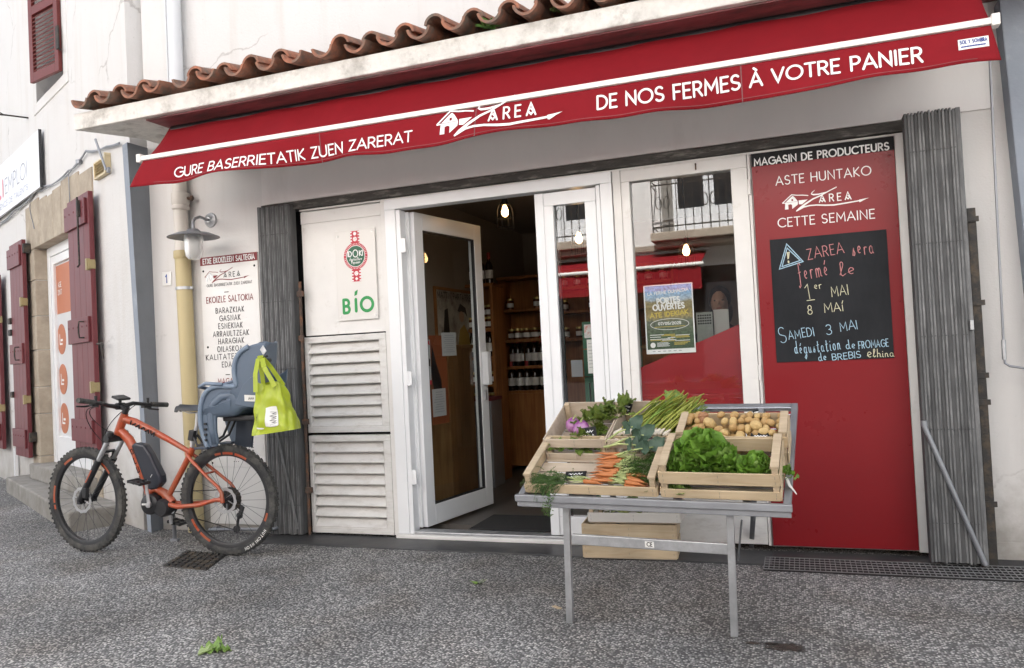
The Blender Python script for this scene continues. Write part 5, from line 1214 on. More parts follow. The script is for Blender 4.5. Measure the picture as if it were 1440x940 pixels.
row(a + .04, c - .1, ys2, lv[1], 'jar', 4, 'glass preserve jar with gold lid on the second shelf of the back unit', 'preserve jars on the second shelf of the back unit')
for k in range(8):
    pass
row(a + .04, c - .04, ys2, lv[2], 'bottle', 5, 'dark labelled bottle on the third shelf of the back unit', 'bottles on the third shelf of the back unit')
row(a + .04, c - .04, ys2, lv[3] + .026, 'bottle', 5, 'dark labelled bottle standing on the cupboard of the back unit', 'bottles on the cupboard of the back unit')
ys1 = 2.05
a1, c1 = W(640, 450, ys1).x, W(694, 450, ys1).x
lv1 = [W(683, q, ys1).z for q in (462, 502, 540, 574)]; zt1 = W(683, 403, ys1).z
bookcase('honey coloured wooden shelf unit partly hidden behind the open glass door', ys1, .3, a1, c1, zt1, lv1[:3], lv1[3])
for k in range(4): bottle(V((c1 - .06 - .085 * k, ys1 + .1, zt1 + .031)), 'bottle', 'red topped wine bottle standing on top of the shelf by the door', 'wine bottles on top of the shelf by the door')
for z, kd, nm in ((lv1[0], 'jar', 'first'), (lv1[1], 'bottle', 'second'), (lv1[2], 'jar', 'third'), (lv1[3] + .026, 'jar', 'lowest')):
    row(a1 + .04, c1 - .035, ys1, z, kd, 5, 'labelled %s on the %s shelf of the unit by the door' % (kd, nm), '%ss on the %s shelf by the door' % (kd, nm))
    if kd == 'jar' and nm == 'first': 
        row(a1 + .04, c1 - .035, ys1, z + .113, kd, 5, 'labelled jar stacked on another on the first shelf by the door', 'stacked jars on the first shelf by the door')
# shelf seen through the window
a2, c2 = W(890, 400, 2.9).x, W(948, 400, 2.9).x
zz = [W(900, q, 2.9).z for q in (395, 430, 470, 505)]
bookcase('dark wooden shelf unit seen behind the poster in the shop window', 2.9, .3, a2 - .9, c2, W(900, 375, 2.9).z, zz[:3], zz[3])
for z in zz[:3]: row(a2 - .8, c2 - .04, 2.9, z, 'jar', 8, 'glass jar on the unit behind the shop window, level %d' % zz.index(z) if False else ('glass jar on the %s shelf behind the shop window' % ('upper', 'middle', 'lower')[zz.index(z)]), 'jars on the %s shelf behind the window' % ('upper', 'middle', 'lower')[zz.index(z)], 1)
# pine counter and grey cabinet at the left
a, c = W(604, 600, 1.15), W(634, 600, 1.15); zt = W(615, 492, 1.15).z
ct = thing('pine_counter', 'tall pine boarded counter seen through the open glass door', 'counter', ((a.x + c.x) / 2 - .1, 1.3, FZ))
b = MB(); n = 3
for k in range(n): w = (c.x - a.x + .35) / n; b.box((a.x - .35 + k * w + .001, 1.15, FZ), (a.x - .35 + (k + 1) * w - .001, 1.17, zt))
b.build('front_boards', M['pine'], ct, bevel=.002)
b = MB(); b.box((a.x - .37, 1.13, zt), (c.x + .02, 1.7, zt + .035)); b.build('worktop', M['pine'], ct, bevel=.004); b = MB(); b.box((c.x - .02, 1.172, FZ), (c.x, 1.68, zt)); b.build('side_panel', M['pine'], ct)
a, c = W(637, 640, 1.75), W(694, 640, 1.75)
gb = thing('cabinet', 'low grey cabinet with a dark red top behind the glass door', 'cabinet', ((a.x + c.x) / 2, 1.85, FZ))
zt = W(660, 565, 1.75).z
b = MB(); b.box((a.x, 1.75, FZ), (c.x, 2.02, zt)); b.build('body', M['galv_d'], gb, bevel=.006); b = MB(); b.box((a.x - .01, 1.74, zt), (c.x + .01, 2.02, zt + .03)); b.build('top', mat('dark_red_cloth', (.12, .015, .02), .8), gb, bevel=.004)
# framed picture on the side wall
XW = -2.948
def side(px, py): return PL(px, py, (XW, 0, 0), (1, 0, 0))
pa, pb = side(611, 412), side(672, 545); 
pt = thing('framed_poster', 'framed poster of a seated figure in yellow on the side wall', 'poster', (XW, (pa.y + pb.y) / 2, pb.z))
pb.z = W(640, 545, 0).z if False else pb.z
y0, y1, z0, z1 = pa.y, pb.y, side(640, 545).z, side(640, 411).z
b = MB(); b.box((XW - .002, y0, z0), (XW + .006, y1, z1)); b.build('print', mat('poster_ground', (.45, .42, .36), .5, var=.3, vscale=7, col2=(.16, .12, .1), c2amt=.4, c2scale=4), pt)
b = MB(); 
for (ya, yb, za, zb3) in ((y0 - .025, y1 + .025, z0 - .025, z0), (y0 - .025, y1 + .025, z1, z1 + .025), (y0 - .025, y0, z0, z1), (y1, y1 + .025, z0, z1)): b.box((XW - .002, ya, za), (XW + .018, yb, zb3))
b.build('frame', M['shelfwood'], pt)
fnp = lambda u, v, q=0.0: V((XW + .0075 + q, y0 + u * (y1 - y0), z0 + v * (z1 - z0)))
b = MB(); polyfill(b, [(.42, .18), (.5, .42), (.56, .6), (.68, .66), (.8, .55), (.86, .3), (.84, .12)], fnp); b.build('figure_coat', mat('ochre_ink', (.4, .26, .05), .6), pt)
b = MB(); polyfill(b, [(.62 + .07 * math.cos(t * .5), .74 + .06 * math.sin(t * .5)) for t in range(12)], fnp); b.build('figure_face', mat('pale_ink', (.5, .33, .22), .6), pt)
b = MB(); polyfill(b, [(.1, .3), (.2, .8), (.28, .82), (.32, .4), (.28, .25)], fnp); polyfill(b, [(.52, .8), (.6, .88), (.74, .84), (.78, .74), (.7, .79), (.58, .79)], fnp); b.build('dark_shapes', M['darkgrey_ink'], pt)
b = MB(); text(b, 'MATTIN PARTARRIEU', .5, .92, .06, .009, fnp, width=.92); b.build('lettering', M['darkgrey_ink'], pt)
# papers on the door pane
M['dim'] = mat('white_paper_dimmed', (.4, .4, .4), .7)  # white paper with the dimness behind the pane put into its colour
LN_ = V((sa, -ca, 0))
def leafpx(px, py, t=.004): return PL(px, py, leafp(0, t, 0), LN_)
def leafuv(px, py): q = leafpx(px, py); return (q.x - HX) * ca + (q.y - HY) * sa, q.z
def paper(name, label, x0, y0_, x1, y1_, m_, extra=None, t=.0045):
    (u0, z1), (u1, z0) = leafuv(x0, y0_), leafuv(x1, y1_); b = MB(); leafbox(b, u0, u1, t - .003, t - .002, z0, z1)
    o = thing(name, label, 'poster' if name == 'poster' else 'notice', leafp((u0 + u1) / 2, t, z0)); b.build('sheet', m_, o)
    if extra: extra(o, u0, u1, z0, z1, t)
    return o
def lines(o, u0, u1, z0, z1, t, n=9):
    b = MB()
    for k in range(n): z = z1 - (z1 - z0) * (.12 + .8 * k / n); w = (u1 - u0) * rnd.uniform(.45, .8); stroke(b, [((u0 + u1) / 2 - w / 2, z), ((u0 + u1) / 2 + w / 2, z)], (z1 - z0) * .025, lambda u, v, q=0.0: leafp(u, t + q * .3 - .0012, v))
    b.build('printing', M['galv_d'], o)
paper('notice', 'white printed notice stuck high on the open door pane', 622, 468, 643.5, 500, M['dim'], lines, -.003)
def orng(o, u0, u1, z0, z1, t):
    f = lambda u, v, q=0.0: leafp(u0 + u * (u1 - u0), t - .001 + q * .3, z0 + v * (z1 - z0))
    b = MB(); polyfill(b, [(.15, .9), (.4, .66), (.62, .5), (.66, .3), (.5, .1), (.62, .1), (.4, .08), (.2, .3), (.05, .6)], f); b.build('silhouette', M['black'], o)
paper('poster', 'orange poster with a dark silhouette on the open door pane', 604, 472, 634, 594, mat('orange_print_dimmed', (.17, .042, .012), .6), orng, -.004)  # orange print darkened in its colour, standing in for the dark interior
def redm(o, u0, u1, z0, z1, t):
    f = lambda u, v, q=0.0: leafp(u0 + u * (u1 - u0), t - .001 + q * .3, z0 + v * (z1 - z0))
    b = MB(); polyfill(b, [(.0, .0), (1, 0), (1, .1), (0, .1)], f); polyfill(b, [(.6, .9), (.95, .88), (.8, .98), (.6, .97)], f); b.build('red_mark', M['red2'], o); b = MB(); polyfill(b, [(.3, .45), (.85, .4), (.9, .55), (.5, .62)], f); b.build('photo_print', M['darkgrey_ink'], o)
paper('notice', 'narrow white and red leaflet beside the hinge edge of the open door', 597.5, 478, 608.5, 541, M['dim'], redm, -.002)
paper('notice', 'pale two column timetable sheet under the orange poster', 609, 548, 629.5, 584, M['dim'], lines, -.0025)
# papers behind the side pane
def spaper(label, x0, y0_, x1, y1_, m_, y, ln=True):
    p, q = W(x0, y0_, y), W(x1, y1_, y); b = MB(); b.box((p.x, y, q.z), (q.x, y + .001, p.z)); o = thing('notice', label, 'notice', ((p.x + q.x) / 2, y, q.z)); b.build('sheet', m_, o)
    if ln:
        b = MB()
        for k in range(8): z = p.z - (p.z - q.z) * (.12 + .1 * k); b.box((p.x + .008, y - .0012, z - .0015), (p.x + (q.x - p.x) * rnd.uniform(.6, .92), y - .0004, z + .0015))
        b.build('printing', M['galv_d'], o)
spaper('white printed sheet behind the lower half of the narrow side pane', 825, 478, 841, 525, M['paper'], .041)
spaper('coloured map leaflet behind the narrow side pane', 821, 457, 838, 475, mat('map_print', (.5, .5, .48), .6, var=.4, vscale=40, col2=(.5, .1, .06), c2amt=.4, c2scale=30), .04, False)
spaper('faint grey sheet low behind the narrow side pane', 803, 507, 820, 530, mat('grey_paper', (.3, .31, .32), .7), .4)
# green plastic crates stacked inside
M['greenpl'] = mat('green_plastic', (.02, .11, .055), .4)
p, q = W(818, 452, .5), W(850, 568, .5); h = (p.z - q.z) / 3
for k, w_ in enumerate(('lowest', 'middle', 'topmost')):
    z0 = q.z + k * h - (q.z - FZ if k == 0 else 0); z1 = q.z + (k + 1) * h - .006; x0, x1 = p.x, p.x + .34
    o = thing('plastic_crate', 'green plastic crate behind the side pane, %s of its stack' % w_, 'crate', ((x0 + x1) / 2, .7, z0), 'green plastic crates inside the door')
    b = MB(); frame(b, x0, x1, z0, z1, .03, .03, .03, .04, .5, .52); frame(b, x0, x1, z0, z1, .03, .03, .03, .04, .88, .9); b.box((x0, .52, z0), (x0 + .015, .88, z1)); b.box((x1 - .015, .52, z0), (x1, .88, z1)); b.box((x0 + .015, .52, z0), (x1 - .015, .88, z0 + .012))
    for j in range(7): b.box((x0 + .04 + j * .04, .504, z0 + .03), (x0 + .06 + j * .04, .516, z1 - .04))
    b.build('shell', M['greenpl'], o)
# door mat
a, c = G(648, 745, FZ), G(772, 727, FZ)
b = MB(); b.box((-2.2, .16, FZ), (-1.2, .62, FZ + .01)); solo('door_mat', b, mat('mat_rubber', (.022, .022, .022), .9, var=.4, vscale=90, bump=.6, bscale=200), 'dark rubber mat lying just inside the open doorway', 'door mat', bevel=.004)
# counter and person behind the window
y = 1.15
a, c = W(978, 440, y), W(1030, 478, y)
ct = thing('till_counter', 'dark counter with papers standing on it inside the shop window', 'counter', ((a.x + c.x) / 2, 1.3, FZ))
b = MB(); b.box((a.x - .5, y + .03, FZ), (.6, y + .6, c.z - .04)); b.build('body', M['shelfwood'], ct); b = MB(); b.box((a.x - .52, y, c.z - .04), (.62, y + .62, c.z - .005)); b.build('worktop', M['pine'], ct, bevel=.004)
tb = thing('display_stand', 'pale printed card stand on the counter in front of the dark haired person', 'display stand', ((a.x + c.x) / 2, y + .05, c.z - .004))
m1 = mat('card_print', (.4, .43, .4), .6, var=.15, vscale=20)
b = MB(); b.box((a.x - .0, y + .02, c.z - .004), (a.x + .12, y + .03, a.z)); b.build('card', m1, tb); b = MB(); b.box((a.x + .126, y + .04, c.z - .004), (c.x - .02, y + .05, a.z + .015)); b.build('card', M['paper'], tb)
b = MB()
for i in range(6):
    for j in range(4): b.box((a.x + .012 + i * .017, y + .0185, a.z - .03 - j * .02), (a.x + .024 + i * .017, y + .0195, a.z - .018 - j * .02))
b.build('printing', M['darkgrey_ink'], tb)
hp = W(1012, 425, 1.95)
pe = thing('person', 'dark haired person in a dark top sitting behind the counter inside the window', 'person', (hp.x, 1.95, FZ))
def skin_body(name, nodes, edges, mat_, parent, lv=2):
    me = bpy.data.meshes.new(name); base = BASE[parent.name]
    me.from_pydata([tuple(V(n[0]) - base) for n in nodes], edges, []); me.materials.append(mat_)
    o = bpy.data.objects.new(name, me); COL.objects.link(o); o.parent = parent; BASE[o.name] = base
    bm = bmesh.new(); bm.from_mesh(me); ly = bm.verts.layers.skin.verify()
    bm.verts.ensure_lookup_table()
    for v_, n in zip(bm.verts, nodes): v_[ly].radius = (n[1], n[1] if len(n) < 3 else n[2])
    bm.verts[0][ly].use_root = True
    bm.to_mesh(me); bm.free()
    o.modifiers.new('skin', 'SKIN').use_smooth_shade = True; s_ = o.modifiers.new('sub', 'SUBSURF'); s_.levels = lv; s_.render_levels = lv
    return o
X, Y, Z = hp.x, 1.95, hp.z
M['skin'] = mat('skin', (.42, .26, .19), .5, sub=.05); M['darkcloth'] = mat('dark_cloth', (.03, .032, .04), .9); M['hair'] = mat('dark_hair', (.012, .009, .008), .5)
nodes = [((X, Y + .05, Z - .78), .15, .11), ((X, Y + .04, Z - .55), .14, .1), ((X, Y + .02, Z - .34), .15, .1), ((X, Y, Z - .2), .07), ((X, Y - .01, Z - .12), .055)]
ed = [(0, 1), (1, 2), (2, 3), (3, 4)]
for s_ in (-1, 1):
    i = len(nodes); nodes += [((X + s_ * .17, Y + .02, Z - .27), .065), ((X + s_ * .23, Y - .1, Z - .5), .05), ((X + s_ * .12, Y - .34, Z - .44), .04)]; ed += [(2, i), (i, i + 1), (i + 1, i + 2)]
    j = len(nodes); nodes += [((X + s_ * .1, Y - .12, Z - .8), .09), ((X + s_ * .12, Y - .32, Z - .82), .075), ((X + s_ * .12, Y - .3, FZ + .1), .045), ((X + s_ * .12, Y - .42, FZ + .05), .04)]; ed += [(0, j), (j, j + 1), (j + 1, j + 2), (j + 2, j + 3)]
skin_body('clothed_body', nodes, ed, M['darkcloth'], pe)
b = MB(); b.ball((X, Y - .01, Z), .075, .09, .11, 16, 12); b.ball((X, Y - .1, Z - .012), .012, .018, .02, 8, 6); b.tube([(X, Y, Z - .08), (X, Y, Z - .17)], .045, 12); b.build('head', M['skin'], pe, smooth=180)
b = MB(); 
for s_ in (-1, 1): b.ball((X + s_ * .03, Y - .088, Z + .01), .011, .008, .007, 8, 6)
b.build('eyes', M['black'], pe, smooth=180); b = MB(); b.ball((X, Y - .09, Z - .055), .024, .008, .006, 8, 6); b.build('mouth', mat('lips', (.3, .1, .08), .5), pe, smooth=180)
b = MB(); b.ball((X, Y + .02, Z + .025), .095, .1, .115, 16, 12); b.ball((X, Y + .06, Z - .08), .1, .06, .14, 14, 10); b.build('hair', M['hair'], pe, smooth=180)
for s_ in (-1, 1):
    hx, hy, hz2 = X + s_ * .1, Y - .38, Z - .43
    nd = [((hx + s_ * .02, hy + .03, hz2), .026, .018), ((hx, hy - .03, hz2 - .005), .032, .014)]; ee = [(0, 1)]
    for f_, (dx, l) in enumerate(((-.026, .055), (-.009, .066), (.009, .062), (.025, .048))):
        i = len(nd); nd += [((hx + dx, hy - .055, hz2), .008), ((hx + dx, hy - .055 - l * .55, hz2 + .006), .0075), ((hx + dx, hy - .055 - l * .9, hz2 - .012), .0065)]; ee += [(1, i), (i, i + 1), (i + 1, i + 2)]
    i = len(nd); nd += [((hx - s_ * .035, hy - .0, hz2), .01), ((hx - s_ * .05, hy - .035, hz2 - .006), .008)]; ee += [(0, i), (i, i + 1)]
    skin_body('hand', nd, ee, M['skin'], pe, 1)
# poster in the window
p, q = W(903, 402, .042), W(974, 495.5, .042); x0, x1, z0, z1 = -.881, -.588, 1.192, 1.612
ep = thing('poster', 'colourful open day event poster taped inside the shop window', 'poster', ((x0 + x1) / 2, .042, z0))
pm = bpy.data.materials.new('poster_picture'); pm.use_nodes = True; nt = pm.node_tree; bs_ = nt.nodes['Principled BSDF']; L = nt.links.new
tc = _n(nt, 'ShaderNodeTexCoord'); sx = _n(nt, 'ShaderNodeSeparateXYZ'); L(tc.outputs['Object'], sx.inputs[0])
nz = _n(nt, 'ShaderNodeTexNoise'); nz.inputs['Scale'].default_value = 18; nz.inputs['Detail'].default_value = 7; L(tc.outputs['Object'], nz.inputs['Vector'])
ad = _n(nt, 'ShaderNodeMath', operation='MULTIPLY_ADD'); ad.inputs[1].default_value = .05; L(nz.outputs[0], ad.inputs[0]); L(sx.outputs[2], ad.inputs[2])
cr_ = _n(nt, 'ShaderNodeValToRGB'); mr = _n(nt, 'ShaderNodeMapRange'); mr.inputs[1].default_value = .0; mr.inputs[2].default_value = .445; L(ad.outputs[0], mr.inputs[0]); L(mr.outputs[0], cr_.inputs[0])
e = cr_.color_ramp; e.elements[0].position = 0; e.elements[0].color = (.03, .06, .03, 1); e.elements[1].position = 1; e.elements[1].color = (.16, .34, .62, 1)
for pos, cc_ in ((.3, (.06, .1, .05)), (.5, (.12, .14, .1)), (.56, (.3, .24, .1)), (.66, (.2, .15, .05)), (.76, (.24, .2, .1)), (.8, (.34, .42, .5)), (.92, (.2, .38, .62))): k_ = e.elements.new(pos); k_.color = (*cc_, 1)
n2 = _n(nt, 'ShaderNodeTexNoise'); n2.inputs['Scale'].default_value = 70; L(tc.outputs['Object'], n2.inputs['Vector']); m2 = _n(nt, 'ShaderNodeMapRange'); m2.inputs[1].default_value = .3; m2.inputs[2].default_value = .7; m2.inputs[3].default_value = .6; m2.inputs[4].default_value = 1.4; L(n2.outputs[0], m2.inputs[0])
vs_ = _n(nt, 'ShaderNodeVectorMath', operation='SCALE'); L(cr_.outputs[0], vs_.inputs[0]); L(m2.outputs[0], vs_.inputs['Scale']); L(vs_.outputs[0], bs_.inputs['Base Color']); bs_.inputs['Roughness'].default_value = .4
b = MB(); b.box((x0, .0415, z0), (x1, .0425, z1)); b.build('picture', pm, ep)
b = MB(); frame(b, x0 - .004, x1 + .004, z0 - .004, z1 + .004, .007, .007, .028, .006, .0395, .0413); b.build('border', M['white'], ep)
fe_ = lambda u, v, q=0.0: V((x0 + u * (x1 - x0), .0405 - q, z0 + v * (z1 - z0) * 1.0))
Wd, Hd = x1 - x0, z1 - z0
fe2 = lambda u, v, q=0.0: V((x0 + u, .0405 - q, z0 + v))
def pp(s, cx0, y, h, w, width, b, rot=0, jit=.0): text(b, s, cx0 * Wd, y * Hd, h * Hd, w * Hd, fe2, width=width * Wd, jit=jit, rot=rot)
b = MB(); pp('LA FERME DUHALDIA', .5, .875, .042, .009, .86, b, .06, .06); pp('PORTES', .5, .735, .078, .02, .48, b, .05, .06); pp('OUVERTES', .5, .64, .078, .02, .66, b, .05, .06); pp('07/05/2025', .5, .415, .036, .009, .48, b, 0)
stroke(b, [((.5 + .4 * math.cos(t * math.pi / 18)) * Wd, (.42 + .08 * math.sin(t * math.pi / 18)) * Hd) for t in range(37)], .0028, fe2)
for k, (u0, u1) in enumerate(((.08, .36), (.62, .9), (.08, .3), (.45, .6), (.08, .5), (.33, .62), (.6, .9))): stroke(b, [(u0 * Wd, (.27 - .016 * k) * Hd), (u1 * Wd, (.27 - .016 * k) * Hd)], .0035, fe2)
for k in range(4): stroke(b, [(.22 * Wd, (.15 - .016 * k) * Hd), ((.45 + .03 * (k % 2)) * Wd, (.15 - .016 * k) * Hd)], .003, fe2)
polyfill(b, [((.13 + .055 * math.cos(t * .52)) * Wd, (.12 + .04 * math.sin(t * .52)) * Hd) for t in range(12)], fe2)
b.build('white_lettering', M['white'], ep)
b = MB(); pp('ATE IDEKIAK', .5, .54, .062, .013, .8, b, .06, .06)
for k, (u0, u1) in enumerate(((.38, .6), (.32, .6), (.52, .88), (.62, .9), (.52, .56), (.08, .3), (.3, .6))): stroke(b, [(u0 * Wd, (.27 - .016 * k) * Hd), (u1 * Wd, (.27 - .016 * k) * Hd)], .0035, fe2)
for k in range(3): stroke(b, [(.58 * Wd, (.15 - .016 * k) * Hd), ((.9 - .05 * k) * Wd, (.15 - .016 * k) * Hd)], .003, fe2)
stroke(b, [(.18 * Wd, .385 * Hd), (.82 * Wd, .385 * Hd)], .003, fe2)
b.build('yellow_lettering', mat('yellow_ink', (.6, .46, .08), .5), ep)
b = MB()
for k in range(6): stroke(b, [((.12 + .11 * k) * Wd, .027 * Hd), ((.17 + .11 * k) * Wd, .027 * Hd)], .004, lambda u, v, q=0.0: V((x0 + u, .0392 - q, z0 + v)))
b.build('footer_print', M['galv_d'], ep)
# ------------------------------------------------------------------ electric mountain bicycle
def bpx(px, py, l):
    q = PL(px, py, R0 + bn * l, bn) - R0; return q.dot(bu), q.z
R0 = G(325, 781); F0 = G(125, 776)
bu = (F0 - R0); WB = bu.length; bu.normalize(); bn = V((bu.y, -bu.x, 0)); bn = bn if bn.y < 0 else -bn   # bn: left side of the bike, towards the street
def bp_(u, w, l=0.0): return R0 + bu * u + bn * l + V((0, 0, w))
bike = thing('bicycle', 'dusty orange electric mountain bicycle leaning on its stand beside the white sign', 'bicycle', R0 + bu * WB / 2)
M['orange_p'] = mat('orange_frame', (.42, .055, .012), .32, var=.12, vscale=8, col2=(.26, .11, .06), c2amt=.36, c2scale=6, c2sharp=.35, rvar=.1, coat=.3)
M['silver'] = mat('silver_metal', (.55, .55, .56), .35, .8, var=.1, vscale=12)
M['spoke'] = mat('spoke_steel', (.1, .1, .105), .35, .8)
WR = .366
def wheel(cu, steer, nm, disc_side):
    c = bp_(cu, WR)
    sd_ = Matrix.Rotation(steer, 3, 'Z'); e1 = sd_ @ bu; ax = sd_ @ bn; up = V((0, 0, 1))
    def wp_(r, a, l): return c + e1 * (r * math.cos(a)) + up * (r * math.sin(a)) + ax * l
    b = MB(); prof = [(.315, -.018), (.322, -.021), (.34, -.0245), (.355, -.019), (.362, -.008), (.362, .008), (.355, .019), (.34, .0245), (.322, .021), (.315, .018)]
    b.lathe(prof, c, ax, 72)
    n = 62
    for k in range(n):
        a = 2 * math.pi * k / n; t = V((0, 0, 0))
        rad = e1 * math.cos(a) + up * math.sin(a); tg = -e1 * math.sin(a) + up * math.cos(a)
        for l, lw in ((-.019, .0055), (.019, .0055)): b.obox(c + rad * .359 + ax * l * .92, tg * .0075, ax * lw * .9, rad * .0036)
        a2 = a + math.pi / n; rad = e1 * math.cos(a2) + up * math.sin(a2); tg = -e1 * math.sin(a2) + up * math.cos(a2)
        b.obox(c + rad * .363, tg * .0065, ax * .008, rad * .0035)
    w = b.build('wheel', M['rubber'], bike, smooth=35)
    b = MB(); b.lathe([(.288, -.012), (.296, -.015), (.318, -.0165), (.318, .0165), (.296, .015), (.288, .012), (.288, -.012)], c, ax, 72); b.build('rim', M['blackpl'], w, smooth=35)
    b = MB()
    for a0, a1 in (((1.3, 1.45), (1.5, 1.75), (1.8, 2.1), (3.42, 3.6), (5.2, 5.5), (5.55, 5.85)) if cu < .5 else ((-.1, .3), (-.25, -.15), (2.1, 2.5), (.9, 1.2))):
        vs = []; m = 8
        for k in range(m + 1):
            a = a0 + (a1 - a0) * k / m; vs += [wp_(.299, a, .0162), wp_(.315, a, .0176)]
        b.add(vs, [(2 * k, 2 * k + 1, 2 * k + 3, 2 * k + 2) for k in range(m)])
    b.build('rim_decal', M['orange_p'], w)
    b = MB()
    for k in range(28):
        a = 2 * math.pi * k / 28; sg_ = 1 if k % 2 else -1; da = .42 * (1 if (k // 2) % 2 else -1)
        b.tube([wp_(.288, a, 0), wp_(.028, a + da, sg_ * .028)], .00125, 4)
    b.build('spokes', M['spoke'], w)
    b = MB(); b.lathe([(0, -.055), (.01, -.055), (.012, -.035), (.03, -.032), (.03, -.026), (.016, -.02), (.016, .02), (.03, .026), (.03, .032), (.012, .035), (.01, .055), (0, .055)], c, ax, 18); b.build('hub', M['blackpl'], w, smooth=40)
    b = MB(); l = disc_side * .04; rr = .09 if cu > .5 else .085
    m = 48
    vs = []
    for k in range(m):
        a = 2 * math.pi * k / m; r_ = rr + .003 * math.sin(k * math.pi / 2.0)
        vs += [wp_(r_, a, l), wp_(rr - .02, a, l), wp_(r_, a, l - .002), wp_(rr - .02, a, l - .002)]
    fs = []
    for k in range(m):
        i, j = 4 * k, 4 * ((k + 1) % m); fs += [(i, i + 1, j + 1, j), (i + 3, i + 2, j + 2, j + 3), (i, j, j + 2, i + 2), (i + 1, i + 3, j + 3, j + 1)]
    b.add(vs, fs)
    for k in range(6): a = k * math.pi / 3; b.beam(wp_(.024, a, l), wp_(rr - .02, a + .35, l), .002, .011, up=ax)
    b.build('brake_disc', M['silver'], w)
    return w, c, e1, ax, wp_
ST = -R(7)
wR, cR, e1R, axR, wpR = wheel(0, 0, 'rear', 1)
wF, cF, e1F, axF, wpF = wheel(WB, ST, 'front', 1)
# tyre lettering
b = MB()
for (s, a0) in (('MOUNTAIN', 0),):
    pass
def tyretext(wp_, s, ac, span):
    n = len(s); b = MB()
    for i, c_ in enumerate(s):
        a = ac + span * (i - n / 2) / n
        gw, stv = GL[c_]
        for pl_ in stv: stroke(b, [(p[0], p[1]) for p in pl_], .2, lambda u, v, q=0.0: wp_(.333 + v * .017, a + (u * .017) / .34,   .0252 + q * .2))
    return b
tyretext(wpR, 'HUTCHINSON', 4.05, .62).build('tyre_lettering', M['paper'], wR)
# cassette, chain, derailleur on the far side
b = MB()
for k, r_ in enumerate((.078, .07, .062, .055, .048, .041, .034, .028)):
    m = 40; l = -.024 - k * .004
    vs = [wpR(r_ + (.0035 if q % 2 else -.001), 2 * math.pi * q / m, l) for q in range(m)] + [wpR(r_ - .016, 2 * math.pi * q / m, l) for q in range(m)]
    b.add(vs, [(q, (q + 1) % m, m + (q + 1) % m, m + q) for q in range(m)])
b.build('cassette', M['iron'], bike)
b = MB(); dl_ = -.045
b.tube([bp_(.0, WR - .02, dl_), bp_(-.06, WR - .07, dl_ - .01), bp_(-.045, WR - .12, dl_)], [.014, .018, .016], 8); b.tube([bp_(-.04, WR - .11, dl_), bp_(-.02, WR - .2, dl_)], .009, 8)
for (u, w, r_) in ((-.045, WR - .115, .022), (-.018, WR - .205, .024)): b.lathe([(0, .006), (r_, .005), (r_, -.005), (0, -.006)], bp_(u, w, dl_), bn, 14)
b.build('derailleur', M['blackpl'], bike, smooth=50)
BBu, BBw = .548, .345
b = MB(); b.tube([bp_(.0, WR + .06, -.04), bp_(BBu - .02, BBw + .06, -.05)], .0035, 6); b.tube([bp_(-.0, WR - .21, -.045), bp_(.2, BBw - .14, -.05), bp_(BBu - .02, BBw - .07, -.05)], .0035, 6); b.build('chain', M['iron'], bike)
# frame
HT = bp_(.808, .945); HB = bp_(.862, .822); STT = bp_(.292, .69); BB = bp_(BBu, BBw)
fr_ = MB()
fr_.tube([bp_(.803, .955), bp_(.83, .895), bp_(.868, .81)], [.025, .029, .029], 16)
fr_.tube([bp_(.815, .918), bp_(.72, .893), bp_(.6, .84), bp_(.45, .768), bp_(.34, .71), bp_(.29, .682)], [.027, .027, .024, .02, .018, .018], 14, squash=(bn, .85))
fr_.tube([bp_(.85, .842), bp_(.775, .775), bp_(.72, .68), bp_(.66, .53), bp_(.615, .4)], [.03, .034, .034, .034, .03], 14, squash=(bn, .85))
fr_.tube([bp_(.283, .715), bp_(.3, .67), bp_(.43, .51), bp_(.5, .395)] if False else [bp_(.262, .712), bp_(.29, .66), bp_(.37, .54), bp_(.47, .39)], [.021, .021, .02, .019], 14)
for s_ in (1, -1):
    l = .062 * s_
    fr_.tube([bp_(.3, .675, .018 * s_), bp_(.25, .635, .04 * s_), bp_(.12, .53, l), bp_(.03, .46, l + .006 * s_), bp_(.005, .425, l + .006 * s_), bp_(-.0, WR - .01, l + .005 * s_)], [.012, .012, .011, .011, .013, .015], 10)
    fr_.tube([bp_(.44, .335, .03 * s_), bp_(.36, .325, .048 * s_), bp_(.18, .34, l), bp_(.06, .375, l + .006 * s_), bp_(.0, WR + .01, l + .005 * s_)], [.017, .016, .014, .013, .014], 10)
fr_.tube([bp_(.13, .545, .06), bp_(.13, .545, -.06)], .007, 8)
fr_.build('frame', M['orange_p'], bike, smooth=60)
b = MB()
def fl(s, u0, w0, u1, w1, h, th, l):
    a = V((u0, w0, 0)); c = V((u1, w1, 0)); d = (c - a); Ln = d.length; ang_ = math.atan2(d.y, d.x)
    f = lambda x, y, q=0.0: bp_(u0 + (x * math.cos(ang_) - y * math.sin(ang_)), w0 + x * math.sin(ang_) + y * math.cos(ang_), l + q)
    # reading direction runs from front to back on this side
    n = len(s)
    text(b, s, 0, -h / 2, h, th, lambda x, y, q=0.0: f(x, -y, q) if False else f(x, y, q), al='l', width=Ln, sx=1)
def fltext(s, u0, w0, u1, w1, h, th, l):
    a = bp_(u0, w0, l); c = bp_(u1, w1, l); d = (c - a); Ln = d.length; d.normalize(); upv = bn.cross(d); upv = upv if upv.z > 0 else -upv
    text(b, s, 0, -h / 2, h, th, lambda x, y, q=0.0: a + d * x + upv * y + bn * (q), al='l', width=Ln)
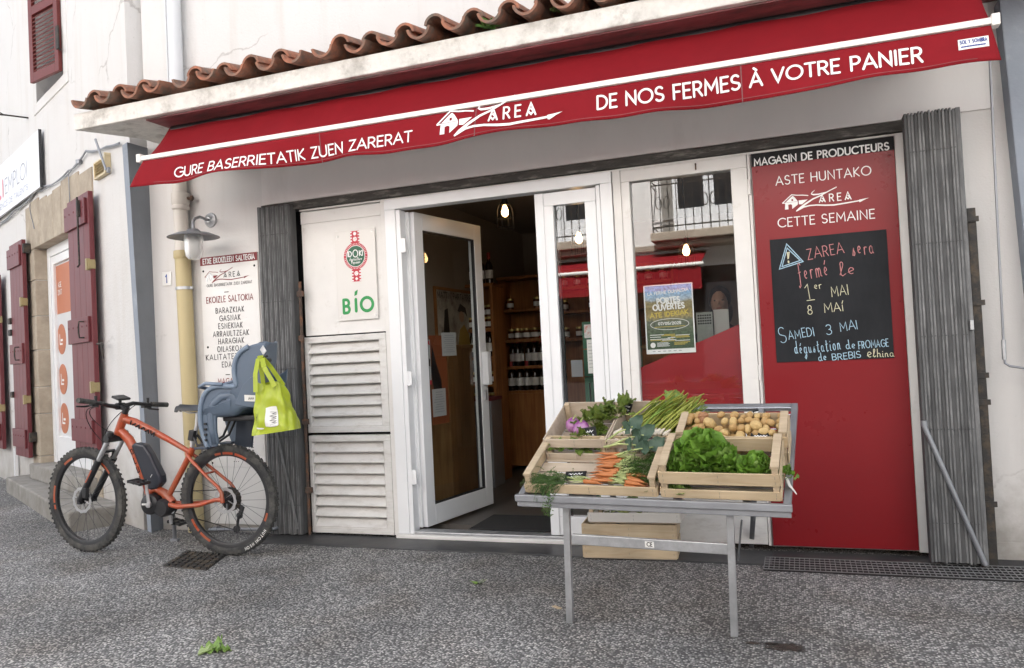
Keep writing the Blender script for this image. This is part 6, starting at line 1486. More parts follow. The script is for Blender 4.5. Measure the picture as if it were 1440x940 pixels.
def flmarks(pairs, u0, w0, u1, w1, l, th):
    a = bp_(u0, w0, l); c = bp_(u1, w1, l); d = (c - a); Ln = d.length; d.normalize(); upv = bn.cross(d); upv = upv if upv.z > 0 else -upv
    for pts in pairs: stroke(b, [(p[0] * Ln, p[1]) for p in pts], th, lambda x, y, q=0.0: a + d * x + upv * y + bn * q)
flmarks([[(.0, .012), (.01, -.01)], [(.1, -.008), (.19, .008)], [(.24, -.01), (.34, .01), (.38, -.012)], [(.45, -.008), (.54, .01), (.58, .004)], [(.63, -.01), (.74, .008), (.77, -.01)], [(.83, .012), (.86, -.004)], [(.9, -.01), (.97, .01), (1, -.012)]], .735, .893, .545, .808, .0245, .011)
flmarks([[(.0, -.008), (.12, -.008), (.12, .008), (.0, .008), (.0, -.006)], [(.22, -.008), (.38, -.008), (.38, .006)], [(.48, -.008), (.62, -.008), (.62, .008), (.48, .008)], [(.72, -.008), (.9, -.008), (.9, .006)]], .735, .71, .645, .46, .0295, .006)
b.build('frame_lettering', M['black'], bike)
# motor, battery
b = MB(); b.lathe([(0, .07), (.05, .068), (.068, .055), (.072, .0), (.068, -.05), (0, -.055)], bp_(BBu + .035, BBw - .005), bn, 28); b.lathe([(0, .064), (.05, .062), (.062, .04), (.062, -.04), (0, -.05)], bp_(BBu - .055, BBw - .03), bn, 24); b.build('motor', M['blackpl'], bike, smooth=40)
b = MB(); b.tube([bp_(.64, .41), bp_(.57, .44), bp_(.5, .405), bp_(.44, .345)], [.03, .026, .03, .028], 12, squash=(bn, 1.0)); b.build('motor_mount', M['orange_p'], bike, smooth=60)
b = MB(); b.obox(bp_(BBu + .06, BBw + .0, .071), bu * .02, bn * .002, V((0, 0, .006)), 0); b.build('motor_badge', M['paper'], bike)
pr = [(.735, .735), (.71, .755), (.63, .74), (.585, .68), (.505, .53), (.5, .48), (.545, .44), (.6, .43), (.63, .47)]
b = MB(); b.prism([bp_(u, w, -.034) for u, w in pr], bn * .068); b.build('battery', mat('battery_shell', (.022, .025, .035), .3, var=.15, vscale=10), bike, bevel=.014, fixn=True)
b = MB(); b.obox(bp_(.575, .53, .0355), (bu * .6 + V((0, 0, -.8))) * .012, bn * .0008, V((0, 0, .001)) + bu * .001); b.build('charge_light', M['white'], bike)
# cranks: near arm up, far arm down
b = MB(); b.tube([bp_(BBu + .01, BBw, .085), bp_(BBu + .022, BBw + .1, .088), bp_(BBu + .022, BBw + .165, .09)], [.014, .012, .013], 10, squash=(bn, .7)); b.lathe([(0, .012), (.018, .01), (.018, -.01), (0, -.01)], bp_(BBu + .01, BBw, .088), bn, 14); ck_ = b.build('crank', M['silver'], bike, smooth=50)
def pedal(p, l0, par):
    b = MB(); s_ = 1 if l0 > 0 else -1; c = p + bn * (.062 * s_)
    for k in (-1, 1): b.obox(c + bu * .045 * k + V((0, 0, .01 * k)), bu * .006, bn * .05, V((0, 0, .01)))
    for k in (-1, 0, 1): b.obox(c + bn * .045 * k, bu * .045 + V((0, 0, .01)), bn * .005, V((0, 0, .008)))
    b.tube([p, c + bn * .05 * s_], .011, 8); b.build('pedal', M['blackpl'], par, bevel=.002)
pedal(bp_(BBu + .022, BBw + .165, .095), 1, ck_)
b = MB(); b.tube([bp_(BBu - .01, BBw, -.08), bp_(BBu - .02, BBw - .165, -.085)], [.013, .012], 10); ck2 = b.build('crank', M['silver'], bike, smooth=50); pedal(bp_(BBu - .02, BBw - .165, -.09), -1, ck2)
b = MB(); m = 38
vs = [bp_(BBu - .0 + (.065 + (.004 if q % 2 else 0)) * math.cos(2 * math.pi * q / m), BBw - .01 + (.065 + (.004 if q % 2 else 0)) * math.sin(2 * math.pi * q / m), -.055) for q in range(m)]
b.add(vs, [tuple(range(m))]); b.build('chainring', M['iron'], bike)
# stand
KF = G(246, 761)
b = MB(); b.tube([bp_(BBu - .1, BBw - .06, .0), KF + V((0, 0, .14)) + (bp_(BBu - .1, BBw - .06, 0) - KF) * .12, KF + V((0, 0, .015))], [.016, .014, .014], 8); b.obox(KF + V((0, 0, .008)), bu * .03, bn * .016, V((0, 0, .008))); b.build('kickstand', M['galv_d'], bike, smooth=50)
# fork
upF = (HT - HB).normalized(); 
fk = MB(); fa = cF
cr0 = bp_(.882, .79)
leg = MB(); sl = MB()
for s_ in (1, -1):
    top = cr0 + axF * (.062 * s_) + V((0, 0, -.005)); bot = fa + axF * (.058 * s_) + V((0, 0, .0))
    d = (bot - top); sl.tube([top, top + d * .42], .0165, 14); leg.tube([top + d * .36, top + d * .8, bot], [.022, .021, .019], 14); leg.obox(bot + e1F * .0 , e1F * .016, axF * .01, V((0, 0, .024)))
    leg.lathe([(.024, -.012), (.024, .012)], top + d * .36, d, 14)
leg.tube([cr0 + axF * .06 + (fa - cr0) * .4, cr0 + axF * .052 + (fa - cr0) * .36 + e1F * -.02 + V((0, 0, .06)), cr0 - axF * .052 + (fa - cr0) * .36 + e1F * -.02 + V((0, 0, .06)), cr0 - axF * .06 + (fa - cr0) * .4], .012, 10)
sl.build('fork_stanchions', M['silver'], bike, smooth=50); fkl = leg.build('fork', M['blackpl'], bike, smooth=50)
b = MB(); b.tube([cr0 + axF * .085, cr0 - axF * .085], [.027, .027], 14); b.lathe([(0, .05), (.02, .05), (.024, .03), (.022, 0)], cr0 + axF * .062, upF, 14); b.lathe([(0, .045), (.02, .045), (.022, 0)], cr0 - axF * .062, upF, 14); b.build('fork_crown', M['blackpl'], bike, smooth=50)
b = MB(); b.obox(fa + axF * .06 + e1F * -.065 + V((0, 0, .055)), e1F * .018, axF * .016, V((0, 0, .035))); b.build('brake_caliper', M['blackpl'], bike, bevel=.006)
b = MB(); s_ = 1; t_ = cr0 + axF * .062; d = (fa + axF * .058 - t_); b.obox(t_ + d * .6 + axF * .022, d.normalized() * .05, axF * .0012, e1F * .006); t_ = cr0 - axF * .062; b.obox(t_ + d * .62 + axF * .023, d.normalized() * .06, axF * .0012, e1F * .009); b.build('fork_decal', M['orange_p'], bike)
# cockpit: stem, bar, grips, levers, display, cables. The bar is turned with the fork
stp = HT + upF * .045; clamp = stp + e1F * .055 + V((0, 0, .02))
b = MB(); b.tube([HT, HT + upF * .06], .021, 14); b.tube([stp, clamp], [.021, .023], 12); b.tube([clamp - axF * .03, clamp + axF * .03], .024, 14); b.build('stem', M['blackpl'], bike, smooth=50)
hb = MB(); hpts = [clamp + axF * (s * q[0]) + e1F * q[1] + V((0, 0, q[2])) for s, q in [(-1, (.36, -.05, -.02)), (-1, (.18, -.02, .0)), (-1, (.1, -.004, .012)), (-1, (.04, 0, 0)), (1, (.04, 0, 0)), (1, (.1, -.004, .012)), (1, (.18, -.02, .035)), (1, (.36, -.05, .065))]]
hb.tube(hpts, [.0115, .0125, .0145, .0158, .0158, .0145, .0125, .0115], 12); hbo = hb.build('handlebar', M['blackpl'], bike, smooth=60)
for a, c in ((hpts[0], hpts[1]), (hpts[-1], hpts[-2])):
    b = MB(); d = (c - a); b.tube([a - d * .02, a + d * .02, a + d * .68, a + d * .7], [.017, .0175, .0165, .019], 14); b.build('grip', M['rubber'], hbo, smooth=50)
    m0 = a + d * .82
    b = MB(); b.obox(m0 + e1F * .018 - V((0, 0, .012)), d.normalized() * .028, e1F * .016, V((0, 0, .016))); b.tube([m0 + e1F * .03 - V((0, 0, .015)), a + d * .55 + e1F * .055 - V((0, 0, .03)), a + d * .15 + e1F * .05 - V((0, 0, .035))], [.009, .006, .006], 8); b.tube([m0, m0 + V((0, 0, .045))], [.009, .01], 8); b.build('brake_lever', M['blackpl'], hbo, smooth=50)
b = MB(); b.obox(clamp + axF * .0 + V((0, 0, .058)) - e1F * .01, e1F * -.034 + V((0, 0, -.012)), axF * .05, V((0, 0, .008)) - e1F * .003); b.tube([clamp, clamp + V((0, 0, .055))], .011, 8); b.build('display', M['blackpl'], hbo, bevel=.005)
b = MB()
for k, (l0, bow) in enumerate(((.2, .16), (.16, .2), (-.18, .17), (-.2, .12))):
    st_ = clamp + axF * l0 + V((0, 0, .01)) + e1F * .02; en = bp_(.84, .8, .03 if l0 > 0 else -.03) if k % 2 else cr0 + axF * .06 + V((0, 0, -.05))
    P0, P1, P2, P3 = st_, st_ + e1F * bow - V((0, 0, .01)), en + e1F * bow * .9 + V((0, 0, .06)), en
    b.tube([P0 * (1 - t) ** 3 + P1 * 3 * t * (1 - t) ** 2 + P2 * 3 * t * t * (1 - t) + P3 * t ** 3 for t in [q / 14 for q in range(15)]], .0027, 6)
b.build('cables', M['black'], bike, smooth=60)
# seat post and saddle
b = MB(); b.tube([bp_(.275, .7), bp_(.262, .74), bp_(.222, .86), bp_(.212, .95)], .0145, 12); b.tube([bp_(.262, .742, .0), bp_(.252, .772, 0)], .02, 12); b.build('seat_post', M['silver'], bike, smooth=50)
b = MB(); b.obox(bp_(.25, .795, .012), bu * -.008 + V((0, 0, .034)), bn * .024, bu * .02 + V((0, 0, .005))); b.build('seat_bracket', M['blackpl'], bike, bevel=.006)
b = MB()
def sadl(u, v):
    x = .375 - .27 * u; wd_ = .02 + .055 * max(0, (u - .42) / .58) ** 1.3; a = (v - .5) * math.pi
    return bp_(x, .975 + .012 * math.cos(a) - .018 * abs(math.sin(a)) ** 3 + .012 * (u - .5) ** 2 * 4 - (.015 if u < .06 else 0), wd_ * math.sin(a))
b.grid(sadl, 18, 12, thick=-.012); b.build('saddle', M['blackpl'], bike, smooth=60)
b = MB()
for l in (-.022, .022): b.tube([bp_(.34, .965, l * .4), bp_(.27, .945, l), bp_(.17, .945, l), bp_(.12, .965, l)], .0035, 6)
b.build('saddle_rails', M['silver'], bike, smooth=50)

# ------------------------------------------------------------------ child seat
cs = thing('child_seat', 'slate blue plastic child seat mounted behind the bicycle saddle', 'child seat', bp_(-.1, .75))
M['seat'] = mat('slate_blue_plastic', (.1, .135, .185), .38, var=.06, vscale=4, coat=.15)
M['seat_in'] = mat('dark_slate_plastic', (.035, .046, .068), .45, var=.08, vscale=5)
# shell: back and pan as a curved tub. profile along the seat: (u, w, half width, side depth)
SHU = -.035
prof = [(-.345, 1.385, .04, .02), (-.33, 1.36, .07, .05), (-.305, 1.28, .1, .09), (-.275, 1.17, .115, .11), (-.245, 1.06, .125, .12), (-.2, .975, .125, .12), (-.12, .93, .14, .1), (-.02, .925, .14, .075), (.06, .935, .135, .05), (.1, .93, .125, .02)]
def tub(t, v, extra=0):
    x = t * (len(prof) - 1); i = min(int(x), len(prof) - 2); f = x - i; A, B = prof[i], prof[i + 1]
    u, w, hw, dp = [A[k] + (B[k] - A[k]) * f for k in range(4)]; u += SHU
    tu, tw = B[0] - A[0], B[1] - A[1]; l = math.hypot(tu, tw); nu, nw = -tw / l, tu / l      # towards the child
    if nu < 0 and nw < 0: nu, nw = -nu, -nw
    a = (v - .5) * 2; s_ = abs(a); side_ = max(0, (s_ - .55) / .45)
    ly = hw * (min(1, s_ / .62)) ** .9 * (1 if a > 0 else -1) + .02 * side_ * (1 if a > 0 else -1)
    dep = dp * side_ ** .8
    return bp_(u + nu * dep, w + nw * dep, ly)
b = MB(); b.grid(lambda a, c: tub(c, a), 30, 36, thick=.009); sh = b.build('shell', M['seat'], cs, smooth=60)
# winged side panels running from the back down over the thigh to the arm rest
def wing(s_):
    b = MB(); l = .125 * s_
    zp_ = [(700, 62), (640, 66), (565, 88), (505, 125), (468, 185), (456, 260), (468, 335), (478, 380), (440, 382), (335, 378), (285, 395), (245, 430), (218, 500), (209, 580), (215, 670), (238, 755), (268, 836), (335, 830), (352, 800), (336, 720), (334, 620), (360, 578), (450, 556), (560, 540), (632, 545), (655, 440), (680, 330), (700, 200)]
    outer = [bpx(240 + x / 5.22, 470 + y / 5.22, .135) for x, y in zp_]
    if s_ < 0: outer = [(u + .1 * min(1, max(0, (w - .92) / .1)), w - .02 * max(0, w - 1.2)) for u, w in outer]
    # bulged plate: inner ring set out, built as fan rings
    cx0, cw0 = -.12, 1.06
    return outer, l
def wingmesh(s_):
    outer, l = wing(s_); b = MB(); n = len(outer)
    ring1 = [bp_(u, w, l * .93) for u, w in outer]
    ring2 = [bp_(u, w, l + .016 * s_) for u, w in outer]
    b.v += ring1 + ring2
    for i in range(n): j = (i + 1) % n; b.f.append([i, j, n + j, n + i]); b.m.append(0)
    b.f.append(list(range(n, 2 * n))); b.m.append(0); b.f.append(list(range(n - 1, -1, -1))); b.m.append(0)
    o = b.build('side_wing', M['seat'], cs, bevel=.011, fixn=True)
    # raised rim, the pressed channel inside it and the lower shell panel
    rim = [outer[k] for k in range(2, 17)]; b = MB(); pts = [bp_(u - .012, w - .004, l + .02 * s_) for u, w in rim]
    P_ = []
    for i in range(len(pts) - 1):
        for j in range(4): P_.append(pts[i].lerp(pts[i + 1], j / 4))
    P_.append(pts[-1])
    for _ in range(3): P_ = [P_[0]] + [(P_[i - 1] + P_[i] * 2 + P_[i + 1]) / 4 for i in range(1, len(P_) - 1)] + [P_[-1]]
    b.tube(P_, .016, 10, squash=(bn, .8)); b.build('rim', mat('pale_slate_plastic', (.165, .215, .285), .38), o, smooth=180)
    ch_ = [bpx(240 + x / 5.22, 470 + y / 5.22, .14) for x, y in ((440, 450), (360, 460), (300, 510), (280, 600), (288, 700), (308, 810))]; b = MB(); b.tube([bp_(u - .012, w, l + .014 * s_) for u, w in ch_], [.024, .026, .026, .024, .022, .02], 10, squash=(bn, .5)); b.build('leg_channel', M['seat'], o, smooth=180)
    lobe = [bpx(240 + x / 5.22, 470 + y / 5.22, .15) for x, y in ((672, 265), (640, 295), (580, 320), (530, 370), (500, 440), (470, 520), (560, 535), (630, 540), (655, 440))]
    b = MB(); b.prism([bp_(u, w, l + .016 * s_) for u, w in lobe], bn * (.008 * s_)); b.build('side_pad', M['seat'], o, bevel=.006, fixn=True)
    return o
wn_ = wingmesh(1); wf_ = wingmesh(-1)
# hoop of the safety bar / arm rests
b = MB(); P_ = [bp_(-.1, 1.13, .16), bp_(.03, 1.14, .15), bp_(.1, 1.12, .12), bp_(.115, 1.1, .0), bp_(.1, 1.12, -.12), bp_(.03, 1.14, -.15), bp_(-.1, 1.13, -.16)]; b.tube(P_, .012, 10); b.build('safety_bar', mat('pale_slate_bar', (.165, .215, .285), .38), cs, smooth=180)
# far leg guard and foot rest as seen under the pan
b = MB(); b.grid(lambda u, v: bp_(-.02 - .13 * u + .03 * v, .93 - .235 * v, -.1 - .02 * math.sin(u * math.pi)), 8, 8, thick=.01); b.build('leg_guard', M['seat_in'], cs, smooth=60)
for s_ in (1, -1):
    b = MB(); b.obox(bp_(.075, .725, .13 * s_), bu * .05, bn * .04, V((0, 0, .008))); b.build('foot_rest', M['seat_in'], cs, bevel=.005)
    b = MB()
    for k in range(5): w = .74 + k * .035; b.obox(bp_(.045 - .0 * k, w, .15 * s_), bu * .008, bn * .006, V((0, 0, .007)))
    b.build('height_teeth', M['blackpl'], cs)
b = MB(); b.tube([bp_(.245, .8, .02), bp_(.2, .73, .035), bp_(.1, .735, .035), bp_(-.0, .79, .03), bp_(-.06, .9, .03)], .008, 8); b.tube([bp_(.245, .8, -.02), bp_(.2, .73, -.035), bp_(.1, .735, -.035), bp_(-.0, .79, -.03), bp_(-.06, .9, -.03)], .008, 8); b.build('carrier_bars', M['blackpl'], cs, smooth=60)
b = MB(); b.obox(bp_(-.16, .905, 0), bu * .12, bn * .09, V((0, 0, .018))); b.build('underframe', M['blackpl'], cs, bevel=.01)
b = MB(); BG = bpx(240 + 583 / 5.22, 470 + 472 / 5.22, .155)
b = MB(); b.obox(bp_(BG[0], BG[1], .1535), bu * .042 + V((0, 0, .003)), bn * .0012, V((0, 0, .02))); b.build('maker_badge', M['paper'], cs, bevel=.001)
b = MB(); [stroke(b, [(x - .004, -.007), (x + .002, .006), (x + .006, -.006)], .004, lambda u, v, q=0.0: bp_(BG[0], BG[1], .155 + q) - bu * u + V((0, 0, v))) for x in (-.008, .006, .02)]; b.build('badge_lettering', M['black'], cs)
b = MB(); RF = bpx(240 + 680 / 5.22, 470 + 120 / 5.22, .145)
b.obox(bp_(RF[0], RF[1], .145), bu * .012 + V((0, 0, .02)), bn * .003, bu * -.012 + V((0, 0, .014))); b.build('reflector', M['galv'], cs, bevel=.004)
b = MB(); HK = bpx(240 + 660 / 5.22, 470 + 195 / 5.22, .22); b.tube([bp_(HK[0], HK[1], .12), bp_(HK[0], HK[1], .225)], .014, 12); b.tube([bp_(HK[0] + .04, HK[1] - .02, .205), bp_(HK[0] + .02, HK[1], .215), bp_(HK[0] - .02, HK[1] + .02, .21), bp_(HK[0] - .04, HK[1] + .03, .2)], .008, 8); b.build('strap_hook', M['blackpl'], cs, smooth=50)
# backrest cushion
b = MB(); b.grid(lambda a, c: tub(.08 + c * .5, .27 + a * .46) + bu * .014, 10, 16, thick=.014); b.build('cushion', M['seat_in'], cs, smooth=60)

# ------------------------------------------------------------------ lime shopping bag hanging from the seat
M['lime'] = mat('lime_woven_plastic', (.35, .42, .018), .45, var=.12, vscale=9, bump=.25, bscale=14, coat=.1)
bg_ = thing('shopping_bag', 'lime green shopping bag hanging by its handles from the child seat', 'bag', bp_(-.36, .81, .2))
BL0 = .245
_bl, _br = bpx(357, 613, BL0), bpx(415, 604, BL0); _tl, _tr = bpx(360, 540, BL0), bpx(391, 536, BL0)
def bagpt(t, v):      # t around, v height 0..1
    a = 2 * math.pi * t; e = 3.4
    ct, st_ = math.cos(a), math.sin(a)
    sx_ = abs(ct) ** (2 / e) * (1 if ct > 0 else -1); sy = abs(st_) ** (2 / e) * (1 if st_ > 0 else -1)
    g = v ** 1.25
    ul = _bl[0] + (_tl[0] - _bl[0]) * v; ur = _br[0] + (_tr[0] - _br[0]) * g
    wl_ = .085 * (1 - v * .6)
    cr_ = .011 * math.sin(4 * a + 6 * v + 1) * v + .007 * math.sin(7 * a - 5 * v) + .006 * math.sin(13 * v + 3 * a)
    u = (ul + ur) / 2 + sx_ * ((ul - ur) / 2 + cr_ * .7); l = BL0 - .03 + sy * (wl_ + cr_)
    bot = _bl[1] + (_br[1] - _bl[1]) * (ul - u) / max(ul - ur, .01); top = _tl[1] + .008 * math.sin(3 * a)
    return bp_(u, bot + (top - bot) * v, l)
b = MB(); b.grid(lambda u, v: bagpt(u, v), 72, 22); n_ = len(b.v); b.f.append([i for i in range(72)][::-1]); b.m.append(0); bo = b.build('bag_body', M['lime'], bg_, smooth=50)
for s_, l in ((1, .27), (-1, .2)):
    b = MB(); tp = bp_(HK[0], HK[1] + .012, .218); pts = [bp_(_tl[0] - .02, _tl[1] - .05, l + .012 * s_), bp_(_tl[0] - .015, _tl[1] + .06, l), tp + bu * .014 + bn * .006 * s_, tp + V((0, 0, .008)) + bn * .006 * s_, tp - bu * .014 + bn * .006 * s_, bp_((tp - R0).dot(bu) - .055, _tr[1] + .09, l), bp_(_tr[0] + .0, _tr[1] - .03, l + .012 * s_)]
    Q = []
    for i in range(len(pts) - 1):
        for j in range(4): Q.append(pts[i].lerp(pts[i + 1], j / 4))
    Q.append(pts[-1]); vs = []
    for q in Q: vs += [q + bn * .0, q + bu * .0 + V((0, 0, 0))]
    b = MB(); 
    for i in range(len(Q) - 1): b.beam(Q[i], Q[i] + (Q[i + 1] - Q[i]) * 1.08, .004 if 8 < i < 16 else .004, .03, up=bu.cross(bn) if False else (bu if abs((Q[i + 1] - Q[i]).normalized().dot(bu)) < .8 else V((0, 0, 1))))
    b.build('handle', M['lime'], bg_, smooth=50)
def bagmap(t0, v0): 
    def f(u, v, q=0.0):
        t = t0 + u; p = bagpt(t, v0 + v); d = (bagpt(t + .004, v0 + v) - p).cross(bagpt(t, v0 + v + .004) - p).normalized()
        if d.dot(bn) < 0: d = -d
        return p + d * (.003 + q)
    return f
b = MB(); f = bagmap(.27, .1); stroke(b, [(.0, .05), (.0, .42)], .055, f, seg=.02); b.build('white_patch', M['paper'], bg_)
b = MB(); text(b, 'WWW', 0, 0, .03, .006, lambda u, v, q=0.0: f(-v + .014, u + .2, .0012 + q), al='c', width=.26); b.build('patch_lettering', M['black'], bg_)
b = MB(); f3 = bagmap(.22, .14); stroke(b, [(.0, -.02), (-.045, .0)], .03, f3, seg=.02); b.build('small_patch', M['paper'], bg_)
b = MB(); f2 = bagmap(.17, .35); stroke(b, [(.018 * math.cos(t * .4), .06 * math.sin(t * .4)) for t in range(17)], .004, f2); stroke(b, [(-.012, .0), (.012, .0)], .01, f2); stroke(b, [(-.016, -.1), (.016, -.1)], .012, f2); b.build('print', M['darkgrey_ink'], bg_)
# ------------------------------------------------------------------ market table with crates of vegetables
TO = PL(728, 695, (0, -1.43, 0), (0, 1, 0))
th_, sl_, ph_ = R(3), -.01, R(23)
TR = V((math.cos(th_), -math.sin(th_), sl_)).normalized()
TD = V((math.sin(th_) * math.cos(ph_), math.cos(th_) * math.cos(ph_), math.sin(ph_)))
TN = TR.cross(TD).normalized(); TD = TN.cross(TR)
def T(a, b, c=0.0): return TO + TR * a + TD * b + TN * c
def tbox(mb, a0, a1, b0, b1, c0, c1, mi=0): return mb.obox(T((a0 + a1) / 2, (b0 + b1) / 2, (c0 + c1) / 2), TR * (a1 - a0) / 2, TD * (b1 - b0) / 2, TN * (c1 - c0) / 2, mi)
TW, TL_ = 1.19, .88
tab = thing('market_table', 'tilted galvanised steel market table carrying crates of vegetables', 'table', V((T(TW / 2, .4).x, -1.0, 0)))
b = MB(); h = TD.cross(TR)
# front lip: two folded bands standing upright
def upbox(mb, a0, a1, b0, th, z0, z1, mi=0):
    p, q = T(a0, b0), T(a1, b0); mb.obox((p + q) / 2 + V((0, 0, (z0 + z1) / 2)), (q - p) / 2, V((0, th / 2, 0)), V((0, 0, (z1 - z0) / 2)), mi)
upbox(b, -.006, TW + .006, -.012, .03, -.024, .006); upbox(b, 0, TW, .0, .028, -.054, -.0255); b.build('front_lip', M['galv_d'], tab, bevel=.003)
b = MB(); tbox(b, 0, .03, .0, TL_, -.03, .0); tbox(b, TW - .03, TW, .0, TL_, -.03, .0); tbox(b, .03, TW - .03, TL_ - .035, TL_, -.03, .0); b.build('frame', M['galv_d'], tab, bevel=.003)
b = MB()
for a in (.32, .71, 1.0): tbox(b, a, a + .03, .02, TL_ - .035, -.045, -.012)
b.build('stays', M['galv_d'], tab, bevel=.002)
b = MB(); y = .05
while y < TL_ - .03: b.tube([T(.02, y, -.008), T(TW - .02, y, -.008)], .004, 6); y += .072
b.build('grid_wires', M['chrome'], tab)
fL, fR = G(802, 876), G(1033, 895)
for f_, px in ((fL, 800), (fR, 1035)):
    b = MB(); top = V((f_.x + .01, f_.y, T((f_.x - TO.x) / TR.x, .02).z - .06)); b.beam(f_ + V((0, 0, .001)), top, .03, .03, up=(0, 1, 0)); b.build('leg', M['galv'], tab, bevel=.003)
p, q = PL(805, 758, (0, fL.y, 0), (0, 1, 0)), PL(1030, 772.5, (0, fR.y, 0), (0, 1, 0))
b = MB(); b.beam(p, q, .022, .046); b.build('crossbar', M['galv'], tab, bevel=.003)
b = MB(); sc = PL(914, 766, (0, fL.y - .012, 0), (0, 1, 0)); d = (q - p).normalized(); sc = p + d * ((sc - p).dot(d)); b.obox(sc + V((0, -.0125, 0)), d * .02, V((0, .0006, 0)), V((0, 0, .013))); st_ = b.build('sticker', M['paper'], tab)
b = MB(); text(b, 'CE', 0, -.0075, .016, .003, lambda u, v, k=0.0: sc + V((0, -.0135 - k, 0)) + d * u + V((0, 0, v))); b.build('mark', M['black'], st_)
rf = G(1057, 770); rf.z = .009
for a, f_ in ((TW - .18, rf), (.2, rf + V((-.8, .03, 0)))):
    b = MB(); b.beam(f_, T(a, .72, -.03), .028, .028, up=(0, 1, 0)); b.build('leg', M['galv_d'], tab, bevel=.003)
b = MB(); b.tube([T(1.03, .1, -.05), T(1.0, .3, -.3)], .005, 6); b.tube([PL(1043, 732, (0, -1.2, 0), (0, 1, 0)), PL(1038, 788, (0, -.9, 0), (0, 1, 0))], .0045, 6); b.build('stay_wire', M['galv_d'], tab)

M['crate'] = woodmat('poplar_slats', (.58, .47, .32), (.5, .38, .24), 1, .7, axis=0)
M['crate_s'] = woodmat('poplar_posts', (.54, .43, .3), (.42, .33, .22), 1, .75, axis=0)
M['crate_g'] = woodmat('grey_thin_wood', (.55, .47, .37), (.44, .36, .28), 1, .8, axis=0)
M['ply'] = woodmat('crate_bottom', (.55, .46, .36), (.46, .38, .29), .7, .8, axis=0)
M['staple'] = mat('staple_wire', (.2, .2, .2), .4, .8)
class LF:
    def __init__(s, o, r, d, n): s.o, s.r, s.d, s.n = V(o), V(r), V(d), V(n)
    def p(s, a, b, c): return s.o + s.r * a + s.d * b + s.n * c
    def box(s, mb, a0, a1, b0, b1, c0, c1, mi=0): return mb.obox(s.p((a0 + a1) / 2, (b0 + b1) / 2, (c0 + c1) / 2), s.r * (a1 - a0) / 2, s.d * (b1 - b0) / 2, s.n * (c1 - c0) / 2, mi)
def board_obj(name, L, dims, mt, par, label=None):
    """a board with its own grain direction: mesh along local x"""
    a0, a1, b0, b1, c0, c1 = dims; b = MB(); L.box(b, *dims)
    o = b.build(name, mt, par, bevel=.0018); return o
def crate(L, w, d, h, label, front, side, back, postf, postb, rails=True, mats=None, group=None, gapb=True):
    m1, m2 = mats or (M['crate'], M['crate_s'])
    t = thing('wooden_crate', label, 'crate', L.p(w / 2, d / 2, 0), group or 'wooden vegetable crates')
    th = .006; ps = .026
    for a in (0, w - ps):
        for bb, hh in ((.0, postf), (d - ps, postb)): b = MB(); L.box(b, a + .001, a + ps - .001, bb + .001 + th * 0, bb + ps - .001, .004, hh); b.build('post', m2, t, bevel=.002)
    for c0, c1 in front: board_obj('front_board', L, (-.002, w + .002, -th, 0, c0, c1), m1, t)
    for c0, c1 in back: board_obj('back_board', L, (-.002, w + .002, d, d + th, c0, c1), m1, t)
    for a0, a1 in ((-th - .002, -.002), (w + .002, w + th + .002)):
        for c0, c1 in side: board_obj('side_board', L, (a0, a1, -th * .5, d + th * .5, c0, c1), m1, t)
    if rails:
        for a0 in (0, w - ps): board_obj('rail', L, (a0 - .004, a0 + ps + .004, .0, d, postf, postf + .012), m2, t)
    n = max(3, int(d / .085)); bw = (d - .012 * (n - 1)) / n
    b = MB()
    for k in range(n): L.box(b, 0, w, k * (bw + .012), k * (bw + .012) + bw, .0, .004)
    b.build('bottom', M['ply'], t)
    b = MB()
    for c0, c1 in front:
        for a in (.012, w - .014, w * .5):
            for q in (.3, .7): L.box(b, a, a + .0014, -th - .0008, -th, c0 + (c1 - c0) * q - .006, c0 + (c1 - c0) * q + .006)
    if front: b.build('staples', M['staple'], t)
    return t
def TLF(a, b): return LF(T(a, b, .002), TR, TD, TN)
Lc = TLF(.045, .012); crate(Lc, .6, .345, .09, 'wide shallow wooden crate of carrots at the front left of the table', [(.004, .05)], [(.004, .045)], [(.03, .062), (.068, .1)], .088, .1)
Ll = TLF(.672, .012); crate(Ll, .478, .272, .14, 'slatted wooden crate of lettuce at the front right of the table', [(.004, .046), (.072, .13)], [(.004, .05), (.075, .128)], [(.07, .135)], .15, .15)
Lp = TLF(.70, .295); crate(Lp, .468, .195, .14, 'slatted wooden crate full of potatoes behind the lettuce', [(.085, .14)], [(.01, .06), (.09, .14)], [(.075, .15)], .15, .155)
Lo = TLF(.055, .3); crate(Lo, .3, .36, .11, 'thin walled wooden crate of turnips at the back left corner', [(.004, .04), (.072, .118)], [(.004, .118)], [(.004, .128)], .116, .13, rails=False, mats=(M['crate_g'], M['crate_s']))
Lg = TLF(.375, .3); crate(Lg, .3, .36, .11, 'thin walled wooden crate of green garlic in the middle of the back row', [(.004, .04), (.072, .118)], [(.004, .115)], [(.004, .13)], .116, .13, rails=False, mats=(M['crate_g'], M['crate_s']))
